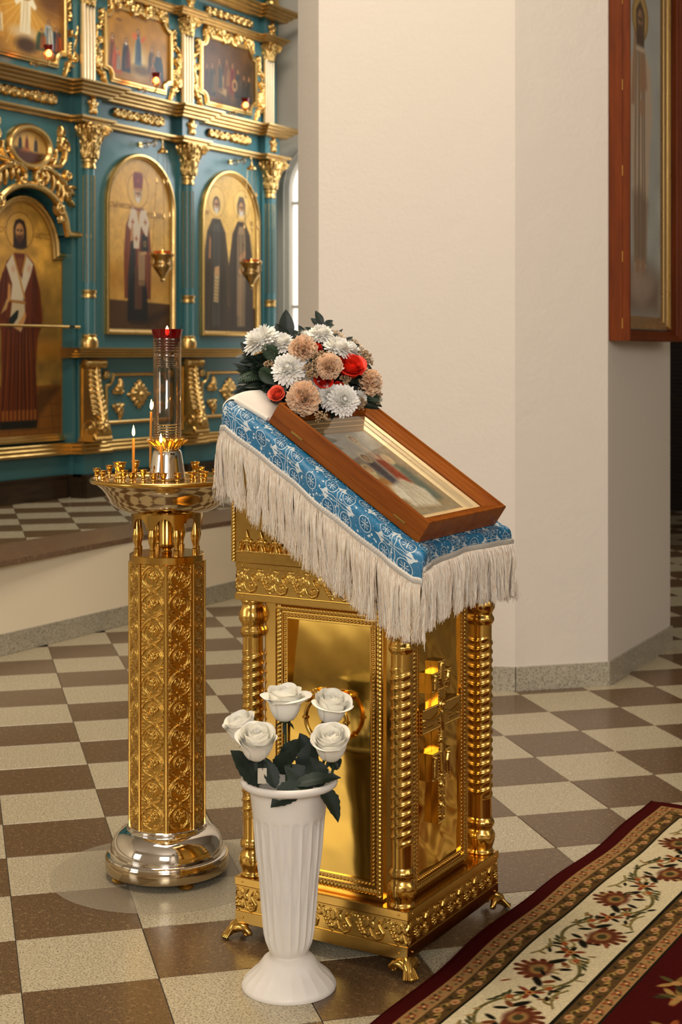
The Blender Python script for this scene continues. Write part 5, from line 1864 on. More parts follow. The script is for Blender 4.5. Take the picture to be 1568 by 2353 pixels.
def paint_two(w, h):
    p = gold_ground(w, h, 13, base=(220, 176, 92))
    p.poly([(0, h * .17), (w, h * .17), (w, h * .4), (0, h * .42)], (182, 128, 46), .5, .06)
    p.poly([(0, 0), (w, 0), (w, h * .175), (0, h * .185)], (70, 48, 26), .96, .006)
    for k in range(12): p.ell(w * (k + .5) / 12, h * .025, .045, .018, (140, 104, 70), .5, .5)
    for c, seed, cowl, mantle, inner in ((w * .27, 1, False, (66, 54, 36), (78, 74, 62)), (w * .70, 2, True, (60, 46, 30), (150, 122, 86))):
        p.poly([(c - .165, h * .03), (c - .17, h * .42), (c - .12, h * .62), (c - .05, h * .70), (c + .05, h * .70), (c + .12, h * .62), (c + .165, h * .42), (c + .16, h * .03)], mantle, .98, .006)
        p.poly([(c - .055, h * .06), (c - .06, h * .6), (c - .03, h * .67), (c + .04, h * .67), (c + .06, h * .6), (c + .05, h * .06)], inner, .92, .008)
        p.folds([(c - .1, h * .62), (c + .1, h * .62), (c - .16, h * .04), (c + .16, h * .04)], 11, (36, 28, 18), .5, seed, .004)
        p.ell(c, h * .80, .105, .115, (230, 190, 110), .6, .06); p.ring(c, h * .80, .105, .115, .0016, (176, 130, 60), .7)
        p.head(c, h * .78, .046, (70, 58, 46) if not cowl else (84, 70, 54), (186, 138, 92), (206, 196, 176))
        if cowl: p.poly([(c - .05, h * .72), (c - .058, h * .80), (c - .03, h * .852), (c + .03, h * .852), (c + .058, h * .80), (c + .06, h * .70), (c + .042, h * .72), (c + .042, h * .80), (c, h * .825), (c - .038, h * .80), (c - .04, h * .73)], (92, 76, 58), .97, .004)
    c = w * .27
    p.poly([(c - .03, h * .36), (c + .04, h * .36), (c + .035, h * .42), (c - .02, h * .41)], (196, 150, 100), .95, .005)
    p.poly([(c - .035, h * .205), (c + .025, h * .20), (c + .035, h * .36), (c - .025, h * .36)], (196, 170, 120), .96, .004)
    for k in range(7): p.line([(c - .025, h * (.22 + .02 * k)), (c + .025, h * (.215 + .02 * k))], .0022, (130, 100, 60), .7)
    p.poly([(c - .10, h * .46), (c - .075, h * .46), (c - .07, h * .57), (c - .09, h * .6)], (176, 120, 72), .9, .006)
    c = w * .70
    p.poly([(c - .03, h * .38), (c + .04, h * .385), (c + .03, h * .42), (c - .03, h * .41)], (186, 136, 88), .95, .005); p.poly([(c - .02, h * .45), (c + .06, h * .5), (c + .05, h * .53), (c - .03, h * .48)], (176, 126, 82), .9, .006)
    p.poly([(c - .06, h * .13), (c + .01, h * .12), (c + .02, h * .36), (c - .05, h * .37)], (146, 116, 80), .8, .008)
    return p


def paint_christ(w, h):
    p = gold_ground(w, h, 23, base=(198, 148, 62))
    p.poly([(0, h * .2), (w, h * .2), (w, h * .62), (w * .6, h * .66), (0, h * .60)], (110, 82, 34), .8, .10); p.mottle(.16, 16, 5)
    p.poly([(w * .62, h * .34), (w, h * .34), (w, h * .42), (w * .7, h * .42)], (160, 106, 34), .8, .03)
    p.poly([(0, 0), (w, 0), (w, h * .235), (0, h * .225)], (122, 74, 26), .97, .005)
    for k in range(6): p.line([(w * (.02 + .17 * k), 0), (w * (.15 + .13 * k), h * .23)], .0016, (86, 50, 18), .7)
    for z in (.05, .10, .15): p.line([(0, h * z), (w, h * (z + .006))], .0016, (86, 50, 18), .6)
    p.poly([(w * .6, h * .06), (w * .92, h * .22), (w * .7, h * .22), (w * .52, h * .07)], (66, 40, 16), .75, .02)
    c = w * .485
    # long brown red sakkos
    p.poly([(c - .185, h * .085), (c - .165, h * .30), (c - .17, h * .45), (c - .215, h * .52), (c - .20, h * .62), (c - .12, h * .73), (c - .05, h * .765), (c + .06, h * .765), (c + .13, h * .73), (c + .19, h * .62), (c + .215, h * .50), (c + .165, h * .42), (c + .150, h * .30), (c + .17, h * .085)], (96, 40, 14), .98, .006)
    p.folds([(c - .12, h * .5), (c + .12, h * .5), (c - .17, h * .09), (c + .16, h * .09)], 12, (44, 18, 8), .65, 3, .006)
    p.folds([(c - .12, h * .5), (c + .12, h * .5), (c - .17, h * .1), (c + .16, h * .1)], 9, (146, 72, 24), .45, 6, .003)
    for k in range(9): p.poly([(c - .165 + .037 * k, h * .092), (c - .142 + .037 * k, h * .092), (c - .142 + .037 * k, h * .135), (c - .165 + .037 * k, h * .135)], (150, 88, 32), .8, .005)
    p.poly([(c - .18, h * .06), (c + .16, h * .06), (c + .165, h * .092), (c - .185, h * .092)], (18, 22, 18), .95, .006)
    # sleeves
    p.folds([(c - .16, h * .68), (c - .11, h * .7), (c - .21, h * .5), (c - .13, h * .5)], 4, (60, 24, 10), .6, 4, .004); p.folds([(c + .12, h * .7), (c + .16, h * .66), (c + .1, h * .46), (c + .2, h * .46)], 5, (60, 24, 10), .6, 9, .004)
    # white omophorion crossing the breast
    p.poly([(c - .125, h * .715), (c - .06, h * .765), (c - .02, h * .70), (c + .02, h * .66), (c + .05, h * .765), (c + .125, h * .725), (c + .10, h * .68), (c + .045, h * .61), (c + .03, h * .575), (c - .085, h * .575), (c - .07, h * .64)], (206, 190, 158), .97, .005)
    p.poly([(c - .095, h * .48), (c - .07, h * .575), (c + .045, h * .575), (c + .05, h * .50), (c + .01, h * .45)], (196, 176, 138), .95, .006)
    p.line([(c - .06, h * .76), (c - .01, h * .68), (c + .045, h * .585)], .006, (170, 118, 46), .9); p.line([(c + .06, h * .76), (c + .02, h * .69)], .006, (170, 118, 46), .9)
    p.line([(c - .08, h * .572), (c + .05, h * .566)], .007, (150, 100, 40), .9)
    p.poly([(c - .03, h * .745), (c + .03, h * .745), (c + .0, h * .68)], (120, 66, 24), .95, .004)
    for x, z in ((-.06, .70), (.085, .705)): p.ell(c + x, h * z, .02, .025, (190, 140, 110), .6, .4)
    # right hand, left hand with book
    p.poly([(c - .115, h * .565), (c - .085, h * .575), (c - .085, h * .635), (c - .105, h * .645)], (196, 140, 76), .97, .004); p.poly([(c - .17, h * .52), (c - .12, h * .54), (c - .10, h * .575), (c - .12, h * .58)], (190, 150, 90), .9, .006)
    p.poly([(c - .10, h * .455), (c - .02, h * .505), (c - .01, h * .535), (c - .03, h * .535), (c - .10, h * .50)], (20, 26, 20), .97, .004)
    p.poly([(c - .04, h * .465), (c + .05, h * .53), (c + .06, h * .515), (c + .0, h * .455)], (190, 132, 70), .97, .005)
    # head
    hy = h * .855
    p.ell(c, hy, .125, .118, (206, 158, 74), .5, .05); p.ring(c, hy, .125, .118, .0015, (130, 88, 34), .8)
    p.poly([(c - .06, hy - .105), (c - .058, hy + .02), (c - .04, hy + .065), (c, hy + .078), (c + .04, hy + .065), (c + .06, hy + .02), (c + .066, hy - .10), (c + .03, hy - .115), (c - .03, hy - .115)], (40, 24, 12), .98, .006)
    p.head(c - .002, hy - .005, .053, (40, 24, 12), (190, 134, 76), (70, 42, 20))
    return p


M['letter2'] = M['letter']
arch_icon(BAYS[0] + .018, 1.523, .77, 1.258, .885, 'arched icon of a bishop saint in a tall red mitre on gold', paint_nich,
          texts=(('СТЫЙ НИКОЛАЙ', -.205, .865, .040), ('ЧУДОТВОРЕЦ', .175, .825, .040)))
arch_icon(BAYS[1] + .018, 1.523, .77, 1.258, .885, 'arched icon of two bearded monk saints in dark mantles on gold', paint_two,
          texts=(('ПРП', -.30, .90, .035), ('ПРП', .29, .86, .035)))
cw, ch, zs = .86, 1.585, 1.235
sh_ol = [(x - SC_, z) for x, z in shoulder(cw / 2, .335, 0, zs, ch)]


def sh_mask(X, Y):
    x = np.abs(X - cw / 2)
    return ((x <= cw / 2) & (Y <= zs)) | ((x <= .335) & ((x / .335) ** 2 + (np.maximum(Y - zs, 0) / (ch - zs)) ** 2 <= 1))


SC_I = 7.215
arch_icon(SC_I, .818, cw, ch, zs, 'large shouldered icon of a robed man holding a closed book, lower left', paint_christ, -.10, outline=sh_ol, mask=sh_mask,
          prof=[(0, 0), (0, .030), (.008, .042), (.018, .042), (.026, .030), (.036, .028), (.044, .012), (.050, .010), (.050, 0)], texts=(('ІИСУС', -.185, 1.335, .042), ('ХРИСТОС', .185, 1.315, .042)))


# oval medallion and the big acanthus spray round it
def paint_oval(w, h):
    p = Paint(w, h, .003, (206, 160, 84)); p.mottle(.06, 12, 3)
    p.poly([(0, 0), (w, 0), (w, h * .36), (w * .6, h * .36), (w * .4, h * .44), (0, h * .46)], (70, 46, 26), .95, .01)
    p.poly([(w * .25, h * .12), (w * .75, h * .1), (w * .75, h * .34), (w * .25, h * .38)], (96, 50, 26), .9, .01)
    for k in range(10): p.line([(w * (.28 + .05 * k), h * .1), (w * (.28 + .05 * k), h * .3)], .002, (50, 30, 16), .7)
    robe(p, w * .28, h * .44, .035, .34 * h, (54, 56, 60), None, 1); robe(p, w * .45, h * .42, .035, .38 * h, (150, 70, 30), None, 2); robe(p, w * .68, h * .40, .036, .38 * h, (70, 70, 66), (120, 60, 40), 3)
    p.poly([(w * .3, h * .38), (w * .5, h * .36), (w * .55, h * .46), (w * .4, h * .46)], (190, 110, 56), .8, .01)
    return p


ov = empty('oval_icon', world_of(7.185, -.01, 2.56), PI / 2, label='small oval gilt-framed icon among carved leaves, upper left', cat='icon')
t = np.linspace(0, 2 * PI, 49)[:-1]
MB().sweep([(.185 * math.cos(a), -.0, .14 + .125 * math.sin(a)) for a in t], [(-.022, 0), (-.022, .026), (-.010, .040), (.006, .040), (.016, .030), (.022, .014), (.022, 0)], closed=True, up=(0, -1, 0)).build('frame', M['gilt'], ov, angle=40)
paint_oval(.36, .24).put('painting', M['paint'], ov, lambda X, Y: np.stack([X - .18, np.full_like(X, -.006), Y + .02], -1), mask=lambda X, Y: ((X - .18) / .172) ** 2 + ((Y - .12) / .115) ** 2 <= 1)

R = Relief(0, .46, -.46, .17, .0045)
# main leaf arching up from the tip, over and down to the right
sp = [(.07, -.235), (.05, -.20), (.055, -.155), (.10, -.125), (.17, -.125), (.25, -.155), (.32, -.20), (.36, -.26), (.375, -.32)]
R.stroke(sp, [.008, .012, .015, .016, .017, .017, .016, .013, .008], .045, .3)
R.spiral(.082, -.218, .030, .010, 2.4, 1.1, .013, .011, .045)
for k, (x, z, a, L, c_) in enumerate(((.11, -.14, -1.3, .085, .5), (.16, -.14, -1.35, .12, .6), (.215, -.155, -1.35, .15, .55), (.265, -.175, -1.3, .16, .5), (.31, -.21, -1.45, .16, .35), (.34, -.25, -1.3, .14, .6), (.365, -.29, -.9, .12, .4))):
    R.leaf(x, z, a, L * .74, .0115, .040, curl=-c_ * (1 if k < 5 else -1), groove=.3)
R.spiral(.285, -.37, .045, .014, 1.5, 1.3, .012, .010, .04); R.blob(.285, -.36, .022, .03, .042)
R.leaf(.30, -.40, -1.5, .075, .022, .036); R.leaf(.38, -.22, .0, .07, .018, .03); R.leaf(.36, -.23, -.5, .09, .018, .03)
# upper branch curling to the bud
R.stroke([(.10, -.12), (.17, -.105), (.24, -.10), (.29, -.09), (.325, -.05), (.335, .0), (.325, .045)], [.010, .014, .016, .018, .017, .015, .013], .038)
R.spiral(.31, .035, .055, .018, -.4, .75, .016, .014, .038); R.blob(.315, .075, .040, .028, .045); R.leaf(.30, .085, 1.57, .08, .026, .045); R.leaf(.295, .13, 1.6, .045, .013, .035)
R.stroke([(.20, -.10), (.235, -.07), (.25, -.03), (.245, .01)], [.009, .012, .011, .006], .03); R.spiral(.365, -.145, .030, .010, 2.2, 1.2, .014, .012, .034)
R.blob(.205, -.055, .018, .016, .034); R.leaf(.20, -.06, .2, .06, .010, .028)
spray = carve(R, 'acanthus_spray', 'gilt', 0, 0, 0)
shared(spray, 'acanthus_spray', ico, fpt(7.185, -.01, 2.70)); shared(spray, 'acanthus_spray', ico, fpt(7.185, -.01, 2.70), (0, 0, 0), (-1, 1, 1))


# consoles under the columns
def console():
    mb = MB()
    # side profile in (p, z): a long S with a scroll at the foot
    z = np.linspace(1.30, .90, 24)
    u = np.linspace(0, 1, 24)
    pf = .055 + .085 * (u ** 1.6)
    prof = [(0, 1.30)] + list(zip(pf, z)) + [(.150, .88), (.150, .858), (.13, .845), (0, .845)]
    mb.prism([(p_, z_ - IZ0) for p_, z_ in prof], -.072, .072, fn=lambda x, y, w: (w, -x, y))
    # top roll
    mb.tube([(-.105, -.062, 1.325 - IZ0), (-.10, -.062, 1.325 - IZ0), (-.06, -.062, 1.325 - IZ0), (.06, -.062, 1.325 - IZ0), (.10, -.062, 1.325 - IZ0), (.105, -.062, 1.325 - IZ0)], [.012, .032, .027, .027, .032, .012], 12)
    for x in (-.035, 0, .035): mb.tube([(x - .012, -.062, 1.325 - IZ0), (x, -.062, 1.325 - IZ0), (x + .012, -.062, 1.325 - IZ0)], [.026, .034, .026], 12)
    # foot
    mb.box(-.095, .095, -.135, 0, .815 - IZ0, .832 - IZ0); mb.box(-.085, .085, -.12, 0, .832 - IZ0, .846 - IZ0)
    for k in range(7): mb.tube([(-.075 + .025 * k, -.12, .865 - IZ0), (-.075 + .025 * k, -.135, .845 - IZ0), (-.075 + .025 * k, -.145, .828 - IZ0)], [.008, .012, .009], 7)
    # side volutes
    for sg in (-1, 1):
        t = np.linspace(0, 4 * PI, 34); r = .052 * (1 - t / (5 * PI))
        mb.tube(np.stack([np.full_like(t, sg * .074), -.085 + r * np.cos(t), .905 - IZ0 + r * np.sin(t)], 1), np.linspace(.008, .006, 34), 6)
        mb.sphere((sg * .074, -.085, .905 - IZ0), .018, 10, 7)
        mb.box(sg * .07 - .012, sg * .07 + .012, -.02, 0, .845 - IZ0, 1.32 - IZ0)
    return mb


def console_leaf():
    R = Relief(-.08, .08, .86, 1.32, .0035)
    for k in range(9):
        z = .965 + .036 * k
        L = .085 - .0035 * k
        for sg in (-1, 1):
            R.leaf(sg * .006, z, PI / 2 - sg * .72, L, .0150, .026, curl=-sg * .35, groove=.35)
            R.leaf(sg * .010, z + .014, PI / 2 - sg * 1.05, L * .72, .0075, .018, curl=-sg * .5, groove=.2)
    R.stroke([(0, 1.30), (0, 1.1), (0, .95)], [.006, .009, .012], .036)
    for k in range(7): R.leaf(0, .92, k * 2 * PI / 7, .050, .016, .034)
    R.blob(0, .92, .018, .018, .044)
    u = np.clip((1.30 - R.Y) / .40, 0, 1)
    mb = MB()
    R.put(mb, fn=lambda X, Y, H: np.stack([X, -(.055 + .085 * u ** 1.6) - H, Y - IZ0], -1))
    return mb


cn = console().mesh('console', M['gilt_dark'], angle=45); cl_ = console_leaf().mesh('acanthus_leaf', M['gilt'], angle=180)
for c in COLS:
    o = shared(cn, 'console', ico, (c + .0 - IS0, -.02, 0)); shared(cl_, 'acanthus_leaf', o)

# panels between the consoles
R = Relief(-.15, .15, -.12, .12, .004)
for k in range(12):
    a = k * PI / 6
    L = .125 if k in (0, 6) else (.10 if k in (3, 9) else .085); R.leaf(0, 0, a, L, .022, .03, groove=.4)
R.blob(0, 0, .028, .024, .045); R.blob(0, 0, .012, .012, .052)
ros = carve(R, 'rosette', 'gilt', 0, 0, 0)
R = Relief(-.06, .06, -.06, .06, .0035)
R.leaf(-.035, -.045, 1.45, .10, .020, .028, curl=.1); R.leaf(-.035, -.042, .12, .10, .018, .028); R.leaf(-.03, -.04, .8, .065, .018, .034); R.blob(-.03, -.04, .02, .018, .036)
crn = carve(R, 'corner_leaf', 'gilt', 0, 0, 0)
R = Relief(-.035, .035, -.035, .035, .0035)
for k in range(6): R.blob(.018 * math.cos(k * PI / 3), .018 * math.sin(k * PI / 3), .013, .013, .022)
R.blob(0, 0, .011, .011, .03)
flo = carve(R, 'small_rosette', 'gilt', 0, 0, 0)
for s in (BAYS[0] + .01, BAYS[1] + .01):
    hw_, z0_, z1_, rr_ = .36, .925, 1.25, .075
    ol = []
    for (sx, sz, cxx, czz, a0, a1) in ((1, 1, s + hw_, z1_, -PI / 2, -PI), (-1, 1, s - hw_, z1_, 0, -PI / 2)):
        for k in range(9):
            a = a0 + (a1 - a0) * k / 8; ol.append((cxx + rr_ * math.cos(a), czz + rr_ * math.sin(a)))
    ol += [(s - hw_, z0_), (s + hw_, z0_)]
    MB().sweep([fpt(x, 0, z) for x, z in ol], [(-.011, 0), (-.011, .012), (-.004, .018), (.004, .018), (.011, .012), (.011, 0)], closed=True, up=(0, -1, 0)).build('panel_moulding', M['gilt'], ico, smooth=False)
    shared(ros, 'rosette', ico, fpt(s, .001, 1.112))
    for sx in (-1, 1):
        shared(flo, 'small_rosette', ico, fpt(s + sx * hw_, .002, z1_))
        for sz in (-1, 1): shared(crn, 'corner_leaf', ico, fpt(s + sx * .235, .001, 1.085 + sz * .085 * 1), (0, 0, 0), (-sx * -1, 1, sz))

# rail in front of the large icon
rail = empty('picture_rail', world_of(7.5, .10, 1.52), PI / 2, label='thin grey metal rail fixed across the lower left icon', cat='rail')
MB().tube([(-1.4, 0, .045), (.05, 0, .045)], .009, 10).build('rail_bar', M['gilt_dark'], rail)
MB().tube([(-.03, .08, .045), (-.03, 0, .045)], .012, 10).lathe([(.024, -.008), (.024, .008)], 14, c=(-.03, 0, .045)).build('bracket', M['black'], rail)


# hanging lamps before the two arched icons
M['lamp_brass'] = metal('lamp_brass', (.62, .42, .17), .28, .08, .5, 30)
m, b = new_mat('ruby_glass'); b.inputs['Base Color'].default_value = (.34, .006, .006, 1); b.inputs['Roughness'].default_value = .08; b.inputs['Transmission Weight'].default_value = .75; b.inputs['IOR'].default_value = 1.45
M['ruby'] = m
m, b = new_mat('lit_ruby_glass'); b.inputs['Base Color'].default_value = (.8, .10, .015, 1); b.inputs['Roughness'].default_value = .1; b.inputs['Transmission Weight'].default_value = .6; b.inputs['Emission Color'].default_value = (1, .13, .01, 1); b.inputs['Emission Strength'].default_value = .35
M['ruby_lit'] = m
b.inputs['Base Color'].default_value = (.95, .24, .05, 1); b.inputs['Transmission Weight'].default_value = .9; b.inputs['Emission Strength'].default_value = 0.0  # flame glow put into the glass as an orange base colour
m, b = new_mat('candle_flame'); b.inputs['Base Color'].default_value = (1, .6, .2, 1); b.inputs['Emission Color'].default_value = (1, .62, .24, 1); b.inputs['Emission Strength'].default_value = 9.0
M['flame'] = m
M['wick'] = plain('charred_wick', (.012, .009, .007), .9)


def flame_mesh(h=.022, r=.0045):
    return MB().lathe([(.0003, 0), (r * .75, h * .12), (r, h * .28), (r * .85, h * .5), (r * .45, h * .78), (.0002, h)], 12)


def hanging_lamp(s, label, pzoff=0.0):
    root = empty('hanging_lamp', world_of(s, .2, 1.885), PI / 2, label=label, cat='lamp', group='hanging oil lamps on the icon screen')
    Z = 1.885
    br = MB()
    pts = [(0, .2, 2.845 - Z), (0, .155, 2.85 - Z), (0, .10, 2.855 - Z), (0, .05, 2.875 - Z), (0, .02, 2.88 - Z), (0, .0, 2.86 - Z), (0, 0, 2.84 - Z)]
    br.tube(pts, .004, 7)
    for cc, r0 in ((.145, .033), (.075, .026)):
        t = np.linspace(0, 4 * PI, 36); r = r0 * (1 - t / (5 * PI)); br.tube(np.stack([np.zeros_like(t), cc + r * np.cos(t), 2.842 - Z + r * np.sin(t)], 1), .0028, 5)
    br.box(-.018, .018, .188, .199, 2.83 - Z, 2.862 - Z)
    br.build('bracket', M['lamp_brass'], root)
    MB().lathe([(.003, 2.838), (.006, 2.83), (.006, 2.818), (.014, 2.805), (.034, 2.79), (.036, 2.778), (.030, 2.774), (.001, 2.776)], 20).move((0, 0, -Z)).build('canopy', M['gilt'], root)
    ch = MB()
    for k in range(3):
        a = k * 2 * PI / 3 + .5
        x0, y0, x1, y1 = .033 * math.cos(a), .033 * math.sin(a), .076 * math.cos(a), .076 * math.sin(a)
        for i in range(34):
            u = (i + .5) / 34; ch.tube([(x0 + (x1 - x0) * (u - .011), y0 + (y1 - y0) * (u - .011), 2.776 - Z - .70 * (u - .011)), (x0 + (x1 - x0) * (u + .011), y0 + (y1 - y0) * (u + .011), 2.776 - Z - .70 * (u + .011))], .0018, 4)
        for u in (.28, .62):
            c = (x0 + (x1 - x0) * u, y0 + (y1 - y0) * u, 2.776 - Z - .70 * u); ch.tube([(c[0], c[1], c[2] + .03), (c[0], c[1], c[2] + .012), c, (c[0], c[1], c[2] - .012), (c[0], c[1], c[2] - .03)], [.001, .006, .012, .006, .001], 6, flat=.4)
    ch.build('chains', M['lamp_brass'], root, kind='stuff')
    MB().lathe([(.0005, -.012), (.004, -.008), (.003, .0), (.010, .006), (.013, .014), (.009, .022), (.012, .030), (.030, .062), (.046, .088), (.050, .102), (.048, .112), (.051, .117), (.044, .122), (.042, .140), (.046, .150), (.058, .166), (.062, .178), (.060, .184), (.056, .178), (.04, .15)], 28).xf(Matrix.Diagonal((1.3, 1.3, 1.06, 1))).build('bowl', M['lamp_brass'], root)
    for k in range(3):
        a = k * 2 * PI / 3 + .5; lg = MB()
        lg.tube([(r * math.cos(a), r * math.sin(a), z) for r, z in ((.063, .192), (.072, .18), (.064, .16), (.060, .145), (.066, .13), (.062, .11), (.054, .095))], [.004, .006, .005, .006, .006, .005, .003], 7)
        lg.xf(Matrix.Diagonal((1.25, 1.25, 1.06, 1))).build('ear', M['gilt'], root)
    MB().lathe([(.040, .150), (.046, .186), (.052, .200), (.050, .200), (.044, .186), (.038, .15)], 24, cap=False).xf(Matrix.Diagonal((1.25, 1.25, 1.06, 1))).build('red_glass', M['ruby_lit'], root)
    MB().lathe([(.0003, .186), (.0045, .190), (.006, .197), (.0045, .206), (.0003, .224)], 10).build('flame', M['flame'], root)
    return root


hanging_lamp(8.305, 'gold hanging oil lamp before the icon of the mitred saint')
hanging_lamp(9.405, 'gold hanging oil lamp before the icon of two monk saints')


def votive(s, z, label):
    root = empty('votive_lamp', world_of(s, .15, z), PI / 2, label=label, cat='lamp', group='red glass votive lamps under the upper icons')
    br = MB()
    br.tube([(0, .15, .0), (0, .11, .004), (0, .07, -.018), (0, .03, -.030), (0, .006, -.022), (0, 0, -.004), (0, 0, .012)], [.004, .004, .004, .004, .005, .006, .007], 7)
    t = np.linspace(0, 3.4 * PI, 30); r = .024 * (1 - t / (4.4 * PI)); br.tube(np.stack([np.zeros_like(t), .105 + r * np.cos(t), -.008 + r * np.sin(t)], 1), .003, 5)
    br.sphere((0, .149, 0), .011, 8, 6)
    for k in range(5):
        a = k * 2 * PI / 5; br.tube([(0, 0, .006), (.012 * math.cos(a), .012 * math.sin(a), .010), (.018 * math.cos(a), .018 * math.sin(a), .022)], [.004, .005, .002], 5)
    br.build('bracket', M['gilt_dark'], root)
    MB().lathe([(.024, .070), (.026, .080), (.033, .102), (.031, .102), (.024, .080), (.0225, .071)], 22, cap=False, fn=lambda T_, Z_: .001 * np.cos(T_ * 11) * (Z_ > .09)).build('red_rim', M['ruby'], root)
    MB().lathe([(.008, .012), (.022, .022), (.030, .040), (.030, .055), (.024, .071)], 22, cap=False).build('red_glass', M['ruby_lit'], root)
    MB().lathe([(.0005, .034), (.009, .038), (.013, .05), (.009, .062), (.0005, .072)], 12).build('flame', M['flame'], root)
    return root


votive(7.197, 3.225, 'red glass votive lamp below the leftmost upper icon')
votive(8.30, 3.228, 'red glass votive lamp below the middle upper icon')
votive(9.40, 3.215, 'red glass votive lamp below the dark rightmost upper icon')


# ------------------------------------------------------------------ candle stand
RV = Vector((CY, SY, 0)); TV = Vector((SY, -CY, 0)); UPV = Vector((0, 0, 1))  # right, towards the viewer, up


def rtu(a, b, c):
    return RV * a + TV * b + UPV * c


CSX, CSY = -2.443, 3.241
M['nickel_brass'] = metal('pale_polished_brass', (0.56, 0.45, 0.29), .085, .02, .15, 4)
stand = empty('candle_stand', (CSX, CSY, 0), YAW, label='tall brass candle stand with embossed octagonal column and nickel base', cat='candle stand')
# local axes: x right, -y towards the viewer
for a in (-2.55, -1.10, .6, 2.2):
    f = MB().lathe([(.0, .0028), (.020, .003), (.022, .008), (.016, .015), (.006, .018), (.006, .026), (0, .026)], 20)
    f.build('foot', M['gold'], stand, loc=(.138 * math.cos(a), .138 * math.sin(a), 0))
mb = MB().lathe([(.0, .018), (.158, .018), (.164, .020), (.165, .024), (.165, .050), (.163, .054), (.0, .054)], 72)
mb.build('base_ring', M['nickel_brass'], stand, angle=35)
mb = MB().lathe([(.160, .0535), (.1585, .058), (.153, .0605), (.1515, .062), (.151, .072), (.147, .088), (.139, .103), (.127, .115), (.112, .1225), (.1075, .124), (.1065, .127), (.1065, .135), (.104, .137), (.08, .137)], 80)
mb.build('base_dome', M['chrome'], stand, angle=35)

OR = .1005
oct_a = [math.radians(-90 + x) for x in (-40, 5, 50, 95, 140, 185, 230, 275)]
corner = [(OR * math.cos(a), OR * math.sin(a)) for a in oct_a]
mb = MB().prism([(x * .985, y * .985) for x, y in corner], .130, .842)
for x, y in corner: mb.tube([(x, y, .137), (x, y, .838)], .0032, 8)
mb.build('octagonal_column', M['gold'], stand, smooth=False)


def scroll_panel(w, hgt, n):
    R = Relief(-w / 2, w / 2, 0, hgt, .00085)
    p = hgt / n; h = .0042
    for k in range(n):
        c = (k + .5) * p; sg = 1 if k % 2 else -1; k2 = p / .07
        ro = .0300 * k2
        # ring stems crossing between circles
        R.spiral(0, c, ro, ro, PI / 2 - sg * .3, -.92 * sg, .0022, .0020, h * .9, h * .8, 40)
        R.spiral(0, c, ro * .93, ro * .42, -PI / 2 - sg * .5, .80 * -sg, .0030, .0022, h * .8, h, 30)
        # trefoil flower
        fy = c + .003
        R.leaf(0, fy - .004, PI / 2 + .1 * sg, .018, .0036, h * 1.15)
        for q in (-1, 1):
            R.stroke([(q * .001, fy - .004), (q * .006, fy + .008), (q * .012, fy + .0085), (q * .0145, fy + .003), (q * .0125, fy - .001)], [.002, .0034, .0038, .0034, .0022], h * 1.15)
            R.blob(q * .0055, fy - .004, .0046, .0052, h * 1.0)
        R.stroke([(0, fy - .012), (0, fy - .004)], [.003, .004], h)
        # side leaves
        for j in range(3):
            a = (-.2 - .35 * j) if sg > 0 else PI + .2 + .35 * j
            x0, y0 = math.cos(a) * ro * .72, c + math.sin(a) * ro * .72
            R.leaf(x0, y0, a + sg * .9, .0125, .0024, h * .9, curl=sg * .4)
            R.leaf(-x0 * 1.02, y0 - .002, PI - a + .9 * -sg, .016, .0020, h * .6, curl=.3)
        R.blob(-sg * .006, c - ro * .72, .0030, .0030, h)
        # knot between circles with bud spray and beads
        ky = (k + 1) * p
        R.stroke([(0, ky - .004), (0, ky + .004)], .0024, h * 1.2)
        for j, a in enumerate((-.35, 0, .35)):
            R.stroke([(0, ky), (sg * .012, ky + a * .010), (sg * .020, ky + a * .026)], [.0014, .0014, .002], h * .8)
            R.leaf(sg * .018, ky + a * .022, (0 if sg > 0 else PI) + sg * a, .0135, .0026, h * 1.1)
        R.blob(-sg * .028, ky + .005, .0026, .0026, h); R.blob(-sg * .028, ky - .005, .0026, .0026, h); R.blob(-sg * .0285, ky - .012, .0016, .0022, h * .7)
        R.stroke([(-sg * .0, ky), (-sg * .012, ky + .006), (-sg * .022, ky + .016)], [.0014, .0024, .0012], h * .8); R.stroke([(0, ky), (-sg * .012, ky - .006), (-sg * .022, ky - .016)], [.0014, .0024, .0012], h * .8)
    for x in (-w / 2 + .0022, w / 2 - .0022): R.stroke([(x, 0), (x, hgt)], .0013, h * .5)
    return R


side_w = 2 * OR * math.sin(PI / 8)
Rp = scroll_panel(side_w - .009, .700, 10)
mb = MB(); Rp.put(mb, cut=False)
pm_ = mb.mesh('embossed_panel', M['gold_relief'], angle=180)
ap = OR * math.cos(PI / 8) * .986
for k in range(8):
    am = (oct_a[k] + oct_a[(k + 1) % 8]) / 2 if k < 7 else oct_a[7] + PI / 8
    shared(pm_, 'embossed_panel', stand, (ap * math.cos(am), ap * math.sin(am), .138), (0, 0, am + PI / 2))
MB().lathe([(.0, .838), (.0985, .838), (.1005, .840), (.1005, .857), (.0985, .859), (.0, .859)], 64).build('top_band', M['gold'], stand, angle=35)
bal = MB().lathe([(.0085, 0), (.0085, .016), (.006, .018), (.0062, .024), (.0098, .036), (.0118, .046), (.0112, .056), (.0080, .072), (.0056, .088), (.0044, .100), (.0052, .102), (.0078, .107), (.0078, .112), (.0045, .114)], 20).mesh('baluster', M['gold'])
for k in range(8):
    a = math.radians(-90 - 66 + 45 * k); shared(bal, 'baluster', stand, (.084 * math.cos(a), .084 * math.sin(a), .858))
MB().lathe([(.013, .858), (.016, .862), (.012, .868), (.022, .876), (.023, .880), (.0205, .884), (.0205, .985)], 24).build('central_tube', M['gold'], stand)
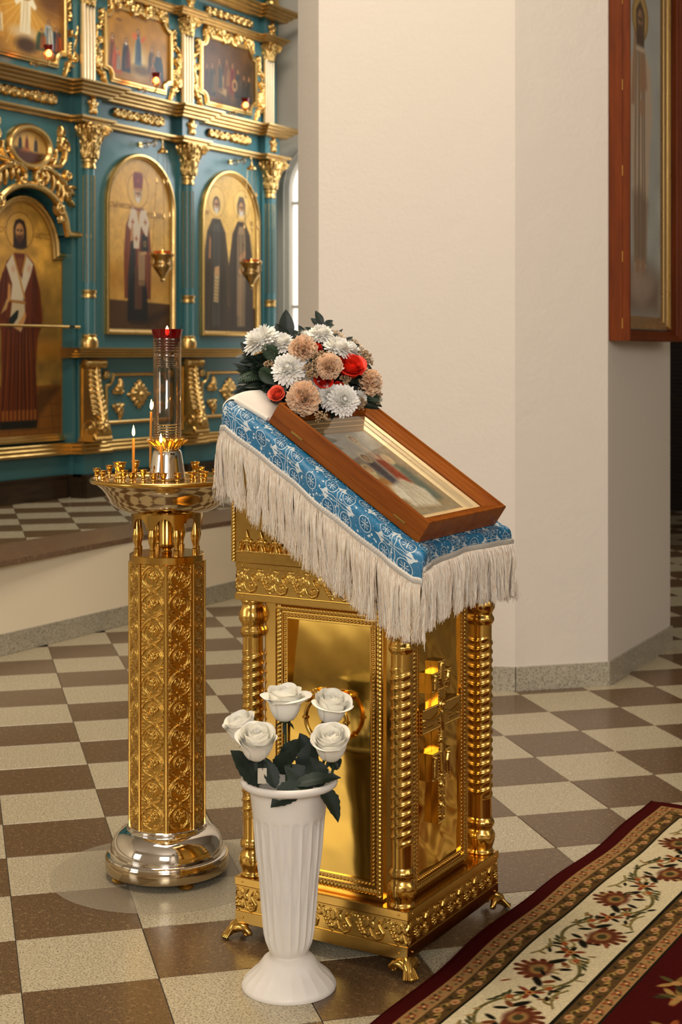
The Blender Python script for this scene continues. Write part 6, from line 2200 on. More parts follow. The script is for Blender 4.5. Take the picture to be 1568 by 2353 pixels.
# scalloped apron under the bowl
th = np.linspace(0, 2 * PI, 161)[:-1]; zz = np.linspace(0, 1, 8)
TH, ZZ = np.meshgrid(th, zz)
ph = ((TH + math.radians(90 + 66)) * 8 / (2 * PI)) % 1.0
arch = np.sqrt(np.clip(1 - ((ph - .5) / .34) ** 2, 0, 1)) * .030
low = .928 + arch
z = low + (.985 - low) * ZZ
mb = MB()
for r in (.0955, .0925): mb.grid(np.stack([r * np.cos(TH), r * np.sin(TH), z], -1), closed_u=True)
mb.grid(np.stack([np.stack([r * np.cos(th), r * np.sin(th), low[0]], -1) for r in (.0925, .0955)]), closed_u=True)
mb.build('scalloped_apron', M['gold'], stand, angle=50)
bowl = MB().lathe([(.0, .968), (.100, .969), (.112, .9715), (.125, .9765), (.138, .9845), (.150, .996), (.158, 1.008), (.166, 1.022), (.176, 1.034), (.188, 1.044), (.1985, 1.0505), (.200, 1.053)], 96)
bowl.build('bowl', M['nickel_brass'], stand, angle=180)
MB().lathe([(.196, 1.049), (.2035, 1.0495), (.207, 1.053), (.207, 1.057), (.204, 1.061), (.199, 1.0615), (.194, 1.0585), (.19, 1.054), (.0, 1.054)], 96).build('rim_tray', M['gold'], stand, angle=180)


def socket(h, r):
    k = h / .030
    return MB().lathe([(.0, 0), (r * .78, 0), (r * .74, .003 * k), (r * .42, .005 * k), (r * .38, .008 * k), (r * .62, .010 * k), (r * .66, .013 * k), (r * .5, .0155 * k), (r * .72, .019 * k), (r * .95, .023 * k), (r * .86, .026 * k), (r * 1.12, .029 * k), (r * 1.15, .030 * k), (r * .8, .0302 * k), (r * .62, .024 * k), (.0, .022 * k)], 18)


sm_s = socket(.033, .0100).mesh('candle_socket', M['gold']); sm_t = socket(.044, .0115).mesh('candle_socket_tall', M['gold']); sm_l = socket(.050, .0150).mesh('candle_socket_large', M['gold'])
socks = [(-.186, .02, 's'), (-.168, -.084, 's'), (-.158, .098, 's'), (-.142, -.06, 't'), (-.122, .03, 'L'), (-.100, -.11, 't'), (-.104, .085, 's'), (-.0724, .165, 's'), (-.055, .07, 's'), (-.051, -.13, 's'), (-.014, .182, 's'),
         (.0117, .182, 's'), (.0467, .174, 's'), (.068, -.07, 't'), (.080, .14, 's'), (.088, -.03, 's'), (.112, .12, 's'), (.135, .05, 's'), (.140, -.08, 's'), (.165, .06, 's'), (.17, -.02, 's'), (.0, -.175, 's')]
for x, t_, k in socks:
    shared({'s': sm_s, 't': sm_t, 'L': sm_l}[k], 'candle_socket', stand, (x, -t_, 1.0542))

# oil lamp standing on the tray
lampr = empty('oil_lamp', (CSX, CSY, 1.0545), YAW, label='tall glass altar lamp with red glass cup standing on the candle stand', cat='lamp')
MB().lathe([(.0, 0), (.050, 0), (.051, .003), (.049, .010), (.0445, .040), (.040, .068), (.0375, .078), (.033, .082), (.0, .083)], 48).build('foot_cone', M['chrome'], lampr)
pet = MB()
n = 96; th = np.linspace(0, 2 * PI, n, endpoint=False); t = np.linspace(0, 1, 9)
TH, T = np.meshgrid(th, t)
sc_ = np.abs(np.sin(TH * 6))
r = .031 + .024 * T ** 1.4 + .003 * (sc_ - .5) * T; z = .083 + .027 * T - (1 - sc_ ** .5) * .008 * T
rib = .0016 * np.sin(TH * 24) * np.sin(PI * T)
pet.grid(np.stack([(r + rib) * np.cos(TH), (r + rib) * np.sin(TH), z], -1), closed_u=True)
pet.build('lotus_cup', M['gold'], lampr, angle=180)
m, b = new_mat('smoky_amber_glass')
tr_ = N.tree.nodes.new('ShaderNodeBsdfTransparent'); gl = N.tree.nodes.new('ShaderNodeBsdfGlossy'); mx = N.tree.nodes.new('ShaderNodeMixShader'); lw = N.tree.nodes.new('ShaderNodeLayerWeight')
tr_.inputs[0].default_value = (.66, .58, .47, 1); gl.inputs[0].default_value = (1, .93, .82, 1); gl.inputs['Roughness'].default_value = .04; lw.inputs[0].default_value = .32
link(nstep(0, 1, N(lw.outputs['Fresnel'])) * .75 + .10, mx.inputs[0]); N.tree.links.new(tr_.outputs[0], mx.inputs[1]); N.tree.links.new(gl.outputs[0], mx.inputs[2]); N.tree.links.new(mx.outputs[0], N.tree.nodes['Material Output'].inputs[0])
M['smoke_glass'] = m
prof = [(.0365, .085), (.0372, .11)]
for z0 in (.114, .121, .128, .135, .142, .149): prof += [(.0372, z0 - .002), (.0384, z0), (.0372, z0 + .002)]
prof += [(.0372, .30)]
for z0 in (.305, .311, .317, .323, .329, .345, .352, .359, .366, .373): prof += [(.0372, z0 - .002), (.0384, z0), (.0372, z0 + .002)]
prof += [(.0372, .380), (.036, .381)]
MB().lathe(prof, 56, cap=False).build('glass_tube', M['smoke_glass'], lampr)
thn = np.linspace(0, 2 * PI, 64, endpoint=False)
mb = MB().lathe([(.0, .345), (.018, .347), (.028, .360), (.0355, .379), (.0378, .384), (.0412, .402), (.0418, .4045), (.040, .4045), (.036, .385), (.027, .362), (.017, .351), (.0, .35)], 64, fn=lambda T_, Z_: .0007 * np.cos(T_ * 16) * (Z_ > .37))
mb.build('red_glass', M['ruby'], lampr)
MB().lathe([(.0004, .388), (.004, .391), (.0056, .398), (.004, .406), (.0004, .414)], 12).build('flame', M['flame'], lampr)
mb = MB(); mb.tube([(-.043, 0, .412), (-.030, 0, .404), (.0, 0, .392), (.030, 0, .404), (.041, .0, .413)], .0009, 6); mb.build('wick_wire', M['black'], lampr)

M['wax'] = plain('honey_beeswax', rgb(214, 142, 44), .45, 0, .4, Subsurface_Weight=.35, Subsurface_Radius=(.01, .006, .002), Subsurface_Scale=.5)


def candle(x, t_, zb, h, label, lean=(0, 0), fh=.029):
    o = Vector((CSX, CSY, 0)) + rtu(x, t_, zb)
    r_ = empty('wax_candle', o, YAW, label=label, cat='candle', group='lit wax candles on the stand')
    mb = MB(); k = 8
    mb.tube([(lean[0] * (i / k) ** 1.5, lean[1] * (i / k), h * i / k) for i in range(k + 1)], .0036, 12)
    mb.build('wax', M['wax'], r_)
    MB().tube([(lean[0], lean[1], h - .001), (lean[0] + .0006, lean[1], h + .004), (lean[0] + .0012, lean[1], h + .0075)], .0007, 6).build('wick', M['wick'], r_)
    f = flame_mesh(fh, .0042).build('flame', M['flame'], r_, loc=(lean[0] + .0004, lean[1], h + .0055))
    l = bpy.data.lights.new('flame_light', 'POINT'); l.energy = .35; l.color = (1, .55, .2); l.shadow_soft_size = .006
    lo = bpy.data.objects.new('flame_light', l); COL.objects.link(lo); lo.parent = r_; lo.location = (lean[0], lean[1] - .006, h + .022)
    return r_


candle(-.0680, .165, 1.077, .098, 'left front beeswax candle, middle height, burning on the stand')
candle(-.0610, -.128, 1.077, .155, 'tallest beeswax candle burning just left of the glass lamp', (.002, 0))
candle(.0085, .182, 1.077, .082, 'shortest beeswax candle burning in front of the glass lamp', (-.004, 0), .024)

# clear round mat under the stand
m, b = new_mat('clear_vinyl')
b.inputs['Base Color'].default_value = (.58, .50, .36, 1); b.inputs['Roughness'].default_value = .25; b.inputs['Alpha'].default_value = .22
M['vinyl'] = m
mat_o = MB().lathe([(.0, .0006), (.296, .0006), (.297, .0012), (.296, .0022), (.0, .0022)], 96, c=(0, 0, 0)).build('floor_mat', M['vinyl'], loc=(CSX - .01, CSY - .01, .0002), label='round clear plastic mat under the candle stand', cat='mat', angle=30)

# ------------------------------------------------------------------ white vase and roses
VX, VY = -1.774, 2.797
m, b = new_mat('white_plastic')
b.inputs['Base Color'].default_value = (*rgb(236, 230, 220), 1); b.inputs['Roughness'].default_value = .38
b.inputs['Subsurface Weight'].default_value = .15; b.inputs['Subsurface Radius'].default_value = (.02, .015, .01); b.inputs['Subsurface Scale'].default_value = .4
bump(noise(coord('Object'), 700, 2), b, .05, .001)
M['vase'] = m
body_p = [(.1036, .0), (.1048, .004), (.1030, .010), (.0975, .018), (.0873, .028), (.077, .036), (.0700, .043), (.0640, .051), (.0604, .056), (.0570, .061), (.050, .0665), (.042, .069), (.0365, .0705),
          (.0370, .072), (.0450, .082), (.0518, .098), (.0556, .115), (.0582, .135), (.0600, .155), (.0615, .172), (.066, .2346), (.0735, .293), (.0755, .315), (.0772, .340), (.0790, .362), (.0802, .378), (.0830, .402), (.0858, .425), (.0872, .435),
          (.0900, .437), (.0998, .440), (.1062, .445), (.1078, .451), (.1062, .457), (.1020, .459), (.0950, .456), (.0875, .448), (.0820, .42), (.0740, .34), (.064, .23), (.056, .16), (.045, .09), (.0, .085)]
dense = []
for a, b_ in zip(body_p[:-1], body_p[1:]):
    k = max(1, int(math.hypot(a[0] - b_[0], a[1] - b_[1]) / .006))
    for i in range(k): dense.append((a[0] + (b_[0] - a[0]) * i / k, a[1] + (b_[1] - a[1]) * i / k))
dense.append(body_p[-1])
dense = np.array(dense)
outer_n = int(np.argmax(dense[:, 1])) - 6


def flutes(T, Z):
    idx = np.arange(Z.shape[0])[:, None]
    k = np.abs((T * 20 / (2 * PI)) % 1.0 - .5) * 2
    top = .375 + .010 * np.sqrt(np.clip(1 - k ** 2, 0, 1)) - .010
    body = np.clip((Z - .088) / .02, 0, 1) * np.clip((top - Z) / .004, 0, 1) * (idx < outer_n)
    foot = np.clip((Z - .006) / .008, 0, 1) * np.clip((.050 - Z) / .01, 0, 1) * (idx < 40)
    return -.0038 * (1 - k ** 2) * body - .0022 * (1 - k ** 2) * foot * .8


vase = MB().lathe(dense, 240, fn=flutes).build('flower_vase', M['vase'], angle=50, loc=(VX, VY, .0006), label='tall white fluted plastic floor vase holding five white roses', cat='vase')

m, b = new_mat('white_rose_petal')
b.inputs['Base Color'].default_value = (*rgb(254, 249, 234), 1); b.inputs['Roughness'].default_value = .55
b.inputs['Subsurface Weight'].default_value = .25; b.inputs['Subsurface Radius'].default_value = (.012, .010, .006); b.inputs['Subsurface Scale'].default_value = .4
b.inputs['Sheen Weight'].default_value = .15
bump(noise(coord('Object'), 90, 3), b, .12, .002)
M['rose_petal'] = m


def leaf_mat(name, c1, c2, rough=.4):
    m, b = new_mat(name)
    n = noise(coord('Object'), 40, 3)
    link(mixc(n, c1, c2), b.inputs['Base Color']); b.inputs['Roughness'].default_value = rough
    bump(noise(coord('Object'), 220, 2), b, .15, .001)
    return m


M['rose_leaf'] = leaf_mat('dark_rose_leaf', rgb(14, 28, 19), rgb(26, 43, 27), .6)
M['stem'] = leaf_mat('green_stem', rgb(44, 66, 40), rgb(62, 84, 48), .5)


def orient(z_axis, x_hint=(1, 0, 0)):
    z = Vector(z_axis).normalized(); x = Vector(x_hint); x = (x - z * x.dot(z)).normalized(); y = z.cross(x)
    return Matrix((x, y, z)).transposed().to_4x4()


def rose_petals(seed, R=.036, Hh=.062, open_=1.0, mats=None):
    """list of petal meshes, growing up +z from the calyx"""
    r = random.Random(seed)
    out = []
    layers = [(2, .13, .84, 0.0, 150), (3, .24, .90, .0, 120), (3, .37, .95, .02, 112), (4, .52, .99, .05, 92), (4, .68, 1.0, .08, 96), (5, .84, .98, .20, 84), (5, .97, .91, .36, 80)]
    for li, (n, rr, hh, lip, wid) in enumerate(layers):
        for k in range(n):
            a0 = 2 * PI * k / n + li * 1.1 + r.uniform(-.12, .12)
            na, nt = 13, 12
            A, T = np.meshgrid(np.linspace(-1, 1, na), np.linspace(0, 1, nt))
            W = math.radians(wid) * (.42 + .58 * np.sin(PI * np.clip(.12 + T * .70, 0, 1)) ** .8)
            phi = a0 + A * W
            prof = np.clip(1 - (1 - T) ** 2.4, 0, 1) ** .42
            lipv = lip * open_ * np.clip((T - .62) / .38, 0, 1) ** 2
            edge = r.uniform(.6, 1.2); lipv = lipv * r.uniform(.35, 1.5)
            rad = R * rr * prof * (1 + .05 * A) + R * lipv * (.85 + .25 * np.cos(A * 2.6 + r.uniform(-.5, .5))) + R * .05 * np.sin(A * 4 * edge + li) * T ** 3
            if li < 3: rad = rad * (1 - .28 * np.clip((T - .55) / .45, 0, 1))
            top = Hh * hh * (1 + r.uniform(-.03, .03))
            z = top * T * (1 - .13 * np.abs(A) ** 2.2 * T) - top * lipv * .38 + top * .03 * np.sin(A * 3.1 + li * 2) * T ** 4
            P = np.stack([rad * np.cos(phi), rad * np.sin(phi), z], -1)
            out.append(MB().grid(P))
    return out


def serrated_leaf(L, W, fold=.25, bend=.3, n=15, teeth=True, seed=0):
    """leaf along +x, face up +z"""
    r = random.Random(seed)
    t = np.linspace(0, 1, n); s = np.linspace(-1, 1, 9)
    S, T = np.meshgrid(s, t)
    w = W * (np.sin(PI * T ** .85) ** .85)
    if teeth: w = w * (1 - .10 * ((np.arange(n) % 2)[:, None]) * (np.abs(S) > .9))
    x = L * T; y = w * S
    z = fold * np.abs(y) - bend * L * T ** 2 + .03 * W * np.sin(T * 16) * np.abs(S) + W * .06 * np.sin(T * 5 + seed) * S
    P = np.stack([x, y, z], -1)
    mb = MB().grid(P)
    return mb


def place_leaf(base, tip, up, W, name, parent, mat, fold=.25, bend=.25, seed=0, teeth=True, **kw):
    b_, t_ = Vector(base), Vector(tip)
    d = t_ - b_; L = d.length; x = d / L; u = Vector(up); z = (u - x * u.dot(x)).normalized(); y = z.cross(x)
    mb = serrated_leaf(L, W, fold, bend, seed=seed, teeth=teeth)
    # keep the tip on target although the leaf bends
    mb.v = [(p[0], p[1], p[2] + bend * p[0] * .98) for p in mb.v]
    Mx = Matrix((x, y, z)).transposed().to_4x4(); Mx.translation = b_
    mb.xf(Mx)
    return mb.build(name, mat, parent, angle=180, **kw)


def tube_pts(pts, n=14):
    """smooth curve through points"""
    P = [Vector(p) for p in pts]
    out = []
    for i in range(len(P) - 1):
        p0 = P[max(0, i - 1)]; p1, p2 = P[i], P[i + 1]; p3 = P[min(len(P) - 1, i + 2)]
        for k in range(n):
            t = k / n
            out.append(.5 * ((2 * p1) + (p2 - p0) * t + (2 * p0 - 5 * p1 + 4 * p2 - p3) * t * t + (3 * p1 - p0 - 3 * p2 + p3) * t ** 3))
    out.append(P[-1])
    return out


PXV = 3.31 / FPX


def vp(u, v, t=0.0):
    """a point near the vase: right and up measured in the picture's scale at the vase, t towards the viewer"""
    return rtu((u - 664.5) * PXV, t, CAM_H - (v - HORIZON) * PXV)


def rose(label, base, face, scale, seed, open_, leaves, foot):
    """base: calyx point; face: direction the flower looks; coordinates relative to the vase axis on the floor"""
    root = empty('white_rose', (VX, VY, .09), label=label, cat='rose', group='white roses in the floor vase')
    off = Vector((0, 0, .09))
    b_ = Vector(base) - off; f = Vector(face).normalized()
    head = empty('flower_head', (0, 0, 0)); head.parent = root
    Mx = orient(f, RV); Mx.translation = b_
    for mb in rose_petals(seed, .0368 * scale, .078 * scale, open_):
        mb.xf(Mx).build('petal', M['rose_petal'], head, angle=180)
    ca = MB().lathe([(.003, -.004), (.0085, .0), (.010, .004), (.007, .008), (.0, .009)], 14)
    ca.xf(Mx).build('calyx', M['stem'], root)
    for k in range(5):
        a = k * 2 * PI / 5 + seed
        p0 = b_ + f * .002; side = (Mx.to_3x3() @ Vector((math.cos(a), math.sin(a), 0)))
        place_leaf(p0 + side * .004, p0 + side * (.022 + .004 * (k % 2)) - f * (.012 + .012 * ((k * 7 + seed) % 3) / 2), f, .0048, 'sepal', root, M['rose_leaf'], .3, .2, seed=k, teeth=False)
    foot = Vector(foot) - off
    mid = b_ - f * .045
    mb = MB().tube(tube_pts([b_, mid, mid * .45 + foot * .55, foot]), .0030, 9)
    mb.build('stem', M['stem'], root)
    for i, (bp, tp, up, W, bd) in enumerate(leaves):
        place_leaf(Vector(bp) - off, Vector(tp) - off, up, W, 'leaf', root, M['rose_leaf'], .28, bd, seed=i + seed)
        q = Vector(bp) - off
    return root


up_v = rtu(0, .5, .85)
rose('white rose at the front left of the vase, open spiral facing the viewer', vp(592, 1730, .045), rtu(.05, .42, .9), 1.02, 11, .75,
     [(vp(604, 1793, .03), vp(534, 1709, .055), rtu(.5, .8, .3), .030, .15), (vp(636, 1800, .04), vp(612, 1735, .02), rtu(.2, .9, .3), .018, .1)], rtu(-.01, .01, .13))
rose('white rose at the far left, half hidden behind the front one', vp(566, 1712, -.02), rtu(-.30, .20, .9), .88, 23, .7,
     [(vp(600, 1800, .0), vp(590, 1740, -.01), rtu(.1, .9, .3), .018, .1)], rtu(-.02, -.02, .12))
rose('tallest white rose at the back, seen from the side with flared petals', vp(654, 1672, -.05), rtu(-.02, .05, 1), 1.06, 31, 1.25,
     [(vp(650, 1760, -.02), vp(688, 1700, -.01), rtu(-.3, .9, .3), .022, .1), (vp(640, 1775, .01), vp(668, 1715, .03), rtu(.0, .9, .4), .024, .12)], rtu(0, -.02, .12))
rose('white rose at the upper right, behind the lower right one', vp(757, 1672, -.045), rtu(.12, .30, .95), .96, 43, .9,
     [(vp(720, 1770, -.02), vp(688, 1692, -.03), rtu(.3, .9, .4), .026, .1), (vp(700, 1790, .0), vp(720, 1700, .0), rtu(-.2, .9, .3), .028, .1)], rtu(.02, -.02, .12))
rose('white rose at the lower right with one petal folded out', vp(762, 1736, .03), rtu(-.02, .42, .9), 1.0, 57, .85,
     [(vp(752, 1752, .01), vp(786, 1745, .0), rtu(.2, .8, .5), .022, .3), (vp(735, 1790, .05), vp(778, 1866, .075), rtu(.75, .6, .35), .027, .25), (vp(676, 1787, .06), vp(784, 1772, .05), rtu(0, .55, .85), .020, .2), (vp(700, 1785, .06), vp(626, 1828, .09), rtu(-.2, .8, .6), .027, .3), (vp(740, 1800, .03), vp(712, 1730, .03), rtu(.1, .9, .3), .028, .1), (vp(720, 1800, .04), vp(655, 1750, .03), rtu(.1, .9, .5), .028, .1)], rtu(.01, .02, .13))
tagm = plain('white_card', rgb(226, 214, 190), .6)
tg = empty('price_tag', Vector((VX, VY, 0)) + vp(605, 1762, .04), YAW, label='small blank white tag hanging among the rose leaves', cat='tag')
MB().box(-.010, .010, -.0006, .0006, -.026, .008, .0003).build('card', tagm, tg, smooth=False)
MB().tube([(.001, -.001, .004), (.002, -.004, .03), (.004, -.006, .05)], .0007, 5).build('string', M['black'], tg)


# ------------------------------------------------------------------ flower arrangement behind the icon case
AO = Vector((-1.9466, 3.1709, 1.2937))
PXA = 3.72 / FPX


def ap_(u, v, t=0.0):
    k = 1 - t / 3.72
    return rtu((u - 784) * (3.72 - t) / FPX, 0, 0) - rtu((715 - 784) * PXA, 0, 0) + rtu(0, t, (905 - HORIZON) * PXA - (v - HORIZON) * (3.72 - t) / FPX)


arr = empty('flower_arrangement', AO, 0, label='round arrangement of white, peach and red flowers behind the icon case', cat='flowers')
m, b = new_mat('white_chrysanthemum_petal'); b.inputs['Base Color'].default_value = (*rgb(254, 251, 242), 1); b.inputs['Roughness'].default_value = .6
b.inputs['Subsurface Weight'].default_value = .2; b.inputs['Subsurface Radius'].default_value = (.006, .006, .004); b.inputs['Subsurface Scale'].default_value = .3; M['mum'] = m
m, b = new_mat('peach_carnation_petal'); b.inputs['Roughness'].default_value = .65
link(mixc(noise(coord('Object'), 60, 2), rgb(255, 224, 192), rgb(255, 210, 168)), b.inputs['Base Color'])
b.inputs['Subsurface Weight'].default_value = .4; b.inputs['Subsurface Radius'].default_value = (.02, .014, .010); b.inputs['Subsurface Scale'].default_value = .3; M['peach'] = m
M['cream'] = plain('cream_carnation_petal', rgb(240, 222, 196), .65)
M['red'] = plain('scarlet_petal', rgb(236, 52, 26), .55)
M['coral'] = plain('coral_petal', rgb(238, 96, 66), .55)
M['mum_eye'] = plain('pale_green_flower_centre', rgb(206, 206, 140), .7)
M['dark_leaf'] = leaf_mat('dark_evergreen_leaf', rgb(12, 26, 17), rgb(24, 41, 25), .5)
M['fern'] = leaf_mat('dark_fern', rgb(24, 46, 28), rgb(44, 68, 38), .5)
M['berry'] = plain('buff_flower_buds', rgb(176, 148, 112), .7)
M['pot'] = plain('black_plastic_bowl', (.007, .008, .007), .45)


def mum_mesh(seed, R=.03, dome=.55):
    r = random.Random(seed)
    mb = MB()
    rows = 9
    for i in range(rows):
        u = i / (rows - 1)          # 0 outer .. 1 inner
        n = int(25 - 13 * u)
        el = -.15 + 1.45 * u        # elevation of the petals
        L = R * (.96 - .42 * u); w = R * .118 * (1 - .25 * u)
        for k in range(n):
            a = 2 * PI * (k + .5 * (i % 2)) / n + r.uniform(-.06, .06)
            e = el + r.uniform(-.12, .12); l = L * r.uniform(.9, 1.06)
            t = np.linspace(0, 1, 6); s = np.array([-1, 0, 1.0])
            S, T = np.meshgrid(s, t)
            ww = w * np.array([.45, .8, 1.0, 1.05, .85, .28])[:, None]
            curl = e + (.55 - .2 * u) * T ** 2 * (1 if u > .25 else .25)
            dr = np.cumsum(np.cos(curl[:, 0])) * l / 6; dz = np.cumsum(np.sin(curl[:, 0])) * l / 6
            dr = np.repeat(dr[:, None], 3, 1) + R * .06; dz = np.repeat(dz[:, None], 3, 1) + R * .10 * u
            cup = .45 * ww * S ** 2
            x = dr - cup * np.sin(curl); zz = dz + cup * np.cos(curl)
            y = ww * S
            mb.grid(np.stack([x * math.cos(a) - y * math.sin(a), x * math.sin(a) + y * math.cos(a), zz], -1))
    mb.sphere((0, 0, R * .1), (R * .35, R * .35, R * .3), 10, 6)
    return mb


def carnation_mesh(seed, R=.028):
    r = random.Random(seed)
    mb = MB()
    for i in range(8):
        u = i / 7.0
        n = int(9 - 5 * u); el = -.05 + 1.35 * u
        for k in range(n):
            a = 2 * PI * (k + r.random() * .6) / n + i
            L = R * (1.02 - .22 * u) * r.uniform(.88, 1.08); W = R * .62 * (1 - .25 * u)
            na, nt = 13, 8
            S, T = np.meshgrid(np.linspace(-1, 1, na), np.linspace(0, 1, nt))
            fr = r.uniform(0, 6)
            ruff = R * .13 * T ** 1.6 * np.sin(S * 9 + fr) + R * .07 * T ** 2 * np.sin(S * 19 + fr * 2)
            x = L * T * (1 - .10 * S ** 2) + R * .035 * np.sin(S * 25 + fr) * T ** 4; y = W * S * (.25 + .75 * T ** .8)
            h = ruff + R * .25 * T ** 2 * r.uniform(-.3, .8)
            ca, sa = math.cos(el), math.sin(el)
            X, Z = x * ca - h * sa, x * sa + h * ca
            mb.grid(np.stack([X * math.cos(a) - y * math.sin(a), X * math.sin(a) + y * math.cos(a), Z + R * .05], -1))
    mb.sphere((0, 0, 0), (R * .45, R * .45, R * .4), 10, 6)
    return mb


mum_me = [mum_mesh(s).mesh('chrysanthemum', M['mum'], angle=180) for s in (1, 2, 3)]
car_me = [carnation_mesh(s).mesh('carnation', M['peach'], angle=180) for s in (4, 5)]
car_cream = carnation_mesh(6).mesh('cream_carnation', M['cream'], angle=180)


def face_rot(d):
    return orient(d, RV).to_euler()


def put_flower(me, name, u, v, t, r, d, base_R, spin=0, squash=1.0):
    mat_ = orient(d, RV) @ Matrix.Rotation(spin, 4, 'Z')
    return shared(me, name, arr, ap_(u, v, t), mat_.to_euler(), (r * PXA / base_R, r * PXA / base_R, squash * r * PXA / base_R))


fl = [  # kind, u, v, toward, radius px, facing (right, toward, up)
    (0, 601, 784, .03, 40, (-.55, .45, .75)), (1, 646, 792, .04, 31, (-.1, .5, .8)), (2, 665, 848, .10, 36, (-.15, .9, .4)), (0, 708, 882, .09, 29, (.1, .8, .6)), (1, 757, 911, .10, 28, (-.2, .9, .1)),
    (2, 789, 920, .11, 33, (.2, .9, .2)), (0, 738, 770, .03, 28, (.1, .5, .85)), (1, 706, 776, -.01, 26, (0, .3, .95)), (2, 776, 802, .06, 33, (.35, .35, .85)), (0, 803, 806, .03, 26, (.5, .3, .8)),
    (1, 826, 916, .06, 18, (.5, .8, .0)), (2, 620, 775, -.02, 26, (-.4, .1, .9))]
for i, (k, u, v, t, r_, d) in enumerate(fl):
    put_flower(mum_me[k], 'chrysanthemum', u, v, t, r_ * 1.16, rtu(*d), .030, i * 1.3)
for i, (u, v, t, r_, d) in enumerate([(697, 803, .09, 31, (-.1, .8, .55)), (755, 845, .11, 30, (.1, .9, .4)), (698, 915, .13, 37, (-.1, .95, .15)), (847, 880, .05, 30, (.85, .5, .25))]):
    put_flower(car_me[i % 2], 'carnation', u, v, t, r_, rtu(*d), .028, i, 1.15)
for u, v, t, r_, d in ((772, 782, .0, 24, (.4, .3, .85)), (812, 800, -.01, 22, (.6, .2, .8))):
    put_flower(car_cream, 'cream_carnation', u, v, t, r_, rtu(*d), .028)


def small_rose(name, u, v, t, r_, d, mat, seed, open_):
    Mx = orient(rtu(*d), RV); Mx.translation = ap_(u, v, t)
    root = empty(name, (0, 0, 0)); root.parent = arr
    for mb in rose_petals(seed, r_ * PXA / 1.15, r_ * PXA * 1.5, open_):
        mb.xf(Mx).build('petal', mat, root, angle=180)
    return root


small_rose('red_rose', 799, 862, .055, 31, (.25, .75, .75), M['red'], 71, 1.0)
small_rose('red_rose', 742, 880, .08, 21, (.1, .9, .35), M['red'], 73, .7)
small_rose('coral_rose', 643, 914, .11, 18, (-.3, .8, .5), M['coral'], 75, .9)
small_rose('red_rose', 727, 806, .05, 12, (.2, .8, .6), M['red'], 77, .4)
small_rose('red_rose', 776, 895, .07, 13, (.2, .8, .5), M['red'], 79, .4)

# buff bud clusters
rb = random.Random(9)


def bud_cluster(seed, R=.02):
    r = random.Random(seed); mb = MB()
    for k in range(46):
        th, ph = r.uniform(0, 2 * PI), math.acos(r.uniform(-.2, 1)); q = R * r.uniform(.55, 1)
        c = (q * math.sin(ph) * math.cos(th), q * math.sin(ph) * math.sin(th), q * math.cos(ph))
        mb.sphere(c, R * r.uniform(.10, .16), 7, 5)
        mb.tube([(0, 0, -R * .5), (c[0] * .6, c[1] * .6, c[2] * .4), c], R * .022, 4, cap=False)
    return mb


bud_me = [bud_cluster(s).mesh('bud_cluster', M['berry'], angle=180) for s in (1, 2)]
for i, (u, v, t, r_) in enumerate(((724, 824, .11, 17), (740, 817, .10, 15), (712, 849, .12, 18), (716, 862, .12, 15), (833, 820, .02, 20), (836, 884, .05, 18), (792, 874, .09, 15), (737, 957, .16, 16), (826, 928, .07, 17), (618, 838, .08, 13), (865, 908, .02, 14), (845, 830, .01, 14), (683, 876, .11, 12), (862, 925, .02, 13))):
    o = shared(bud_me[i % 2], 'bud_cluster', arr, ap_(u, v, t), orient(rtu((u - 715) / 250, .8, .5), RV).to_euler(), (r_ * PXA / .02,) * 3)
    o['kind'] = 'stuff'

# leaves: broad pointed ones on top and at the left, then a mass of dark ones
lv = [((655, 790, .0), (657, 711, -.01), .021, (.3, .9, .2)), ((660, 790, .0), (634, 743, .01), .018, (-.2, .9, .4)), ((655, 770, .0), (700, 770, -.01), .012, (0, .8, .6)), ((742, 752, -.01), (725, 713, -.02), .010, (.2, .9, .2)), ((742, 752, -.01), (714, 731, -.01), .009, (-.2, .9, .3)),
      ((744, 752, -.01), (766, 736, -.02), .009, (.2, .8, .5)), ((744, 754, -.01), (769, 747, .0), .009, (.2, .8, .5)), ((708, 785, -.01), (686, 747, -.01), .010, (0, .9, .3)), ((735, 775, .0), (700, 752, -.01), .010, (0, .9, .3)),
      ((580, 822, .0), (553, 786, .0), .010, (-.2, .9, .2)), ((575, 822, .02), (540, 822, .03), .010, (0, .6, .8)), ((590, 800, .0), (566, 778, .0), .008, (-.2, .9, .2)), ((600, 850, .0), (556, 846, .0), .014, (-.1, .9, .4)),
      ((620, 905, .05), (596, 905, .06), .016, (-.2, .9, .4)), ((610, 890, .04), (590, 925, .06), .014, (-.3, .9, .1)), ((640, 915, .07), (600, 918, .07), .014, (0, .7, .7)), ((655, 920, .11), (668, 948, .13), .009, (.2, .9, .3)),
      ((670, 925, .11), (702, 962, .13), .010, (.1, .9, .3)), ((812, 835, .02), (856, 848, .02), .013, (.2, .8, .6)), ((815, 845, .03), (850, 838, .01), .010, (.2, .8, .6)), ((826, 905, .05), (868, 915, .04), .012, (.2, .9, .4)), ((830, 915, .04), (879, 935, .02), .011, (.3, .8, .5)),
      ((800, 895, .07), (838, 902, .05), .012, (.2, .9, .4)), ((800, 880, .07), (832, 868, .04), .011, (.2, .9, .4)), ((820, 930, .06), (874, 940, .03), .010, (.1, .8, .6)), ((760, 935, .1), (782, 958, .12), .010, (.1, .9, .3)), ((735, 925, .1), (720, 950, .13), .009, (0, .9, .4)),
      ((628, 880, .06), (600, 868, .07), .014, (-.2, .9, .4)), ((640, 870, .06), (622, 845, .08), .013, (-.1, .9, .4)), ((640, 850, .04), (600, 838, .05), .013, (-.1, .9, .4)), ((650, 890, .08), (630, 925, .09), .013, (0, .9, .2)), ((800, 845, .05), (826, 822, .02), .011, (.2, .8, .5))]
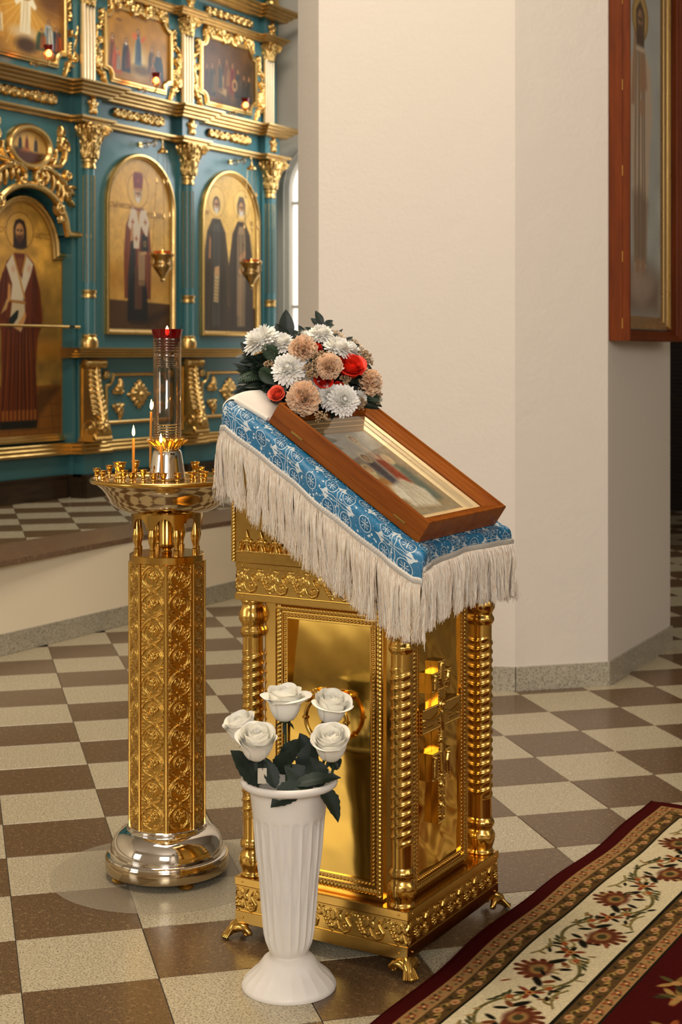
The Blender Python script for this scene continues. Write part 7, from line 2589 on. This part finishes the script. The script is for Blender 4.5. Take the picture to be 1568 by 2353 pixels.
for i, (b_, t_, w_, up_) in enumerate(lv):
    place_leaf(ap_(*b_), ap_(*t_), rtu(*up_), w_, 'leaf', arr, M['dark_leaf'], .25, .22, seed=i, teeth=False)
rl = random.Random(21)
dm = MB()
for k in range(320):
    a = rl.uniform(0, 2 * PI); q = math.sqrt(rl.random())
    u = 712 + 128 * q * math.cos(a); v = 862 + 76 * q * math.sin(a)
    if k >= 230: u, v = 618 + 46 * q * math.cos(a), 872 + 52 * q * math.sin(a)
    if (u - 712) < -60: v += 6
    t = .035 * (1 - q * q) + rl.uniform(-.05, .02)
    p0 = ap_(u, v, t); d = rtu((u - 715) * .006 + rl.uniform(-.6, .6), rl.uniform(.1, .9), -(v - 870) * .006 + rl.uniform(-.5, .7)).normalized()
    mb = serrated_leaf(rl.uniform(.030, .055), rl.uniform(.008, .015), .3, rl.uniform(.1, .5), n=9, teeth=False, seed=k)
    x = d; z = (rtu(0, .8, .5) - x * x.dot(rtu(0, .8, .5))).normalized(); y = z.cross(x)
    Mx = Matrix((x, y, z)).transposed().to_4x4(); Mx.translation = p0
    mb.xf(Mx); dm.add(mb.v, mb.f)
dm.build('filler_leaves', M['dark_leaf'], arr, angle=180, kind='stuff')


def fern(b_, t_, up, W, n=15):
    b_, t_ = Vector(b_), Vector(t_); d = t_ - b_; L = d.length; x = d / L; u = Vector(up); z = (u - x * u.dot(x)).normalized(); y = z.cross(x)
    mb = MB().tube([b_, b_ + d * .5 + z * L * .06, t_], [.0012, .001, .0004], 5)
    for k in range(n):
        f = (k + 1) / (n + 1); c = b_ + d * f + z * L * .24 * f * (1 - f)
        for sg in (-1, 1):
            l = W * math.sin(PI * (f * .85 + .12)) + .002
            m2 = serrated_leaf(l, l * .17, .2, .25, n=7, teeth=False)
            xx = (y * sg + x * .55).normalized(); yy = z.cross(xx)
            Mx = Matrix((xx, yy, z)).transposed().to_4x4(); Mx.translation = c
            m2.xf(Mx); mb.add(m2.v, m2.f)
    return mb.build('fern_frond', M['fern'], arr, angle=180)


fern(ap_(662, 835, .05), ap_(600, 797, .09), rtu(-.2, .9, .4), .024)
fern(ap_(625, 850, .03), ap_(541, 876, .05), rtu(0, .7, .7), .020)
fern(ap_(640, 880, .08), ap_(596, 850, .1), rtu(0, .9, .4), .022)
fern(ap_(815, 900, .05), ap_(880, 920, .04), rtu(.2, .8, .5), .016)
fern(ap_(660, 880, .09), ap_(625, 910, .11), rtu(-.1, .9, .3), .02)
bp = [(.0, -.052), (.070, -.050), (.082, -.03), (.098, .012), (.100, .018), (.096, .018), (.0, .012)]
mb = MB().lathe(bp, 32)
mb.v = [(p[0] * 1.25, p[1], p[2]) for p in mb.v]
mb.move((-.075, .055, .012)).build('bowl', M['pot'], arr)
# block of moss under the flowers, where stems are stuck
MB().sphere((-.04, .045, .05), (.12, .10, .07), 18, 12).build('moss_block', M['dark_leaf'], arr)

# ------------------------------------------------------------------ tall icon case on the pier
wc = empty('wall_icon_case', (-2.2435, 6.385, 2.30), 0, label='tall wooden glazed icon case hung on the pier, upper right', cat='icon')
wc.rotation_euler = (0, PI / 2, 0)
CL, CWd, CT = .853, .365, .112
mb = MB().box(-CL + .003, CL - .003, -CWd + .003, CWd - .003, 0, .033)
mb.sweep([(-CL, -CWd, 0), (-CL, CWd, 0), (CL, CWd, 0), (CL, -CWd, 0)], [(0, 0), (0, .0778), (.001, .0788), (.044, .0788), (.044, 0)], closed=True)
mb.build('case_back', M['wood_red'], wc, smooth=False)
mb = MB()
pr = [(0, .080), (0, CT - .003), (.003, CT), (.007, CT), (.009, CT - .006), (.015, CT - .009), (.017, CT - .016), (.025, CT - .020), (.028, CT - .028), (.036, CT - .032), (.040, CT - .038), (.046, CT - .040), (.046, .080)]
mb.sweep([(-CL, -CWd, 0), (-CL, CWd, 0), (CL, CWd, 0), (CL, -CWd, 0)], pr, closed=True)
mb.build('lid_frame', M['wood_red'], wc, angle=25)
for x in (-.58, -.22, .14, .50, .78):
    MB().tube([(x - .022, -CWd - .0005, .079), (x + .022, -CWd - .0005, .079)], .0022, 8).build('hinge', M['gold'], wc)
mb = MB()
for x in (CL - .018, CL - .018): mb.box(x - .006, x + .010, -CWd - .0004, -CWd, .02, .023)
gi = .052
pr = [(0, .034), (0, .068), (.004, .068), (.018, .058), (.020, .055), (.036, .046), (.038, .043), (.052, .037), (.058, .036), (.058, .034)]
mb = MB().sweep([(-CL + gi, -CWd + gi, 0), (-CL + gi, CWd - gi, 0), (CL - gi, CWd - gi, 0), (CL - gi, -CWd + gi, 0)], pr, closed=True)
mb.build('inner_frame', M['gilt'], wc, angle=25)
pw, ph = 2 * (CWd - gi - .056), 2 * (CL - gi - .056)
p = Paint(pw, ph, .0036, (196, 202, 194)); p.mottle(.08, 8, 3)
p.fade(ph * .5, ph, (206, 212, 206), .6)
p.poly([(0, 0), (pw, 0), (pw, ph * .12), (pw * .6, ph * .16), (0, ph * .14)], (120, 98, 80), .9, .06)
for x, y, r_ in ((.3, .09, .09), (.5, .07, .1), (.68, .10, .09), (.42, .12, .08)): p.ell(pw * x, ph * y, r_, r_ * .6, (186, 160, 138), .7, .5)
c = pw * .47
p.poly([(c - .085, ph * .15), (c - .10, ph * .36), (c - .12, ph * .5), (c - .155, ph * .62), (c - .14, ph * .74), (c - .05, ph * .80), (c + .05, ph * .80), (c + .14, ph * .74), (c + .16, ph * .6), (c + .13, ph * .5), (c + .10, ph * .34), (c + .075, ph * .15)], (224, 200, 170), .97, .012)
p.folds([(c - .06, ph * .78), (c + .06, ph * .78), (c - .08, ph * .16), (c + .08, ph * .16)], 9, (116, 92, 72), .5, 4, .006)
p.poly([(c - .10, ph * .36), (c - .08, ph * .16), (c + .07, ph * .16), (c + .10, ph * .34), (c, ph * .38)], (120, 92, 68), .6, .03)
p.poly([(c - .02, ph * .66), (c + .09, ph * .68), (c + .07, ph * .76), (c, ph * .78)], (186, 140, 100), .9, .012); p.poly([(c - .12, ph * .62), (c - .07, ph * .62), (c - .05, ph * .84), (c - .08, ph * .86)], (186, 146, 110), .95, .008)
p.poly([(c - .02, ph * .60), (c + .06, ph * .60), (c + .05, ph * .64), (c - .01, ph * .64)], (190, 146, 108), .9, .01)
p.ell(c, ph * .885, .10, .10, (206, 168, 84), .95, .08); p.ring(c, ph * .885, .10, .10, .004, (160, 116, 50), .8)
p.poly([(c - .05, ph * .80), (c - .055, ph * .90), (c, ph * .935), (c + .055, ph * .90), (c + .05, ph * .80)], (86, 58, 36), .97, .008)
p.head(c, ph * .875, .05, (80, 52, 32), (180, 134, 92), (84, 56, 36))
for sg in (-1, 1): p.ell(c + sg * .035, ph * .15, .025, .035, (176, 130, 92), .95, .2)
p.put('painting', M['paint_matt'], wc, lambda X, Y: np.stack([ph / 2 - Y, X - pw / 2, np.full_like(X, .0355)], -1))
MB().box(-CL + .044, CL - .044, -CWd + .044, CWd - .044, CT - .042, CT - .040).build('glass', M['glass_sheet'], wc, smooth=False)

# ------------------------------------------------------------------ the carpet
RX0, RX1, RY0, RY1 = -1.522, .55, 1.5, 4.502
xs = np.concatenate([np.arange(RX0, -.84, .0030), np.linspace(-.84, RX1, 30)[0:]])
ys = np.concatenate([np.linspace(RY0, 2.62, 30)[:-1], np.arange(2.62, RY1 + .001, .0030)])
p = Paint(.01, .01, .01, (96, 20, 20))
p.X, p.Y = np.meshgrid(xs - RX0, ys); p.res = .003
p.nx, p.ny = len(xs), len(ys)
p.C = np.zeros(p.X.shape + (3,)); p.C[:] = np.array((62, 14, 12)) / 255.
DX = p.X; DY = RY1 - p.Y
E_ = np.minimum(DX, DY)                       # distance from the rug's edge
along = np.where(DX < DY, DY, DX + 10.0)      # position along that edge
def band(a, b_, col, al=1.0): p.over(al * ((E_ >= a) & (E_ < b_)).astype(float), col)
CREAM, TAN, BRN, OLV, RED, DK = (202, 186, 148), (152, 114, 70), (84, 62, 34), (66, 60, 34), (90, 30, 22), (26, 24, 15)
B = [.044, .079, .123, .131, .322, .331, .378, .410]
band(B[0], B[1], TAN); band(B[1], B[2], BRN); band(B[2], B[3], DK); band(B[3], B[4], CREAM); band(B[4], B[5], DK); band(B[5], B[6], BRN); band(B[6], B[7], TAN); band(B[7], B[7] + .004, DK)


def on_edge(u, e):
    """band coordinates: u along, e from the edge -> grid deltas for both sides"""
    return (along - u), (E_ - e)


def bell(u, e, ru, re, col, al=1.0, rot=0.0, soft=.25):
    c_, s_ = math.cos(rot), math.sin(rot)
    du, de = on_edge(u, e)
    m_ = (np.abs(du) < max(ru, re) * 1.3) & (np.abs(de) < max(ru, re) * 1.3)
    if not m_.any(): return
    du, de = du[m_], de[m_]
    d = np.hypot((du * c_ + de * s_) / ru, (-du * s_ + de * c_) / re)
    a = al * (1 - np.clip((d - 1 + soft) / (2 * soft), 0, 1))
    p.C[m_] = p.C[m_] * (1 - a[:, None]) + np.array(col) / 255. * a[:, None]


def bline(pts, w, col, al=1.0):
    pts = np.array(pts); lo, hi = pts.min(0) - w * 2, pts.max(0) + w * 2
    m_ = (along > lo[0]) & (along < hi[0]) & (E_ > lo[1]) & (E_ < hi[1])
    if not m_.any(): return
    U, Ee = along[m_], E_[m_]
    D = np.full(U.shape, 1e9)
    for a, b_ in zip(pts[:-1], pts[1:]): D = np.minimum(D, seg_dist(U, Ee, a, b_)[0])
    q = al * (1 - np.clip((D - w * .7) / (w * .6), 0, 1))
    p.C[m_] = p.C[m_] * (1 - q[:, None]) + np.array(col) / 255. * q[:, None]


def motif_row(off):
    for u0, n in ((off, 34), (10 + off, 9)):
        for k in range(n):
            u = u0 + .055 * k
            for (e, c1) in (((B[0] + B[1]) / 2, 1), ((B[6] + B[7]) / 2, 1)):  # little flowers in the tan bands
                bell(u, e, .012, .008, (124, 62, 34)); bell(u, e, .005, .004, (196, 160, 104))
                bell(u + .010, e + .008, .005, .004, OLV); bell(u - .010, e - .008, .005, .004, OLV); bell(u + .012, e - .007, .004, .004, (128, 66, 36)); bell(u + .0275, e + (.005 if k % 2 else -.005), .006, .004, (96, 84, 50))
            for (e) in ((B[1] + B[2]) / 2, (B[5] + B[6]) / 2):                # vine in the brown bands
                sg = 1 if k % 2 else -1
                bell(u, e + sg * .006, .014, .010, (186, 140, 92)); bell(u + .001, e + sg * .006, .007, .005, (140, 84, 52)); bell(u + .028, e - sg * .007, .010, .006, (60, 50, 26)); bell(u + .020, e - sg * .002, .008, .004, (166, 130, 70), rot=.6 * sg)
                bline([(u, e + sg * .004), (u + .014, e - sg * .006), (u + .03, e - sg * .012), (u + .045, e - sg * .004), (u + .055, e - sg * .006)], .0022, (150, 120, 60), .8); bell(u + .040, e + sg * .012, .008, .004, (48, 42, 24), rot=-.5 * sg)


motif_row(.02)
rr = random.Random(14)


def palmette(u, e, s, sg, c_out, c_mid, c_in):
    for k in range(9):
        a = PI / 2 * sg + (k - 4) * .36
        L = s * (1.0 - .07 * abs(k - 4))
        du, de = math.cos(a) * L, math.sin(a) * L
        bell(u + du * .72, e + de * .72, s * .30, s * .12, c_out, 1, a)
        bell(u + du * .98, e + de * .98, s * .10, s * .09, c_mid, 1)
    bell(u, e + sg * s * .25, s * .52, s * .42, c_mid); bell(u, e + sg * s * .25, s * .38, s * .28, c_in); bell(u, e + sg * s * .25, s * .20, s * .15, OLV)
    for q in (-1, 1):
        bell(u + q * s * .85, e - sg * s * .05, s * .34, s * .12, DK, 1, q * .6); bell(u + q * s * .7, e - sg * s * .35, s * .22, s * .10, c_out, 1, -q * .8)
        bell(u + q * s * .35, e - sg * s * .45, s * .22, s * .09, DK, 1, q * 1.1)


def cream_border(off, n):
    P_ = .25
    em = (B[3] + B[4]) / 2
    for k in range(n):
        u = off + P_ * k; sg = 1 if k % 2 else -1
        # winding stem
        bline([(u + t * P_, em - sg * .062 * math.sin(PI * t)) for t in np.linspace(0, 1, 16)], .0042, (92, 84, 46))
        palmette(u + P_ / 2, em + sg * .010, .074, sg, (108, 58, 32), (84, 40, 24), (148, 110, 62))
        for q in (-1, 1):
            t = np.linspace(0, 1, 14)
            bline([(u + P_ / 2 + q * (.085 + .026 * math.cos(1 + 4.6 * x) * (1 - .6 * x)), em - sg * .030 + .026 * math.sin(1 + 4.6 * x) * (1 - .6 * x)) for x in t], .0036, (140, 120, 70))
            bell(u + P_ / 2 + q * .085, em - sg * .03, .011, .009, (150, 78, 40))
            for j in range(4):
                bell(u + P_ / 2 + q * (.055 + .017 * j), em - sg * (.058 - .006 * j), .013, .0048, (66, 64, 38), 1, q * .7 * sg + .3 * j)
        for q in range(14):
            uu, ee = u + rr.uniform(-.5, .5) * P_, em + rr.uniform(-.075, .075)
            bell(uu, ee, rr.uniform(.008, .016), rr.uniform(.003, .0055), rr.choice([(120, 100, 58), (150, 120, 72), (70, 66, 40), (124, 66, 38), DK]), 1, rr.uniform(0, 3))
        # small dark flower at the stem's crossing
        for j in range(6):
            a = j * PI / 3; bell(u + .020 * math.cos(a), em + .020 * math.sin(a), .015, .006, DK if j % 2 else (120, 56, 32), 1, a)
        bell(u, em, .011, .011, (176, 120, 60)); bell(u, em, .005, .005, (110, 40, 26))
        for j in range(4): bell(u + (j - 1.5) * .022, em + sg * (.045 + .010 * (j % 2)), .012, .0045, (110, 92, 50) if j % 2 else DK, 1, .8 * (j - 1.5))
        bline([(u - .05, em + sg * .07), (u - .02, em + sg * .055), (u + .02, em + sg * .06), (u + .05, em + sg * .075)], .0032, (120, 104, 60))


cream_border(.24, 8); cream_border(10.24, 6)
# dark red field with gold and olive sprays
m_f = E_ > B[7] + .004
n0_ = p.C.copy()
for k in range(120):
    u, e = rr.uniform(.2, 2.0), rr.uniform(B[7] + .03, B[7] + .75)
    for j in range(5):
        a = j * 1.256 + k; bell(u + .026 * math.cos(a), e + .026 * math.sin(a), .022, .008, [(120, 92, 46), (74, 66, 34), (150, 116, 62), (52, 44, 24), (138, 70, 36)][j], 1, a)
    bell(u, e, .012, .012, (160, 120, 70))
r_ = np.random.RandomState(2)
p.C = np.clip(p.C * (1 + (r_.rand(*p.X.shape)[..., None] - .5) * .16), 0, 1)
wave = .007 * np.sin(p.Y * 5.0 + .3) + .004 * np.sin(p.Y * 13)
thick = .009
m, b = new_mat('woven_wool_pile')
a = N.tree.nodes.new('ShaderNodeVertexColor'); a.layer_name = 'Col'
N.tree.links.new(a.outputs[0], b.inputs['Base Color']); b.inputs['Roughness'].default_value = .95; b.inputs['Specular IOR Level'].default_value = .02
bump(noise(coord('Object'), 420, 2), b, .6, .003)
M['pile'] = m
rug_o = empty('carpet', (-.5, 3.0, 0), 0, label='dark red oriental carpet with cream floral border at lower right', cat='carpet')


def rug_fn(X, Y):
    k = np.clip(1 - X / .35, 0, 1)
    x = X + RX0 + wave * k
    z = thick * np.clip(np.sqrt(np.clip(E_ / .008, 0, 1)), 0, 1) + .0035 * np.clip(np.sin(Y * 5.0 + 1.3), 0, 1) * np.exp(-(X / .12) ** 2) + .0006
    return np.stack([x + .5, Y - 3.0, z], -1)


p.put('pile', M['pile'], rug_o, rug_fn)
M['rug_edge'] = plain('dark_red_binding', rgb(54, 11, 9), .95, 0, .02)
t = np.linspace(RY0, RY1, 120)
MB().tube([(RX0 + .007 * math.sin(y * 5.0 + .3) + .004 * math.sin(y * 13) + .5, y - 3.0, .0042) for y in t], .0042, 8).build('bound_edge', M['rug_edge'], rug_o)
MB().tube([(RX0 + .03 + .5, RY1 - 3.0 - .001, .0042), (RX1 + .5, RY1 - 3.0 - .001, .0042)], .0042, 8).build('bound_edge', M['rug_edge'], rug_o)
